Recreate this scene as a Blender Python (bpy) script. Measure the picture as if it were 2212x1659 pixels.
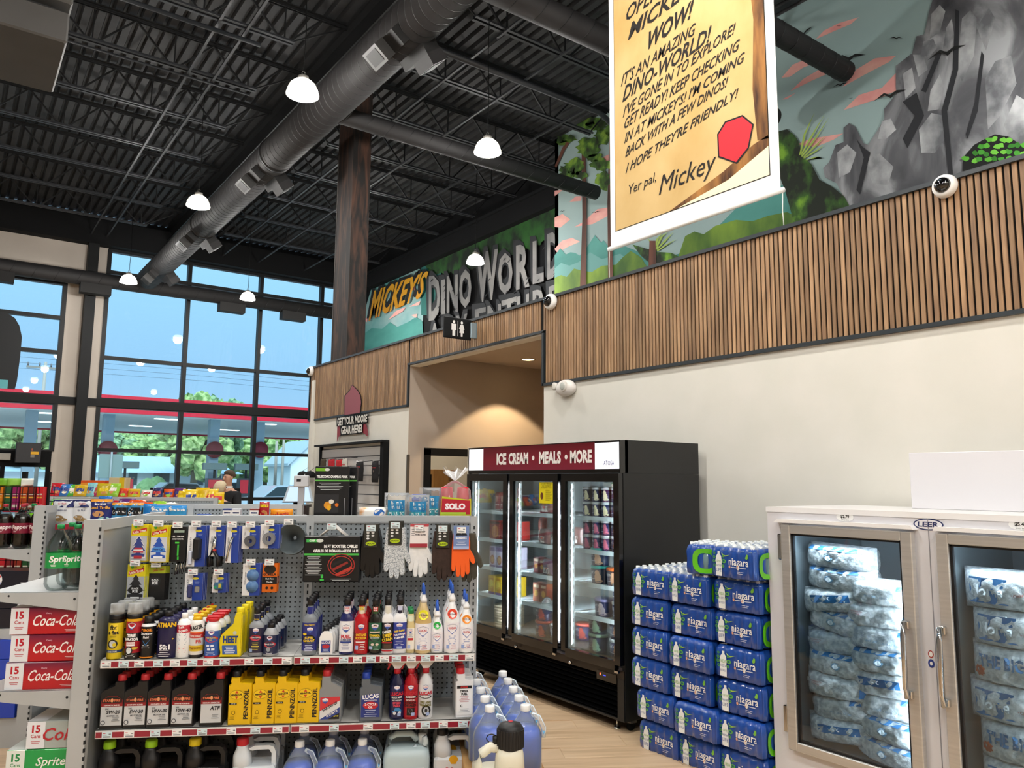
import bpy, math, random
from mathutils import Vector, Matrix
for _o in list(bpy.data.objects): bpy.data.objects.remove(_o)
RND = random.Random(11)
SC = bpy.context.scene
COL = SC.collection
PI = math.pi
# ------------------------------------------------------------------ camera
EYE = Vector((0, 0, 1.80)); FPX = 1661.0; IW, IH = 2212, 1659
_yaw, _pit, _rol = (math.radians(a) for a in (36.188, 7.2167, 0.4607))
_f = Vector((math.sin(_yaw) * math.cos(_pit), math.cos(_yaw) * math.cos(_pit), math.sin(_pit)))
_r0 = Vector((math.cos(_yaw), -math.sin(_yaw), 0)); _u0 = _r0.cross(_f)
_r = math.cos(_rol) * _r0 + math.sin(_rol) * _u0
_u = -math.sin(_rol) * _r0 + math.cos(_rol) * _u0
cam = bpy.data.objects.new('camera', bpy.data.cameras.new('camera'))
COL.objects.link(cam)
cam.data.sensor_width = 36; cam.data.lens = FPX / IW * 36
cam.data.clip_start = 0.05; cam.data.clip_end = 500
cam.matrix_world = Matrix(((_r.x, _u.x, -_f.x, 0), (_r.y, _u.y, -_f.y, 0), (_r.z, _u.z, -_f.z, EYE.z), (0, 0, 0, 1)))
SC.camera = cam
def ray(px, py): return (px - IW / 2) / FPX * _r - (py - IH / 2) / FPX * _u + _f
def onX(px, py, X): d = ray(px, py); return EYE + d * (X / d.x)
def onY(px, py, Y): d = ray(px, py); return EYE + d * (Y / d.y)
def onZ(px, py, Z): d = ray(px, py); return EYE + d * ((Z - EYE.z) / d.z)
def dep(px, py, D): return EYE + ray(px, py) * D
# ------------------------------------------------------------------ view, world
SC.view_settings.view_transform = 'Standard'; SC.view_settings.look = 'None'
SC.view_settings.gamma = 1; SC.view_settings.use_curve_mapping = False
SC.view_settings.exposure = 0.35
SC.cycles.use_denoising = True
SC.cycles.use_adaptive_sampling = True; SC.cycles.adaptive_threshold = 0.03
SC.cycles.max_bounces = 6; SC.cycles.diffuse_bounces = 3; SC.cycles.glossy_bounces = 3; SC.cycles.transparent_max_bounces = 16
SC.cycles.caustics_reflective = False; SC.cycles.caustics_refractive = False
SC.cycles.sample_clamp_indirect = 4
W = bpy.data.worlds.new('overcast_sky'); SC.world = W; W.use_nodes = True
def lin(h):
    h = h.lstrip('#'); o = []
    for i in (0, 2, 4):
        c = int(h[i:i + 2], 16) / 255
        o.append(c / 12.92 if c <= 0.04045 else ((c + 0.055) / 1.055) ** 2.4)
    return (*o, 1)
_n = W.node_tree.nodes; _l = W.node_tree.links
_tc = _n.new('ShaderNodeTexCoord'); _sx = _n.new('ShaderNodeSeparateXYZ'); _rp = _n.new('ShaderNodeValToRGB')
_l.new(_tc.outputs['Generated'], _sx.inputs[0]); _l.new(_sx.outputs['Z'], _rp.inputs[0])
_e = _rp.color_ramp.elements
_e[0].position = 0.0; _e[0].color = lin('#b4d0ea'); _e[1].position = 0.34; _e[1].color = lin('#b2e2ff')
_x = _rp.color_ramp.elements.new(0.12); _x.color = lin('#a2c8ec')
_l.new(_rp.outputs[0], _n['Background'].inputs[0]); _n['Background'].inputs[1].default_value = 1.15
# ------------------------------------------------------------------ sun and pendant power (pendants, seen and added: see lamp builder)
_s = bpy.data.lights.new('overcast_sun', 'SUN'); _s.energy = 4.2; _s.angle = math.radians(50); _s.color = (1, .98, .95)
_so = bpy.data.objects.new('overcast_sun', _s); COL.objects.link(_so); _so.rotation_euler = (math.radians(38), 0, math.radians(-12))   # high, from behind the building
LAMP_W = 270.0
# ------------------------------------------------------------------ materials
MATS = {}
def mat(key, col='#808080', rough=0.5, metal=0.0, emit=0.0, alpha=1.0, trans=0.0, ior=1.45, coat=0.0, spec=0.5):
    if key in MATS: return MATS[key]
    m = bpy.data.materials.new(key); m.use_nodes = True
    b = m.node_tree.nodes['Principled BSDF']
    c = lin(col)
    b.inputs['Base Color'].default_value = c; b.inputs['Roughness'].default_value = rough
    b.inputs['Metallic'].default_value = metal; b.inputs['IOR'].default_value = ior
    b.inputs['Specular IOR Level'].default_value = spec
    if coat: b.inputs['Coat Weight'].default_value = coat; b.inputs['Coat Roughness'].default_value = 0.08
    if emit: b.inputs['Emission Color'].default_value = c; b.inputs['Emission Strength'].default_value = emit
    if alpha < 1: b.inputs['Alpha'].default_value = alpha
    if trans: b.inputs['Transmission Weight'].default_value = trans
    m.diffuse_color = c
    MATS[key] = m
    return m
def noisy(key, c1, c2, scale=(4, 4, 4), rough=0.5, metal=0.0, detail=4, bump=0.0, lo=0.3, hi=0.7, coat=0.0, coord='Object', c3=None, dist=0.0, rnd=False):
    """two- or three-tone procedural colour driven by stretched noise"""
    if key in MATS: return MATS[key]
    m = mat(key, c1, rough, metal, coat=coat); nt = m.node_tree; b = nt.nodes['Principled BSDF']
    tc = nt.nodes.new('ShaderNodeTexCoord'); mp = nt.nodes.new('ShaderNodeMapping'); mp.inputs['Scale'].default_value = scale
    no = nt.nodes.new('ShaderNodeTexNoise'); no.inputs['Scale'].default_value = 1; no.inputs['Detail'].default_value = detail
    no.inputs['Distortion'].default_value = dist
    rp = nt.nodes.new('ShaderNodeValToRGB'); e = rp.color_ramp.elements
    e[0].position = lo; e[0].color = lin(c1); e[1].position = hi; e[1].color = lin(c2)
    if c3: x = e.new((lo + hi) / 2); x.color = lin(c3)
    nt.links.new(tc.outputs[coord], mp.inputs[0])
    src = mp.outputs[0]
    if rnd:   # each object its own stretch of the grain
        oi = nt.nodes.new('ShaderNodeObjectInfo'); ml = nt.nodes.new('ShaderNodeVectorMath'); ml.operation = 'ADD'
        sc = nt.nodes.new('ShaderNodeMath'); sc.operation = 'MULTIPLY'; sc.inputs[1].default_value = 37.0
        nt.links.new(oi.outputs['Random'], sc.inputs[0]); nt.links.new(src, ml.inputs[0]); nt.links.new(sc.outputs[0], ml.inputs[1]); src = ml.outputs[0]
    nt.links.new(src, no.inputs['Vector']); nt.links.new(no.outputs['Fac'], rp.inputs[0])
    col = rp.outputs[0]
    if rnd:
        mx = nt.nodes.new('ShaderNodeHueSaturation'); v = nt.nodes.new('ShaderNodeMapRange')
        v.inputs['To Min'].default_value = 0.72; v.inputs['To Max'].default_value = 1.25
        nt.links.new(oi.outputs['Random'], v.inputs['Value']); nt.links.new(v.outputs[0], mx.inputs['Value']); nt.links.new(col, mx.inputs['Color']); col = mx.outputs[0]
    nt.links.new(col, b.inputs['Base Color'])
    if bump:
        bp = nt.nodes.new('ShaderNodeBump'); bp.inputs['Strength'].default_value = bump; bp.inputs['Distance'].default_value = 0.01
        nt.links.new(no.outputs['Fac'], bp.inputs['Height']); nt.links.new(bp.outputs[0], b.inputs['Normal'])
    return m
def gradient(key, stops, z0, z1, rough=0.5, axis=2, coat=0.0):
    """colour that changes along an object axis (printed cartons, two-tone fills)"""
    if key in MATS: return MATS[key]
    m = mat(key, stops[0][1], rough, coat=coat); nt = m.node_tree
    tc = nt.nodes.new('ShaderNodeTexCoord'); sx = nt.nodes.new('ShaderNodeSeparateXYZ'); mr = nt.nodes.new('ShaderNodeMapRange')
    mr.inputs['From Min'].default_value = z0; mr.inputs['From Max'].default_value = z1
    rp = nt.nodes.new('ShaderNodeValToRGB'); e = rp.color_ramp.elements
    e[0].position, e[0].color = stops[0][0], lin(stops[0][1]); e[1].position, e[1].color = stops[-1][0], lin(stops[-1][1])
    for p, c in stops[1:-1]: x = e.new(p); x.color = lin(c)
    nt.links.new(tc.outputs['Object'], sx.inputs[0]); nt.links.new(sx.outputs[axis], mr.inputs['Value'])
    nt.links.new(mr.outputs[0], rp.inputs[0]); nt.links.new(rp.outputs[0], nt.nodes['Principled BSDF'].inputs['Base Color'])
    return m
def film(key, tint='#ffffff', alpha=0.15, rough=0.08, spec=0.5, bump=0.0, bscale=60):
    """thin clear plastic or glass: see-through with a glossy face"""
    if key in MATS: return MATS[key]
    m = bpy.data.materials.new(key); m.use_nodes = True; nt = m.node_tree; nt.nodes.clear()
    o = nt.nodes.new('ShaderNodeOutputMaterial'); mx = nt.nodes.new('ShaderNodeMixShader')
    t = nt.nodes.new('ShaderNodeBsdfTransparent'); p = nt.nodes.new('ShaderNodeBsdfPrincipled')
    p.inputs['Base Color'].default_value = lin(tint); p.inputs['Roughness'].default_value = rough
    fr = nt.nodes.new('ShaderNodeFresnel'); fr.inputs['IOR'].default_value = 1.2 + 0.5 * spec
    ad = nt.nodes.new('ShaderNodeMath'); ad.operation = 'ADD'; ad.use_clamp = True; ad.inputs[1].default_value = alpha
    nt.links.new(fr.outputs[0], ad.inputs[0]); nt.links.new(ad.outputs[0], mx.inputs[0])
    nt.links.new(t.outputs[0], mx.inputs[1]); nt.links.new(p.outputs[0], mx.inputs[2]); nt.links.new(mx.outputs[0], o.inputs[0])
    if bump:
        tc = nt.nodes.new('ShaderNodeTexCoord'); no = nt.nodes.new('ShaderNodeTexNoise'); no.inputs['Scale'].default_value = bscale
        bp = nt.nodes.new('ShaderNodeBump'); bp.inputs['Strength'].default_value = bump
        nt.links.new(tc.outputs['Object'], no.inputs['Vector']); nt.links.new(no.outputs['Fac'], bp.inputs['Height'])
        nt.links.new(bp.outputs[0], p.inputs['Normal']); nt.links.new(bp.outputs[0], fr.inputs['Normal'])
    MATS[key] = m
    return m
def glass(key, tint='#ffffff', mixr=0.06, rough=0.0):
    """flat pane: transparent tint plus mirror reflection by angle"""
    if key in MATS: return MATS[key]
    m = bpy.data.materials.new(key); m.use_nodes = True; nt = m.node_tree; nt.nodes.clear()
    o = nt.nodes.new('ShaderNodeOutputMaterial'); mx = nt.nodes.new('ShaderNodeMixShader')
    t = nt.nodes.new('ShaderNodeBsdfTransparent'); t.inputs[0].default_value = lin(tint)
    g = nt.nodes.new('ShaderNodeBsdfGlossy'); g.inputs['Roughness'].default_value = rough
    lw = nt.nodes.new('ShaderNodeLayerWeight'); lw.inputs[0].default_value = 0.25
    ad = nt.nodes.new('ShaderNodeMath'); ad.operation = 'MULTIPLY_ADD'; ad.use_clamp = True; ad.inputs[1].default_value = 0.5; ad.inputs[2].default_value = mixr
    nt.links.new(lw.outputs['Fresnel'], ad.inputs[0]); nt.links.new(ad.outputs[0], mx.inputs[0])
    nt.links.new(t.outputs[0], mx.inputs[1]); nt.links.new(g.outputs[0], mx.inputs[2]); nt.links.new(mx.outputs[0], o.inputs[0])
    MATS[key] = m
    return m
def C(h, rough=0.45, coat=0.0):
    """plain painted / printed colour"""
    return mat('paint_%s_%d_%d' % (h.strip('#'), int(rough * 100), int(coat * 10)), h, rough, coat=coat)
# ------------------------------------------------------------------ mesh builder
_TXT = {}
def glyphs(s, bold=0.0):
    k = (s, bold)
    if k not in _TXT:
        cu = bpy.data.curves.new('lettering', 'FONT'); cu.body = s; cu.resolution_u = 2; cu.offset = bold
        cu.fill_mode = 'FRONT'
        ob = bpy.data.objects.new('lettering', cu)
        me = bpy.data.meshes.new_from_object(ob)
        vs = [(v.co.x, v.co.y) for v in me.vertices]; fs = [tuple(p.vertices) for p in me.polygons]
        bpy.data.objects.remove(ob); bpy.data.curves.remove(cu); bpy.data.meshes.remove(me)
        if vs:
            x0 = min(v[0] for v in vs); x1 = max(v[0] for v in vs); y0 = min(v[1] for v in vs); y1 = max(v[1] for v in vs)
            vs = [((x - x0), (y - y0)) for x, y in vs]; _TXT[k] = (vs, fs, max(x1 - x0, 1e-6), max(y1 - y0, 1e-6))
        else: _TXT[k] = ([], [], 1, 1)
    return _TXT[k]
class MB:
    def __init__(s): s.v = []; s.f = []; s.m = []; s.ms = []; s.sm = []
    def mi(s, m):
        if m not in s.ms: s.ms.append(m)
        return s.ms.index(m)
    def add(s, vs, fs, m, smooth=False):
        o = len(s.v); i = s.mi(m); s.v.extend(tuple(v) for v in vs)
        for f in fs: s.f.append(tuple(o + k for k in f)); s.m.append(i); s.sm.append(smooth)
        return s
    def box(s, x0, x1, y0, y1, z0, z1, m):
        vs = [(x, y, z) for z in (z0, z1) for y in (y0, y1) for x in (x0, x1)]
        return s.add(vs, [(0, 2, 3, 1), (4, 5, 7, 6), (0, 1, 5, 4), (2, 6, 7, 3), (0, 4, 6, 2), (1, 3, 7, 5)], m)
    def bbox(s, x0, x1, y0, y1, z0, z1, m, b=0.004):
        """box with chamfered vertical and horizontal edges"""
        secs = [(z0, b), (z0 + b, 0), (z1 - b, 0), (z1, b)]; rings = []
        for z, i in secs:
            a0, a1, c0, c1 = x0 + i, x1 - i, y0 + i, y1 - i
            rings.append([(a0 + b, c0, z), (a1 - b, c0, z), (a1, c0 + b, z), (a1, c1 - b, z), (a1 - b, c1, z), (a0 + b, c1, z), (a0, c1 - b, z), (a0, c0 + b, z)])
        return s.rings(rings, m)
    def rings(s, rings, m, smooth=False, cap0=True, cap1=True, close=True):
        n = len(rings[0]); vs = [v for r in rings for v in r]; fs = []
        for i in range(len(rings) - 1):
            for j in range(n if close else n - 1):
                k = (j + 1) % n; fs.append((i * n + j, i * n + k, (i + 1) * n + k, (i + 1) * n + j))
        if cap0: fs.append(tuple(reversed(range(n))))
        if cap1: fs.append(tuple((len(rings) - 1) * n + j for j in range(n)))
        return s.add(vs, fs, m, smooth)
    def loft(s, secs, m, n=16, smooth=True, cap0=True, cap1=True, p=2.0, cx=0, cy=0):
        """secs: (z, rx, ry[, x, y, power]); superellipse rings"""
        rs = []
        for q in secs:
            z, rx, ry = q[:3]; ox, oy = (q[3], q[4]) if len(q) > 4 else (0, 0); pw = q[5] if len(q) > 5 else p; r = []
            for j in range(n):
                a = 2 * PI * (j + 0.5) / n; c, d = math.cos(a), math.sin(a)
                r.append((cx + ox + rx * math.copysign(abs(c) ** (2 / pw), c), cy + oy + ry * math.copysign(abs(d) ** (2 / pw), d), z))
            rs.append(r)
        return s.rings(rs, m, smooth, cap0, cap1)
    def cyl(s, x, y, z0, z1, r, m, n=14, smooth=True, r1=None):
        return s.loft([(z0, r, r), (z1, r1 or r, r1 or r)], m, n, smooth, cx=x, cy=y)
    def tube(s, pts, r, m, n=6, smooth=True, closed=False):
        pts = [Vector(p) for p in pts]; rs = []; L = len(pts)
        for i, p in enumerate(pts):
            a = pts[(i - 1) % L] if (i or closed) else p; b = pts[(i + 1) % L] if (i < L - 1 or closed) else p
            t = (b - a).normalized(); up = Vector((0, 0, 1)) if abs(t.z) < 0.9 else Vector((1, 0, 0))
            e = t.cross(up).normalized(); g = e.cross(t); rr = r[i] if isinstance(r, (list, tuple)) else r
            rs.append([p + rr * (math.cos(2 * PI * j / n) * e + math.sin(2 * PI * j / n) * g) for j in range(n)])
        if closed: rs.append(rs[0])
        return s.rings(rs, m, smooth, not closed, not closed)
    def bar(s, a, b, w, h, m):
        """rectangular bar from a to b: w across (horizontal), h in the upright direction"""
        a, b = Vector(a), Vector(b); t = (b - a).normalized(); up = Vector((0, 0, 1)) if abs(t.z) < 0.95 else Vector((0, 1, 0))
        e = t.cross(up).normalized() * (w / 2); g = e.cross(t).normalized() * (h / 2)
        return s.rings([[p + e + g, p - e + g, p - e - g, p + e - g] for p in (a, b)], m)
    def prism(s, poly, y0, y1, m, back=None):
        """polygon in x,z extruded from y0 (front) to y1"""
        n = len(poly); vs = [(x, y0, z) for x, z in poly] + [(x, y1, z) for x, z in poly]
        ar = sum(poly[i][0] * poly[(i + 1) % n][1] - poly[(i + 1) % n][0] * poly[i][1] for i in range(n))
        fr = tuple(range(n)); bk = tuple(reversed(range(n, 2 * n))); sd = [(i, n + i, n + (i + 1) % n, (i + 1) % n) for i in range(n)]
        if ar < 0: fr = tuple(reversed(fr)); bk = tuple(reversed(bk)); sd = [tuple(reversed(q)) for q in sd]
        s.add(vs, [fr], m); s.add(vs, [bk] + sd, back or m); return s
    def poly(s, poly, y, m, fn=None):
        """flat print in x,z at depth y (faces -y); fn bends it"""
        n = len(poly); ar = sum(poly[i][0] * poly[(i + 1) % n][1] - poly[(i + 1) % n][0] * poly[i][1] for i in range(n))
        f = tuple(range(n)) if ar > 0 else tuple(reversed(range(n)))
        return s.add([fn(x, z, y) if fn else (x, y, z) for x, z in poly], [f], m)
    def rect(s, x0, x1, z0, z1, y, m, fn=None, seg=1):
        for i in range(seg):
            a = x0 + (x1 - x0) * i / seg; b = x0 + (x1 - x0) * (i + 1) / seg
            s.poly([(a, z0), (b, z0), (b, z1), (a, z1)], y, m, fn)
        return s
    def disc(s, x, z, rx, rz, y, m, n=20, fn=None):
        return s.poly([(x + rx * math.cos(2 * PI * i / n), z + rz * math.sin(2 * PI * i / n)) for i in range(n)], y, m, fn)
    def text(s, t, x, z, h, m, y, w=None, al='c', bold=0.0, shear=0.0, rot=0.0, fn=None, maxw=None):
        """lettering h tall, centred on x,z (al c/l/r)"""
        vs, fs, gw, gh = glyphs(t, bold); k = h / gh; kx = w / gw if w else k
        if maxw and gw * kx > maxw: kx = maxw / gw
        ww = gw * kx; ox = {'c': -ww / 2, 'l': 0, 'r': -ww}[al]; ca, sa = math.cos(rot), math.sin(rot); out = []
        for a, b in vs:
            q = ox + a * kx + shear * (b * k - h / 2); p = b * k - h / 2
            X, Z = x + q * ca - p * sa, z + q * sa + p * ca
            out.append(fn(X, Z, y) if fn else (X, y, Z))
        return s.add(out, fs, m)
    def lines(s, x0, x1, z, n, dz, m, y, th=0.0012, fn=None, al='l'):
        """rows of print too small to read"""
        for i in range(n):
            w = (x1 - x0) * (0.6 + 0.4 * ((i * 37 + 13) % 10) / 10)
            a = x0 if al == 'l' else (x0 + x1 - w) / 2
            s.rect(a, a + w, z - i * dz, z - i * dz + th, y, m, fn)
        return s
    def mesh(s, name):
        me = bpy.data.meshes.new(name); me.from_pydata(s.v, [], s.f)
        for m in s.ms: me.materials.append(m)
        me.polygons.foreach_set('material_index', s.m); me.polygons.foreach_set('use_smooth', s.sm)
        me.update(); return me
CH = {}
def link(name, data, parent=None, loc=None, rz=None):
    o = bpy.data.objects.new(name, data); COL.objects.link(o)
    if parent is not None: o.parent = parent; CH.setdefault(parent.name, []).append(o)
    if loc is not None: o.location = loc
    if rz is not None: o.rotation_euler = (0, 0, rz)
    return o
def part(name, mb, parent, loc=None, label=None, kind=None, rot=None):
    o = link(name, mb.mesh(name) if isinstance(mb, MB) else mb, parent, loc)
    if rot is not None: o.rotation_euler = rot
    if label: o['label'] = label
    if kind: o['kind'] = kind
    return o
def tag(o, label, cat, group=None):
    o['label'] = label; o['category'] = cat
    if group: o['group'] = group
    return o
def thing(name, label, cat, loc=(0, 0, 0), rz=0, group=None, mb=None):
    o = link(name, mb.mesh(name) if mb else None, None, loc, rz)
    return tag(o, label, cat, group)
def struct(name, mb=None, loc=None):
    o = link(name, mb.mesh(name) if mb else None, None, loc); o['kind'] = 'structure'; return o
def dup(root, loc, rz=None, label=None, group=None, scale=None, rot=None):
    r = root.copy(); COL.objects.link(r); r.location = loc
    if rz is not None: r.rotation_euler = (0, 0, rz)
    if rot is not None: r.rotation_euler = rot
    if scale is not None: r.scale = scale if isinstance(scale, (tuple, list)) else (scale,) * 3
    if label: r['label'] = label
    if group: r['group'] = group
    for ch in CH.get(root.name, ()):
        c = ch.copy(); COL.objects.link(c); c.parent = r; CH.setdefault(r.name, []).append(c)
        for g in CH.get(ch.name, ()):
            d = g.copy(); COL.objects.link(d); d.parent = c; CH.setdefault(c.name, []).append(d)
    return r
WHITE = C('#f2f2f0'); BLACK = C('#0c0c0e')
# ================================================================== hall shell
XW = 5.05; YWIN = 24.0; XM = 10.2; XD = 11.0; ZD = 9.24
GA = math.radians(-29.1); GU = Vector((math.cos(GA), math.sin(GA), 0)); GN = Vector((math.sin(GA), -math.cos(GA), 0))
P0 = dep(671, 1130, 4.15)
def G(u, w, z): return Vector((P0.x, P0.y, 0)) + GU * u + GN * w + Vector((0, 0, z))
def uz(px, py, w=0.0):
    """pixel -> (along, height) on the gondola plane w metres in front of its pegboard"""
    d = ray(px, py); o = Vector((P0.x, P0.y, 0)) + GN * w - EYE; o.z = 0
    t = o.dot(GN) / Vector((d.x, d.y, 0)).dot(GN); p = EYE + d * t
    return (p - Vector((P0.x, P0.y, 0))).dot(GU), p.z
M_WALL = noisy('wall_paint', '#dedcd2', '#e4e1d8', (3, 3, 3), 0.75)
M_BEIGE = noisy('beige_paint', '#b7aea4', '#bdb4aa', (2, 2, 2), 0.8)
M_HALL = noisy('hall_paint', '#b8ab9c', '#bdb0a2', (2, 2, 2), 0.8)
M_BLK = mat('black_metal', '#101214', 0.6, spec=.3); M_BLKP = mat('black_paint', '#0a0b0d', 0.8, spec=.25)
M_TRIM = mat('charcoal_trim', '#2c3338', 0.4)
M_DECK = noisy('deck_paint', '#26272a', '#303133', (1, 6, 1), 0.6)
M_JOIST = mat('joist_paint', '#2b2d31', 0.5); M_JD = mat('joist_dark', '#0f1012', 0.6)
# floor -------------------------------------------------------------
M_FLOOR = noisy('floor_far', '#c6a988', '#d6bc9c', (0.5, 9, 1), 0.42, detail=5)
M_PLANK = noisy('plank_grain', '#b89a78', '#dcc3a2', (1.1, 16, 6), 0.36, detail=5, c3='#cfb290', rnd=False, dist=0.6)
floor = struct('floor', MB().box(-16, 14, -8, YWIN + 0.4, -0.2, 0, M_FLOOR))
_pm = []
for _i in range(6):
    L = 1.2; mb = MB(); mb.bbox(0.0015, L - 0.0015, 0.0015, 0.1985, 0, 0.006, M_PLANK, 0.0012); _pm.append(mb.mesh('plank'))
for j in range(34):
    off = (j * 0.47) % 1.2; v = 0.6 + j * 0.2
    for i in range(9):
        u = -3.6 + i * 1.2 + off
        c = G(u + 0.6, -v + 1.9, 0)
        if u + 1.2 < -2.7 or u > 5.4: continue
        x_ok = (u > 0.75 and v < 5.6) or (u < 0.2 and v > 3.2) or (u < -0.2)
        if not x_ok or c.x > 5.0: continue
        o = link('plank', _pm[(i * 5 + j * 3) % 6], floor, G(u, -v + 1.9, 0.0), GA)
        if (i + j) % 2: o.location = G(u + 1.2, -v + 1.9 - 0.2, 0.0); o.rotation_euler = (0, 0, GA + PI)
# restroom block: white wall with slat band -------------------------
HY0, HY1 = 6.33, 9.29          # alcove opening along the wall
WE = 12.87                     # far end of the block
mb = MB()
mb.box(XW, XW + 0.15, -8, HY0, 0, 3.73, M_WALL)
mb.box(XW, XW + 0.15, HY1, WE, 0, 3.73, M_WALL)
mb.box(XW, XW + 0.15, HY0, HY1, 3.36, 3.73, M_WALL)
mb.box(XW + 0.15, 10.1, -8, WE, 3.6, 3.70, M_BLKP)             # flat roof of the block
mb.box(XW + 0.15, 10.1, WE - 0.15, WE, 0, 3.70, M_WALL)
wall_right = struct('wall_right', mb)
M_SLATB = mat('slat_backing', '#0b0908', 0.9)
mb = MB()
mb.box(XW - 0.008, XW, -1, HY0 - 0.01, 2.815, 3.74, M_SLATB); mb.box(XW - 0.008, XW, HY1 + 0.01, WE, 2.815, 3.74, M_SLATB)
mb.box(XW - 0.008, XW, HY0 - 0.01, HY1 + 0.01, 3.385, 3.74, M_SLATB)
part('slat_backing', mb, wall_right)
M_SLAT = noisy('walnut_slat', '#80644c', '#b4926e', (24, 24, 2.2), 0.5, detail=4, c3='#9a7a5b', rnd=True, dist=0.4)
def slat_mesh(z0, z1):
    return MB().box(-0.012, 0, -0.0135, 0.0135, z0, z1, M_SLAT).mesh('slat')
_sl = slat_mesh(2.83, 3.725), slat_mesh(3.40, 3.725)
y = 1.25
while y < WE - 0.03:
    k = 1 if HY0 - 0.03 < y < HY1 + 0.03 else 0
    if not (abs(y - HY0) < 0.022 or abs(y - HY1) < 0.022): link('slat', _sl[k], wall_right, (XW - 0.008, y, 0))
    y += 0.0414
def trimbar(y0, y1, z0, z1, n, x0=XW - 0.028): return struct('trim_%d' % n, MB().box(x0, XW + 0.002, y0, y1, z0, z1, M_TRIM))
trimbar(-1, WE, 3.725, 3.755, 1, XW - 0.04); trimbar(-1, HY0, 2.803, 2.832, 2); trimbar(HY1, WE, 2.803, 2.832, 3)
trimbar(HY0 - 0.02, HY1 + 0.02, 3.375, 3.402, 4); trimbar(HY0 - 0.02, HY0 + 0.008, 2.803, 3.39, 5); trimbar(HY1 - 0.008, HY1 + 0.02, 2.803, 3.39, 6)
trimbar(WE - 0.01, WE + 0.012, 2.803, 3.755, 7)
# alcove inside ------------------------------------------------------
mb = MB(); mb.add([(XW + .02, HY0, 3.38), (XW + .02, HY1, 3.38), (5.72, HY1, 3.53), (5.72, HY0, 3.53)], [(0, 1, 2, 3)], M_HALL)
mb.box(5.72, 9.5, HY0, HY1, 3.53, 3.6, M_HALL); struct('ceiling_alcove', mb)
mb = MB(); Y0 = HY1
mb.box(XW + .003, 5.34, Y0 - .004, Y0 + .12, 0, 3.375, M_HALL); mb.box(5.34, 6.36, Y0, Y0 + .12, 2.23, 3.6, M_HALL); mb.box(6.36, 9.5, Y0, Y0 + .12, 0, 3.6, M_HALL)
struct('wall_alcove_far', mb)
struct('wall_alcove_near', MB().box(XW + .15, 9.5, HY0 - .12, HY0, 0, 3.6, M_HALL))
struct('wall_alcove_back', MB().box(9.4, 9.5, HY0, HY1, 0, 3.6, M_HALL))
d1 = struct('door_1')
for n_, b_ in (('door_jamb', (5.30, 5.40, 0, 2.23)), ('door_jamb', (6.30, 6.40, 0, 2.23)), ('door_head', (5.30, 6.40, 2.15, 2.25))):
    part(n_, MB().box(b_[0], b_[1], Y0 - .025, Y0 + .14, b_[2], b_[3], M_BLKP), d1)
mb = MB(); mb.box(5.0, 9.3, 12.6, 12.7, 0, 3.5, M_WALL); mb.box(XW + .15, XW + .2, 9.45, 12.6, 0, 3.5, M_WALL); mb.box(9.2, 9.3, 9.41, 12.6, 0, 3.5, M_WALL)
struct('wall_storeroom', mb)
ld = bpy.data.lights.new('storeroom_light', 'POINT'); ld.energy = 60; ld.color = (1, .85, .65); ld.shadow_soft_size = .2
link('storeroom_light', ld, None, (6.6, 10.8, 3.2))
struct('baseboard_alcove', MB().box(XW + .02, 5.3, Y0 - .012, Y0, 0, .1, M_BLKP))
cg = thing('corner_guard', 'narrow steel corner guard on the edge of the alcove wall', 'corner guard', mb=MB().box(XW - .012, XW + .03, HY1 - .008, HY1 + .012, .05, 2.15, mat('steel_guard', '#8d8a83', .3, .8)))
# downlight in the alcove ceiling ------------------------------------
dl = thing('downlight', 'round recessed downlight glowing in the alcove ceiling', 'ceiling light', (6.58, 8.61, 3.53))
mb = MB(); mb.loft([(-.012, .10, .10), (0, .115, .115), (.0, .085, .085), (-.008, .085, .085)], mat('downlight_ring', '#c8b89a', .4), 24, cap0=False, cap1=False); part('ring', mb, dl)
part('lens', MB().loft([(-.006, .085, .085), (-.004, .02, .02)], mat('warm_lens', '#ffe6b0', .5, emit=9), 24), dl)
ld = bpy.data.lights.new('downlight_lamp', 'SPOT'); ld.energy = 120; ld.color = (1, .72, .42); ld.spot_size = 1.75; ld.spot_blend = .12; ld.shadow_soft_size = .05
o = link('downlight_lamp', ld, dl, (0, 0, -.03))
# upper walls with murals (see mural section) --------------------------
M_SKYP = noisy('mural_sky', '#7f9696', '#93a8a6', (.3, .3, .5), 0.75)
wall_mural = struct('wall_mural_right', MB().box(XM, XM + .2, -8, 12.42, 0, ZD, M_SKYP))
wall_dino = struct('wall_mural_far', MB().box(XD, XD + .2, 12.42, YWIN, 0, ZD, M_BLKP))
struct('wall_return', MB().box(XM, XD, 12.3, 12.42, 0, ZD, M_BLKP))
struct('wall_left', MB().box(-16, -15.8, -8, YWIN, 0, ZD, M_BEIGE)); struct('wall_back', MB().box(-16, 14, -8.2, -8, 0, ZD, M_BEIGE))
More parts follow.
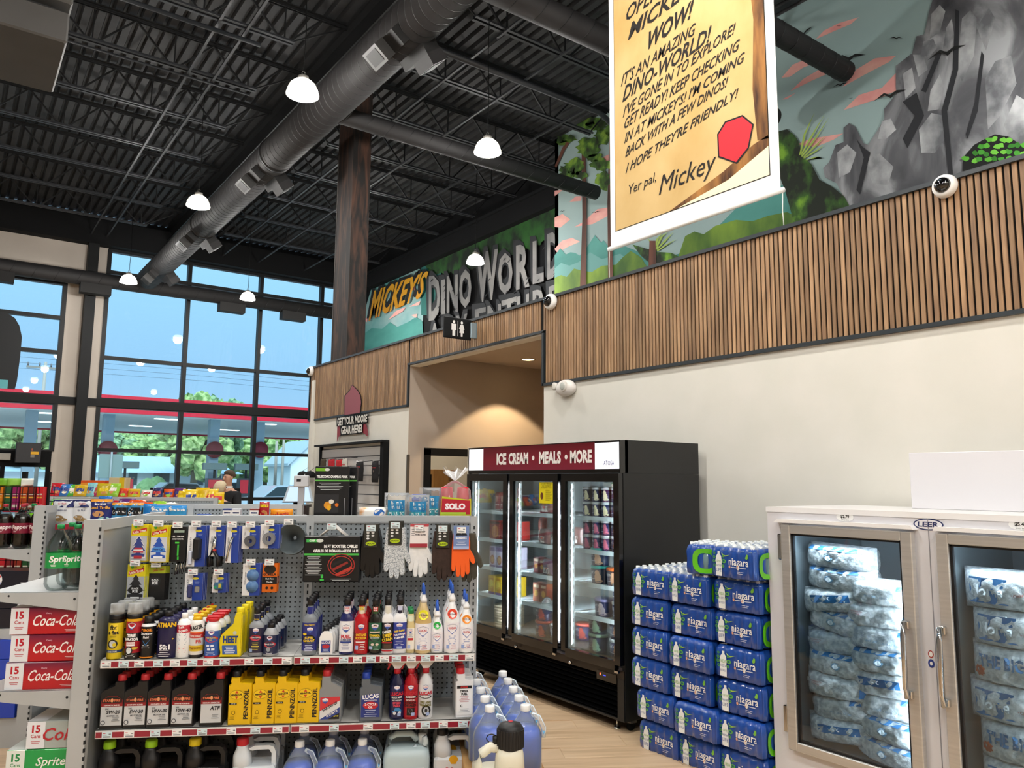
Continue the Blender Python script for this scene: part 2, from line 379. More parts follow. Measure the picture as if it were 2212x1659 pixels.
# ================================================================== window wall
M_FR = mat('curtain_frame', '#0f1113', 0.5, spec=.35); M_PANE = glass('window_glass', '#e9f4f6', 0.03)
mb = MB(); ZT = 9.24
mb.box(-16, 12, YWIN + .05, YWIN + .3, 8.27, ZT, M_BLKP)                 # dark band under the roof
mb.box(2.27, 3.26, YWIN, YWIN + .3, 0, 8.3, M_BEIGE)                   # pier by the doors
mb.box(-16, 2.27, YWIN, YWIN + .3, 7.12, 8.3, M_BEIGE); mb.box(-16, -3.2, YWIN, YWIN + .3, 0, 7.12, M_BEIGE)
mb.box(10.6, 12, YWIN, YWIN + .3, 0, 8.27, M_BLKP)
wall_front = struct('wall_front', mb)
def window(n, xs, zs, x_skip=None, fw=.055):
    w = struct('window_%d' % n)
    for i, x in enumerate(xs):
        part('mullion', MB().box(x - fw, x + fw, YWIN - .03, YWIN + .17, zs[0], zs[-1], M_FR), w)
    for z in zs:
        part('transom', MB().box(xs[0], xs[-1], YWIN - .02, YWIN + .16, z - fw * .9, z + fw * .9, M_FR), w)
    for i in range(len(xs) - 1):
        for j in range(len(zs) - 1):
            if x_skip and (i, j) in x_skip: continue
            part('pane', MB().box(xs[i] + fw, xs[i + 1] - fw, YWIN + .06, YWIN + .075, zs[j] + fw, zs[j + 1] - fw, M_PANE), w)
    return w
window(1, [3.30, 5.49, 7.66, 9.69, 10.6], [3.98, 5.17, 7.63, 8.27])
window(2, [3.30, 5.49, 7.66, 9.69, 10.6], [0.08, 1.2, 2.58, 3.80])
window(3, [-3.2, -.9, 1.0 - 1.3, 2.27], [3.98, 5.19, 6.15, 7.12])
window(4, [-3.2, -.9, 1.0 - 1.3, 2.27], [2.50, 3.80])
tr = struct('trim_8', MB().box(-16, 10.6, YWIN - .06, YWIN + .2, 3.78, 3.99, M_BLK))        # deep black mid rail
for n_, x_ in ((9, 2.73), (10, -4.2)):
    c_ = struct('trim_%d' % n_, MB().box(x_, x_ + .26, YWIN - .32, YWIN + .02, 0, 9.0, M_BLK))
# entrance doors under the header -------------------------------------
dd = struct('door_2'); 
part('door_header', MB().box(-3.2, 2.27, YWIN - .04, YWIN + .15, 2.08, 2.5, M_BLKP), dd)
for x_ in (-3.2, -1.6, 0.0, 1.15, 2.17): part('door_stile', MB().box(x_, x_ + .1, YWIN - .03, YWIN + .12, 0, 2.1, M_BLKP), dd)
for a_, b_ in ((-3.1, -1.6), (-1.5, 0), (.1, 1.15), (1.25, 2.17)):
    part('pane', MB().box(a_, b_, YWIN + .03, YWIN + .045, .1, 2.08, M_PANE), dd); part('bottom_rail', MB().box(a_, b_, YWIN, YWIN + .1, 0, .25, M_BLKP), dd)
op = thing('door_operator', 'long grey automatic door operator box above the entrance', 'door operator', mb=MB().bbox(-1.2, 1.35, YWIN - .2, YWIN - .04, 2.24, 2.42, mat('grey_alloy', '#8d8880', .4, .3), .01))
ec = thing('heater_box', 'dark grey square box with small yellow sticker above the entrance', 'electrical box', (1.72, YWIN - .22, 2.18))
part('case', MB().bbox(-.28, .28, -.12, .12, 0, .52, mat('box_grey', '#2f2f32', .6), .01), ec)
part('sticker', MB().rect(.05, .23, .22, .29, -.123, C('#d9a316')).rect(.05, .14, .14, .21, -.123, C('#77736e')).rect(.06, .09, .32, .38, -.123, C('#9a4a2a')), ec)
# ================================================================== roof: deck, joists, girder, bridging
mb = MB(); p_ = 0.2; x = -16.0
prof = []
while x < 12: prof += [(x, ZD), (x + .11, ZD), (x + .135, ZD + .07), (x + .175, ZD + .07)]; x += p_
vs = []; 
for (a, z) in prof: vs += [(a, -8, z), (a, YWIN + .2, z)]
mb.add(vs, [(2 * i, 2 * i + 1, 2 * i + 3, 2 * i + 2) for i in range(len(prof) - 1)], M_DECK)
mb.box(-16, 12, -8, YWIN + .3, ZD + .08, ZD + .2, M_BLKP)
ceiling = struct('ceiling', mb)
ZB, ZTC = 8.57, 9.18
def joist(x0, x1, first, step, tail0, tail1):
    """parts of one bar joist along X: (top chord, bottom chord, web) meshes; bottom chord is shorter at the bearing ends"""
    tc = MB(); bc = MB(); wb = MB()
    for s_ in (-1, 1):
        for (m_, mb_, a, b, z, up) in ((M_JD, tc, x0, x1, ZTC, 1), (M_JOIST, bc, x0 + tail0, x1 - tail1, ZB, -1)):
            y_ = s_ * .022
            mb_.box(a, b, min(y_, y_ + s_ * .05), max(y_, y_ + s_ * .05), z - .006, z + .006, m_)
            mb_.box(a, b, min(y_, y_ + s_ * .007), max(y_, y_ + s_ * .007), min(z, z - up * .05), max(z, z - up * .05), m_)
    x = first
    while x < x1 - tail1 + .02:
        for dx in (-step / 2, step / 2):
            if x0 + .02 < x + dx < x1: wb.bar((x + dx * .12, 0, ZB + .02), (x + dx, 0, ZTC - .03), .03, .03, M_JD)
        if x0 < x < x1: wb.bar((x, 0, ZB + .02), (x, 0, ZTC - .03), .02, .024, M_JD)
        x += step
    if tail0 > .2: wb.bar((x0 + .05, 0, ZTC - .04), (x0 + tail0 + .05, 0, ZB + .02), .024, .024, M_JD)
    if tail1 > .2: wb.bar((x1 - .05, 0, ZTC - .04), (x1 - tail1 - .05, 0, ZB + .02), .024, .024, M_JD)
    return tc.mesh('top_chord'), bc.mesh('bottom_chord'), wb.mesh('web')
JL = joist(-15.9, 4.75, 1.315 - 12 * 1.205, 1.205, .1, .88); JR = joist(4.95, 10.15, 6.35, 1.15, .8, .45); JR2 = joist(4.95, 10.95, 6.35, 1.15, .8, .45)
def place_joist(ms, y):
    e = link('roof_joist', None, ceiling, (0, y, 0))
    for n_, m_ in zip(('top_chord', 'bottom_chord', 'web'), ms): link(n_, m_, e)
for i in range(-6, 6): place_joist(JL, 12.985 + 1.82 * i)
for i in range(-3, 8): place_joist(JR if 8.88 + 1.8 * i < 12.3 else JR2, 8.88 + 1.8 * i)
part('girder', MB().box(4.73, 4.97, -8, YWIN, 8.72, 8.75, M_JD).box(4.73, 4.97, -8, YWIN, 9.15, 9.18, M_JD).box(4.84, 4.86, -8, YWIN, 8.75, 9.15, M_JD), ceiling)
part('edge_beam', MB().box(XD - .24, XD, 12.4, YWIN, 8.1, 8.62, M_BLKP).box(XD - .3, XD, 12.4, YWIN, 8.55, 8.62, M_BLK), ceiling)
part('edge_beam', MB().box(-16, 10.9, YWIN - .35, YWIN + .05, 8.3, 9.0, M_BLKP), ceiling)
for x_ in (-3.2, -.2, 2.75, 3.15, 6.3, 7.4, 8.9):
    for z_ in (ZB - .02,):
        part('bridging', MB().bar((x_, 5.5, z_), (x_, YWIN - .3, z_), .04, .03, M_JOIST), ceiling)
part('conduit', MB().tube([(-8, 11.3, 8.45), (3.4, 11.3, 8.45)], .035, M_JOIST, 8).tube([(-8, 13.1, 8.52), (3.8, 13.1, 8.52)], .02, M_JOIST, 8), ceiling)
part('conduit', MB().tube([(5.2, 9.6, 8.35), (8.9, 9.6, 8.35), (9.3, 9.62, 8.2)], .05, M_JOIST, 8), ceiling)
# charred timber post standing behind the slat band -------------------
M_POST = noisy('charred_timber', '#120d0b', '#4d3123', (9, 9, 1.3), 0.7, detail=5, lo=.42, hi=.75, dist=1.2)
M_POST2 = noisy('weathered_timber', '#2a2827', '#423e3b', (9, 9, .8), 0.75)
post = thing('timber_post', 'tall charred timber post rising behind the slat wall to the roof', 'post', (5.34, 12.3, 3.69))
part('core', MB().box(-.02, .3, -.3, .3, .02, 5.3, M_POST), post)
part('face_board', MB().box(-.035, -.02, -.31, .31, 0.02, 5.3, M_POST), post)
part('edge_board', MB().box(-.04, .32, .3, .335, 0.02, 5.3, M_POST2), post)
# ================================================================== ducts
M_DUCT = noisy('duct_paint', '#1c1b1c', '#211f20', (1, 1, 1), 0.7); M_DSEAM = mat('duct_seam', '#161617', 0.5); M_VENT = mat('vent_dark', '#100f0f', .7); M_VENTL = mat('vent_face', '#2a2928', .6)
def duct_along(axis, a, b, c1, c2, r, name, label, group=None, seam=.28, n=28, spiral=True):
    t = thing(name, label, 'duct', (0, 0, 0), 0, group)
    mb = MB(); k = int(abs(b - a) / seam); rs = []
    P = lambda s, rr, g: (s, c1 + rr * math.cos(g), c2 + rr * math.sin(g)) if axis == 'x' else (c1 + rr * math.cos(g), s, c2 + rr * math.sin(g))
    mb.rings([[P(s, r, 2 * PI * j / n * (-1 if axis == 'y' else 1)) for j in range(n)] for s in (a, b)], M_DUCT, True)
    part('pipe', mb, t)
    mb = MB()
    for i in range(k):
        s = a + (b - a) * (i + .5) / k; sk = .09 if spiral else 0
        rs = [[P(s + e + sk * math.sin(2 * PI * j / n), r + q, 2 * PI * j / n * (-1 if axis == 'y' else 1)) for j in range(n)] for e, q in ((-.006, 0), (-.004, .004), (.004, .004), (.006, 0))]
        mb.rings(rs, M_DSEAM, True, False, False)
    part('seams', mb, t, kind='stuff')
    return t
duct = duct_along('y', 5.0, 23.0, 4.17, 7.35, .29, 'main_air_duct', 'fat spiral-seamed main air duct running diagonally across the ceiling', seam=.16)
part('end_cap', MB().rings([[(4.17 + q * math.cos(-2 * PI * j / 24), 23 + e, 7.35 + q * math.sin(-2 * PI * j / 24)) for j in range(24)] for e, q in ((0, .29), (.06, .26), (.1, .16), (.12, .02))], M_DUCT, True), duct)
for y_ in (12.6, 17.2): part('collar', MB().rings([[(4.17 + .305 * math.cos(-2 * PI * j / 28), s_, 7.35 + .305 * math.sin(-2 * PI * j / 28)) for j in range(28)] for s_ in (y_, y_ + .07)], M_DSEAM, True), duct)
for y_ in (8.0, 13.2, 17.6, 21.4):
    for sx in (-1, 1):
        rg = link('register', None, duct, (4.17, y_, 7.35)); rg.rotation_euler = (0, 0, 0 if sx > 0 else PI)
        an = math.radians(-52); e = Vector((math.cos(an), 0, math.sin(an))); q = Vector((-math.sin(an), 0, math.cos(an)))
        def bx(a0, a1, h, l0, l1, m, mbx):
            vs = [e * a + q * s_ * h + Vector((0, s2, 0)) for a in (a0, a1) for s2 in (l0, l1) for s_ in (-1, 1)]
            mbx.add(vs, [(0, 1, 3, 2), (4, 6, 7, 5), (0, 4, 5, 1), (2, 3, 7, 6), (0, 2, 6, 4), (1, 5, 7, 3)], m)
        mb = MB(); bx(.2, .40, .11, -.28, .28, M_VENT, mb); part('boot', mb, rg)
        mb = MB(); bx(.40, .55, .12, -.29, .05, M_VENTL if sx < 0 else M_DUCT, mb); bx(.551, .556, .085, -.24, 0, M_VENT, mb); part('outlet', mb, rg)
duct_along('x', 4.3, 9.55, 10.4, 7.25, .135, 'branch_air_duct', 'thin branch duct passing the timber post, open end against the mural', 'branch ducts', .35, 20)
duct_along('x', 4.3, 9.7, 6.62, 7.3, .16, 'branch_air_duct', 'branch duct crossing behind the hanging banner', 'branch ducts', .35, 20)
duct_along('x', 4.9, 10.1, 5.65, 7.75, .15, 'insulated_pipe', 'banded insulated pipe above the duct beside the hanging banner', None, .3, 20, False)
cd = duct_along('x', -14, 10.4, 23.35, 7.2, .2, 'front_air_duct', 'black air duct running along the inside of the glass front', None, .5, 20)
for x_ in (.3, 2.55, 6.2, 8.1): part('register', MB().box(x_, x_ + .75, 23.2, 23.5, 6.78, 7.05, M_VENT), cd)
hb = thing('ceiling_panel_box', 'grey two-tier sheet metal box hanging from the roof joists', 'hanging box', (0, 0, 0))
M_PB = noisy('panel_grey', '#3d3b38', '#444240', (2, 2, 2), .6)
_c = dep(60, 70, 9.0)
part('upper_tier', MB().bbox(_c.x - 2.2, _c.x + .36, _c.y - .9, _c.y + .5, _c.z + .02, _c.z + .62, M_PB, .02), hb)
part('lower_tier', MB().bbox(_c.x - 2.2, _c.x + .34, _c.y - .85, _c.y + .55, _c.z - .42, _c.z - .06, M_PB, .02), hb)
part('hanger', MB().bar((_c.x + .1, _c.y, _c.z + .6), (_c.x + .1, _c.y, 9.1), .03, .03, M_JD).bar((_c.x - 1.8, _c.y, _c.z + .6), (_c.x - 1.8, _c.y, 9.1), .03, .03, M_JD).box(_c.x - 2, _c.x + .2, _c.y - .7, _c.y + .4, _c.z - .06, _c.z + .02, M_JD), hb)
# ================================================================== pendant lamps
M_DOME = film('lamp_acrylic', '#cfcac0', .05, .15); M_LED = mat('led_disc', '#fff4e2', .5, emit=22); M_GLOW = mat('lamp_reflector', '#fff8ee', .5, emit=5.5)
def lamp_proto():
    t = thing('pendant_lamp', 'x', 'lamp')
    part('driver_cap', MB().loft([(.17, .05, .05), (.185, .07, .07), (.24, .065, .065), (.255, .03, .03)], mat('lamp_alloy', '#b9b6b0', .4, .6), 18), t)
    part('reflector', MB().loft([(.09, .165, .165), (.13, .155, .155), (.17, .115, .115), (.178, .05, .05)], M_GLOW, 28), t)
    part('led_disc', MB().loft([(.085, .15, .15), (.0851, .01, .01)], M_LED, 24, cap1=False), t)
    mb = MB(); mb.loft([(0, .197, .197), (.006, .2, .2), (.08, .178, .178), (.13, .16, .16)], M_DOME, 32, cap0=False, cap1=False)
    part('dome', mb, t)
    part('rim', MB().rings([[(q * math.cos(2 * PI * j / 32), q * math.sin(2 * PI * j / 32), z) for j in range(32)] for z, q in ((0, .2), (.012, .2), (.012, .185), (0, .185), (0, .2))], mat('lamp_rim', '#fff6ea', .4, emit=1.3), True, False, False), t)
    part('hook', MB().tube([(.02 * math.cos(a), 0, .285 + .03 * math.sin(a)) for a in [PI * 2 * i / 10 for i in range(10)]], .005, mat('lamp_hook', '#8a8984', .4, .7), 6, closed=True), t)
    part('cord', MB().tube([(0, 0, .31), (.012, 0, .9), (-.01, 0, 1.5), (0, 0, 2.05)], .006, M_BLKP, 6), t)
    ld = bpy.data.lights.new('pendant_lamp_light', 'POINT'); ld.energy = LAMP_W; ld.shadow_soft_size = .14; ld.color = (1, .972, .925)
    link('lamp_light', ld, t, (0, 0, .02))
    return t
_lp = lamp_proto()
VIS = {(3.2, 8.82): 'large pendant lamp closest to the hanging grey box, beside the fat duct', (3.2, 13.72): 'pendant lamp left of the fat duct, above the tall front windows', (3.24, 20.3): 'pendant lamp at the window end of the fat duct',
       (5.98, 8.82): 'pendant lamp hanging between the timber post and the hanging banner', (6.16, 13.7): 'pendant lamp half hidden behind the top of the timber post', (6.11, 20.26): 'pendant lamp in front of the glass left of the timber post',
       (9.0, 13.7): 'pendant lamp hanging before the stone letters of the mural', (9.03, 20.05): 'small pendant lamp at the foot of the timber post'}
first = True
for (x_, y_), lb in list(VIS.items()) + [((x_, y_), None) for x_ in (-2.6, .3, 3.2) for y_ in (-1, 3.9)] + [((x_, -5.5), None) for x_ in (-2.6, .3, 3.2)] + [((-5.5, -2), None), ((-2.6, 10.5), None), ((-2.6, 18), None), ((9.0, 2.2), None)]:  # rearmost row, far-left lamp and right mural lamp added as fill light
    if first: o = _lp; o.location = (x_, y_, 6.53); first = False
    else: o = dup(_lp, (x_, y_, 6.53))
    o['label'] = lb or 'unseen pendant lamp outside the picture, lighting the hall'; o['group'] = 'pendant lamps' if lb else 'pendant lamps beyond the picture'
# ================================================================== painted murals, banner and wall signs (plane X = const, seen from -X)
def pX(X, px, py): p = onX(px, py, X); return (p.x, p.y, p.z)
def wpoly(mb, X, pts, m): mb.add([pX(X, *q) for q in pts], [tuple(range(len(pts)))], m); return mb
def zz(ox, oy, k, pts): return [(ox + x / k, oy + y / k) for x, y in pts]
def qtext(mb, X, t, tl, tr, br, bl, m, bold=.02, thick=0.0, side=None):
    """lettering stretched over a four-cornered patch of the plane X"""
    vs, fs, gw, gh = glyphs(t, bold); A = [Vector(pX(X, *q)) for q in (tl, tr, br, bl)]; out = []
    for a, b in vs:
        s, k = a / gw, b / gh; lo = A[3].lerp(A[2], s); hi = A[0].lerp(A[1], s); out.append(lo.lerp(hi, k))
    if thick:
        n = len(out); back = [p + Vector((thick, 0, 0)) for p in out]; ed = {}
        for f in fs:
            for i in range(len(f)):
                e = (f[i], f[(i + 1) % len(f)]); ed[e] = 1
        sides = [(a, b, n + b, n + a) for a, b in ed if (b, a) not in ed]
        mb.add(out + back, sides, side or m)
    return mb.add(out, fs, m)
def blob(mb, X, cx, cy, rx, ry, m, n=14, jag=.25, seed=0):
    r = random.Random(seed); return wpoly(mb, X, [(cx + rx * (1 + r.uniform(-jag, jag)) * math.cos(2 * PI * i / n), cy + ry * (1 + r.uniform(-jag, jag)) * math.sin(2 * PI * i / n)) for i in range(n)], m)
M_ROCK = noisy('mural_rock', '#34353a', '#9a9c9f', (1.3, 1.7, .9), .75, detail=8, lo=.35, hi=.7, c3='#595a5e', dist=.8)
M_ROCKL = noisy('mural_rock_light', '#5c5e62', '#b3b5b7', (2.5, 2.5, 2), .75, detail=8, lo=.4, hi=.7)
M_ROCKD = mat('mural_rock_dark', '#232428', .8)
M_MOSS = noisy('mural_moss', '#10190a', '#6f9c2a', (3, 3.5, 2.5), .75, detail=6, lo=.42, hi=.66, c3='#2f5417')
M_HILLG = noisy('mural_green_hill', '#35581f', '#78962f', (1.6, 1.6, .8), .75, detail=5, lo=.35, hi=.7)
M_TEAL = noisy('mural_teal', '#31706a', '#4c8c84', (.6, .6, 1.4), .75); M_TEAL2 = mat('mural_teal_pale', '#5a8c88', .75)
M_PINK = noisy('mural_pink_cloud', '#c98583', '#d9a79c', (1, 2.5, 4), .75); M_TRUNK = noisy('mural_trunk', '#3a221a', '#6b4030', (4, 6, .5), .75)
M_LEAFP = noisy('mural_foliage', '#1b2a10', '#6f8f30', (4, 4, 4), .75, detail=5, lo=.4, hi=.65, c3='#3a5c1c')
MK = mat('mural_black', '#0c0d0d', .8)
L = lambda k: XM - .004 * k
# painted layers, back to front
mb = MB()
for c in ([(1688, 168), (1712, 140), (1740, 128), (1785, 119), (1770, 132), (1735, 146), (1706, 166)], [(1706, 198), (1736, 170), (1770, 150), (1810, 147), (1790, 158), (1750, 176)], [(1820, 188), (1850, 150), (1890, 126), (1936, 120), (1920, 134), (1870, 160)],
          [(1762, 85), (1780, 66), (1812, 50), (1855, 37), (1838, 52), (1800, 68)], [(1822, 238), (1856, 205), (1905, 190), (1935, 158), (1936, 196), (1890, 216)], [(1722, 312), (1750, 300), (1822, 288), (1800, 302), (1760, 318)], [(1690, 215), (1698, 210), (1720, 200), (1700, 214)],
          [(1198, 470), (1215, 462), (1232, 474), (1210, 492), (1198, 490)], [(1241, 490), (1262, 478), (1290, 452), (1314, 448), (1314, 466), (1280, 484)], [(1198, 412), (1216, 410), (1198, 424)], [(1230, 436), (1244, 424), (1256, 424), (1255, 434)], [(1198, 538), (1214, 520), (1236, 514), (1253, 522), (1225, 534), (1204, 546)], [(1302, 340), (1318, 332), (1318, 345), (1304, 350)]):
    wpoly(mb, L(1), c, M_PINK)
part('painted_clouds', mb, wall_mural)
mb = MB(); wpoly(mb, L(2), [(1198, 552), (1210, 536), (1222, 550), (1232, 545), (1242, 546), (1252, 552), (1264, 540), (1285, 508), (1298, 524), (1304, 519), (1312, 530), (1330, 524), (1420, 560), (1500, 540), (1560, 480), (1620, 420), (1690, 400), (1740, 410), (1720, 660), (1198, 660)], M_TEAL)
wpoly(mb, L(2.5), [(1198, 580), (1212, 568), (1230, 574), (1250, 566), (1275, 545), (1300, 560), (1340, 548), (1400, 600), (1198, 680)], M_TEAL2); part('painted_far_hills', mb, wall_mural)
mb = MB(); wpoly(mb, L(3), [(1198, 600), (1212, 594), (1224, 598), (1240, 580), (1255, 584), (1278, 588), (1300, 574), (1330, 572), (1345, 556), (1362, 542), (1385, 556), (1400, 580), (1465, 555), (1480, 510), (1500, 500), (1520, 506), (1545, 488), (1590, 475), (1625, 478), (1660, 466), (1700, 458), (1725, 470), (1700, 720), (1198, 760)], M_HILLG); part('painted_green_hills', mb, wall_mural)
mb = MB(); wpoly(mb, L(4), [(2026, -40), (2007, 25), (1997, 74), (1980, 78), (1970, 115), (1943, 136), (1935, 142), (1935, 186), (1936, 202), (1910, 235), (1910, 256), (1894, 284), (1875, 313), (1865, 309), (1848, 274), (1834, 266), (1822, 276), (1822, 307), (1805, 313), (1791, 350), (1778, 363), (1782, 383), (1807, 396), (1825, 430), (1836, 560), (2400, 420), (2400, -40)], M_ROCK); part('painted_mountain', mb, wall_mural)
mb = MB()
for c in ([(2012, 30), (2030, 10), (2042, 24), (2030, 70), (2008, 84)], [(2078, 40), (2096, 22), (2110, 40), (2104, 120), (2078, 176), (2066, 150)], [(2044, 60), (2056, 40), (2062, 80), (2046, 130), (2036, 110)], [(2128, 170), (2150, 132), (2184, 120), (2196, 180), (2160, 250), (2134, 280)], [(1994, 90), (2016, 84), (2024, 104), (2006, 124), (1990, 118)], [(1972, 118), (1994, 118), (2004, 150), (1984, 166)], [(1985, 280), (2012, 244), (2040, 250), (2048, 290), (2020, 330), (1990, 330)], [(2168, 270), (2196, 205), (2212, 215), (2240, 280), (2200, 330)],
          [(1808, 330), (1830, 312), (1850, 330), (1836, 372), (1812, 384)], [(1870, 340), (1900, 332), (1930, 360), (1918, 400), (1884, 396)], [(2110, 60), (2136, 16), (2150, 40), (2130, 110)], [(1905, 262), (1924, 256), (1936, 280), (1914, 300), (1896, 300)], [(2010, 196), (2030, 160), (2040, 190), (2028, 236), (2004, 240)], [(1950, 160), (1970, 146), (1978, 190), (1956, 214)]):
    wpoly(mb, L(5), c, M_ROCKL)
part('painted_rock_faces', mb, wall_mural)
mb = MB()
for c in ([(2064, 20), (2072, 24), (2070, 150), (2046, 240), (2060, 390), (2050, 390), (2034, 240), (2058, 150)], [(2120, 110), (2126, 120), (2112, 240), (2090, 300), (2086, 290), (2106, 220)], [(1950, 220), (1980, 200), (1996, 250), (1960, 320), (1950, 300), (1976, 250)], [(1850, 300), (1862, 316), (1880, 330), (1858, 420), (1850, 410), (1866, 340)], [(2026, 110), (2034, 116), (2000, 200), (1990, 196)]): wpoly(mb, L(6), c, M_ROCKD)
part('painted_crevices', mb, wall_mural)
mb = MB(); wpoly(mb, L(7), [(1680, 284), (1700, 279), (1716, 292), (1725, 305), (1733, 338), (1753, 355), (1770, 388), (1799, 404), (1824, 425), (1838, 452), (1790, 520), (1720, 520), (1712, 470), (1696, 412), (1680, 371)], M_MOSS)
wpoly(mb, L(7), [(1366, 528), (1392, 536), (1420, 544), (1450, 546), (1470, 556), (1440, 566), (1405, 570), (1384, 552)], M_MOSS); part('painted_mossy_branch', mb, wall_mural)
mb = MB()
for x0, y0, x1, y1, x2, y2 in ((1728, 335, 1738, 290, 1760, 242), (1730, 335, 1752, 296, 1783, 244), (1732, 338, 1756, 306, 1792, 252), (1735, 340, 1760, 316, 1784, 292), (1736, 342, 1762, 326, 1782, 312), (1742, 346, 1765, 338, 1778, 342), (1410, 540, 1404, 520, 1392, 508), (1414, 540, 1420, 516, 1432, 502), (1418, 540, 1436, 520, 1456, 500), (1420, 542, 1440, 528, 1462, 516), (1416, 540, 1428, 512, 1446, 498)):
    wpoly(mb, L(8), [(x0 - 2, y0), (x1 - 2, y1), (x2, y2), (x1 + 2, y1 + 1), (x0 + 2, y0)], C('#8fa84a', .75))
part('painted_grass_blades', mb, wall_mural)
mb = MB(); wpoly(mb, L(8), [(2079, 352), (2084, 336), (2104, 313), (2124, 302), (2149, 290), (2178, 295), (2205, 312), (2240, 345), (2240, 420), (2079, 420)], MK)
rr = random.Random(4)
for i in range(34):
    cx, cy = 2086 + (i % 9) * 16 + rr.uniform(-4, 4), 300 + (i // 9) * 15 + rr.uniform(-3, 3)
    if cy < 350 - (cx - 2079) * 1.4 and cx < 2120: continue
    if cy > 312 or 2125 < cx < 2185: blob(mb, L(9), cx, cy, 7.5, 5.5, C(rr.choice(['#4e9a2c', '#3d8a2a', '#67b03a', '#2c6e1e']), .75), 9, .3, i)
part('painted_leaf_bush', mb, wall_mural)
mb = MB()
for cx, cy, s, t in ((1833, 124, 38, -4), (1735, 72, 20, -26), (1815, 183, 16, -6), (1936, 82, 14, 4), (1922, 205, 36, -16), (2045, 112, 42, -22), (1838, 212, 5, 0), (1226, 404, 12, -8), (1215, 456, 6, 0), (1286, 458, 9, -2), (1812, 56, 6, 0)):
    wpoly(mb, L(10), [(cx - s, cy - t * .5 + s * .18), (cx - s * .35, cy - t * .1 - s * .16), (cx, cy), (cx + s * .4, cy + t * .2 - s * .2), (cx + s, cy + t * .5 - s * .1), (cx + s * .3, cy + t * .1 - s * .02), (cx + s * .06, cy + s * .2), (cx - s * .3, cy + s * .02)], MK)
part('painted_birds', mb, wall_mural)
mb = MB()
for a in ([(1252, 640), (1258, 470), (1256, 300), (1262, 296), (1264, 300), (1267, 470), (1266, 640)], [(1314, 640), (1312, 440), (1316, 300), (1320, 300), (1324, 640)], [(1198, 360), (1214, 320), (1232, 292), (1238, 296), (1220, 324), (1202, 362)], [(1400, 600), (1403, 520), (1416, 520), (1418, 600)]): wpoly(mb, L(8.4), a, M_TRUNK)
part('painted_trunks', mb, wall_mural)
mb = MB(); rr = random.Random(8)
for cx, cy, rx, ry in ((1262, 262, 26, 18), (1290, 268, 22, 12), (1225, 300, 20, 9), (1240, 360, 22, 16), (1226, 372, 18, 16), (1274, 318, 24, 20), (1302, 296, 18, 16), (1298, 355, 20, 16), (1304, 388, 16, 20), (1284, 340, 16, 10), (1214, 306, 10, 8), (1254, 378, 16, 8), (1320, 280, 16, 14)): blob(mb, L(9), cx, cy, rx, ry, M_LEAFP, 22, .35, int(cx))
part('painted_foliage', mb, wall_mural)
# far mural with the stone lettering --------------------------------------
D_ = lambda k: XD - .02 * k
Z = lambda pts: zz(760, 420, 4.609, pts)
mb = MB(); wpoly(mb, D_(1), Z([(90, 1640), (100, 1300), (130, 1150), (190, 950), (235, 905), (400, 830), (640, 725), (700, 760), (720, 1000), (700, 1420), (600, 1640)]), noisy('mural_sunset', '#4a8786', '#90a6a6', (.5, .5, .7), .75, lo=.35, hi=.65)); part('painted_sky_patch', mb, wall_dino)
mb = MB(); wpoly(mb, D_(2), Z([(120, 1640), (130, 1380), (200, 1330), (300, 1340), (380, 1270), (450, 1320), (560, 1270), (640, 1220), (700, 1260), (720, 1500), (720, 1640)]), M_TEAL); wpoly(mb, D_(1.5), Z([(690, 1200), (690, 720), (850, 630), (900, 700), (840, 1200)]), C('#1d5a55', .75)); part('painted_lagoon', mb, wall_dino)
mb = MB()
for c in ([(360, 1250), (440, 1160), (540, 1120), (500, 1170)], [(570, 1120), (620, 1090), (680, 1060), (670, 1100)], [(110, 1250), (160, 1220), (150, 1270)], [(590, 1200), (650, 1190), (640, 1230)], [(560, 960), (620, 900), (640, 950)]): wpoly(mb, D_(2.5), Z(c), M_PINK)
part('painted_clouds', mb, wall_dino)
mb = MB(); rr = random.Random(3)
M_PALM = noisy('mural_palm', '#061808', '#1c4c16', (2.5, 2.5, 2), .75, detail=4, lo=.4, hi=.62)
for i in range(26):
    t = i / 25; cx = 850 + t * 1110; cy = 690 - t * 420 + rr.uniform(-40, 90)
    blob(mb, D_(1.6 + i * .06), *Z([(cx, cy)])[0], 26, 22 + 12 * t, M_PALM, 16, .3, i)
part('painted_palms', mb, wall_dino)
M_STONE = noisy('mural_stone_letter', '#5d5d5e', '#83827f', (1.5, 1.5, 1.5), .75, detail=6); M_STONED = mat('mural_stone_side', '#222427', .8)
LT = [('D', 765, 880, 815, 1260, 800, 1240), ('I', 890, 930, 852, 1195, 842, 1190), ('N', 945, 1055, 815, 1180, 795, 1165), ('O', 1070, 1190, 755, 1140, 735, 1120), ('W', 1240, 1455, 590, 1085, 540, 1035), ('O', 1455, 1600, 590, 1005, 570, 990), ('R', 1635, 1770, 510, 955, 480, 915), ('L', 1800, 1910, 470, 895, 440, 865), ('D', 1945, 2070, 395, 850, 350, 810),
      ('A', 775, 875, 1290, 1500, 1275, 1480), ('D', 915, 1025, 1235, 1450, 1215, 1430), ('V', 1040, 1150, 1210, 1420, 1185, 1390), ('E', 1225, 1335, 1145, 1380, 1120, 1360), ('N', 1350, 1485, 1110, 1350, 1085, 1320), ('T', 1490, 1640, 1060, 1310, 1015, 1270), ('U', 1645, 1765, 1020, 1270, 985, 1240), ('R', 1800, 1940, 960, 1220, 925, 1190), ('E', 1960, 2060, 920, 1180, 880, 1150)]
a = MB(); b = MB()
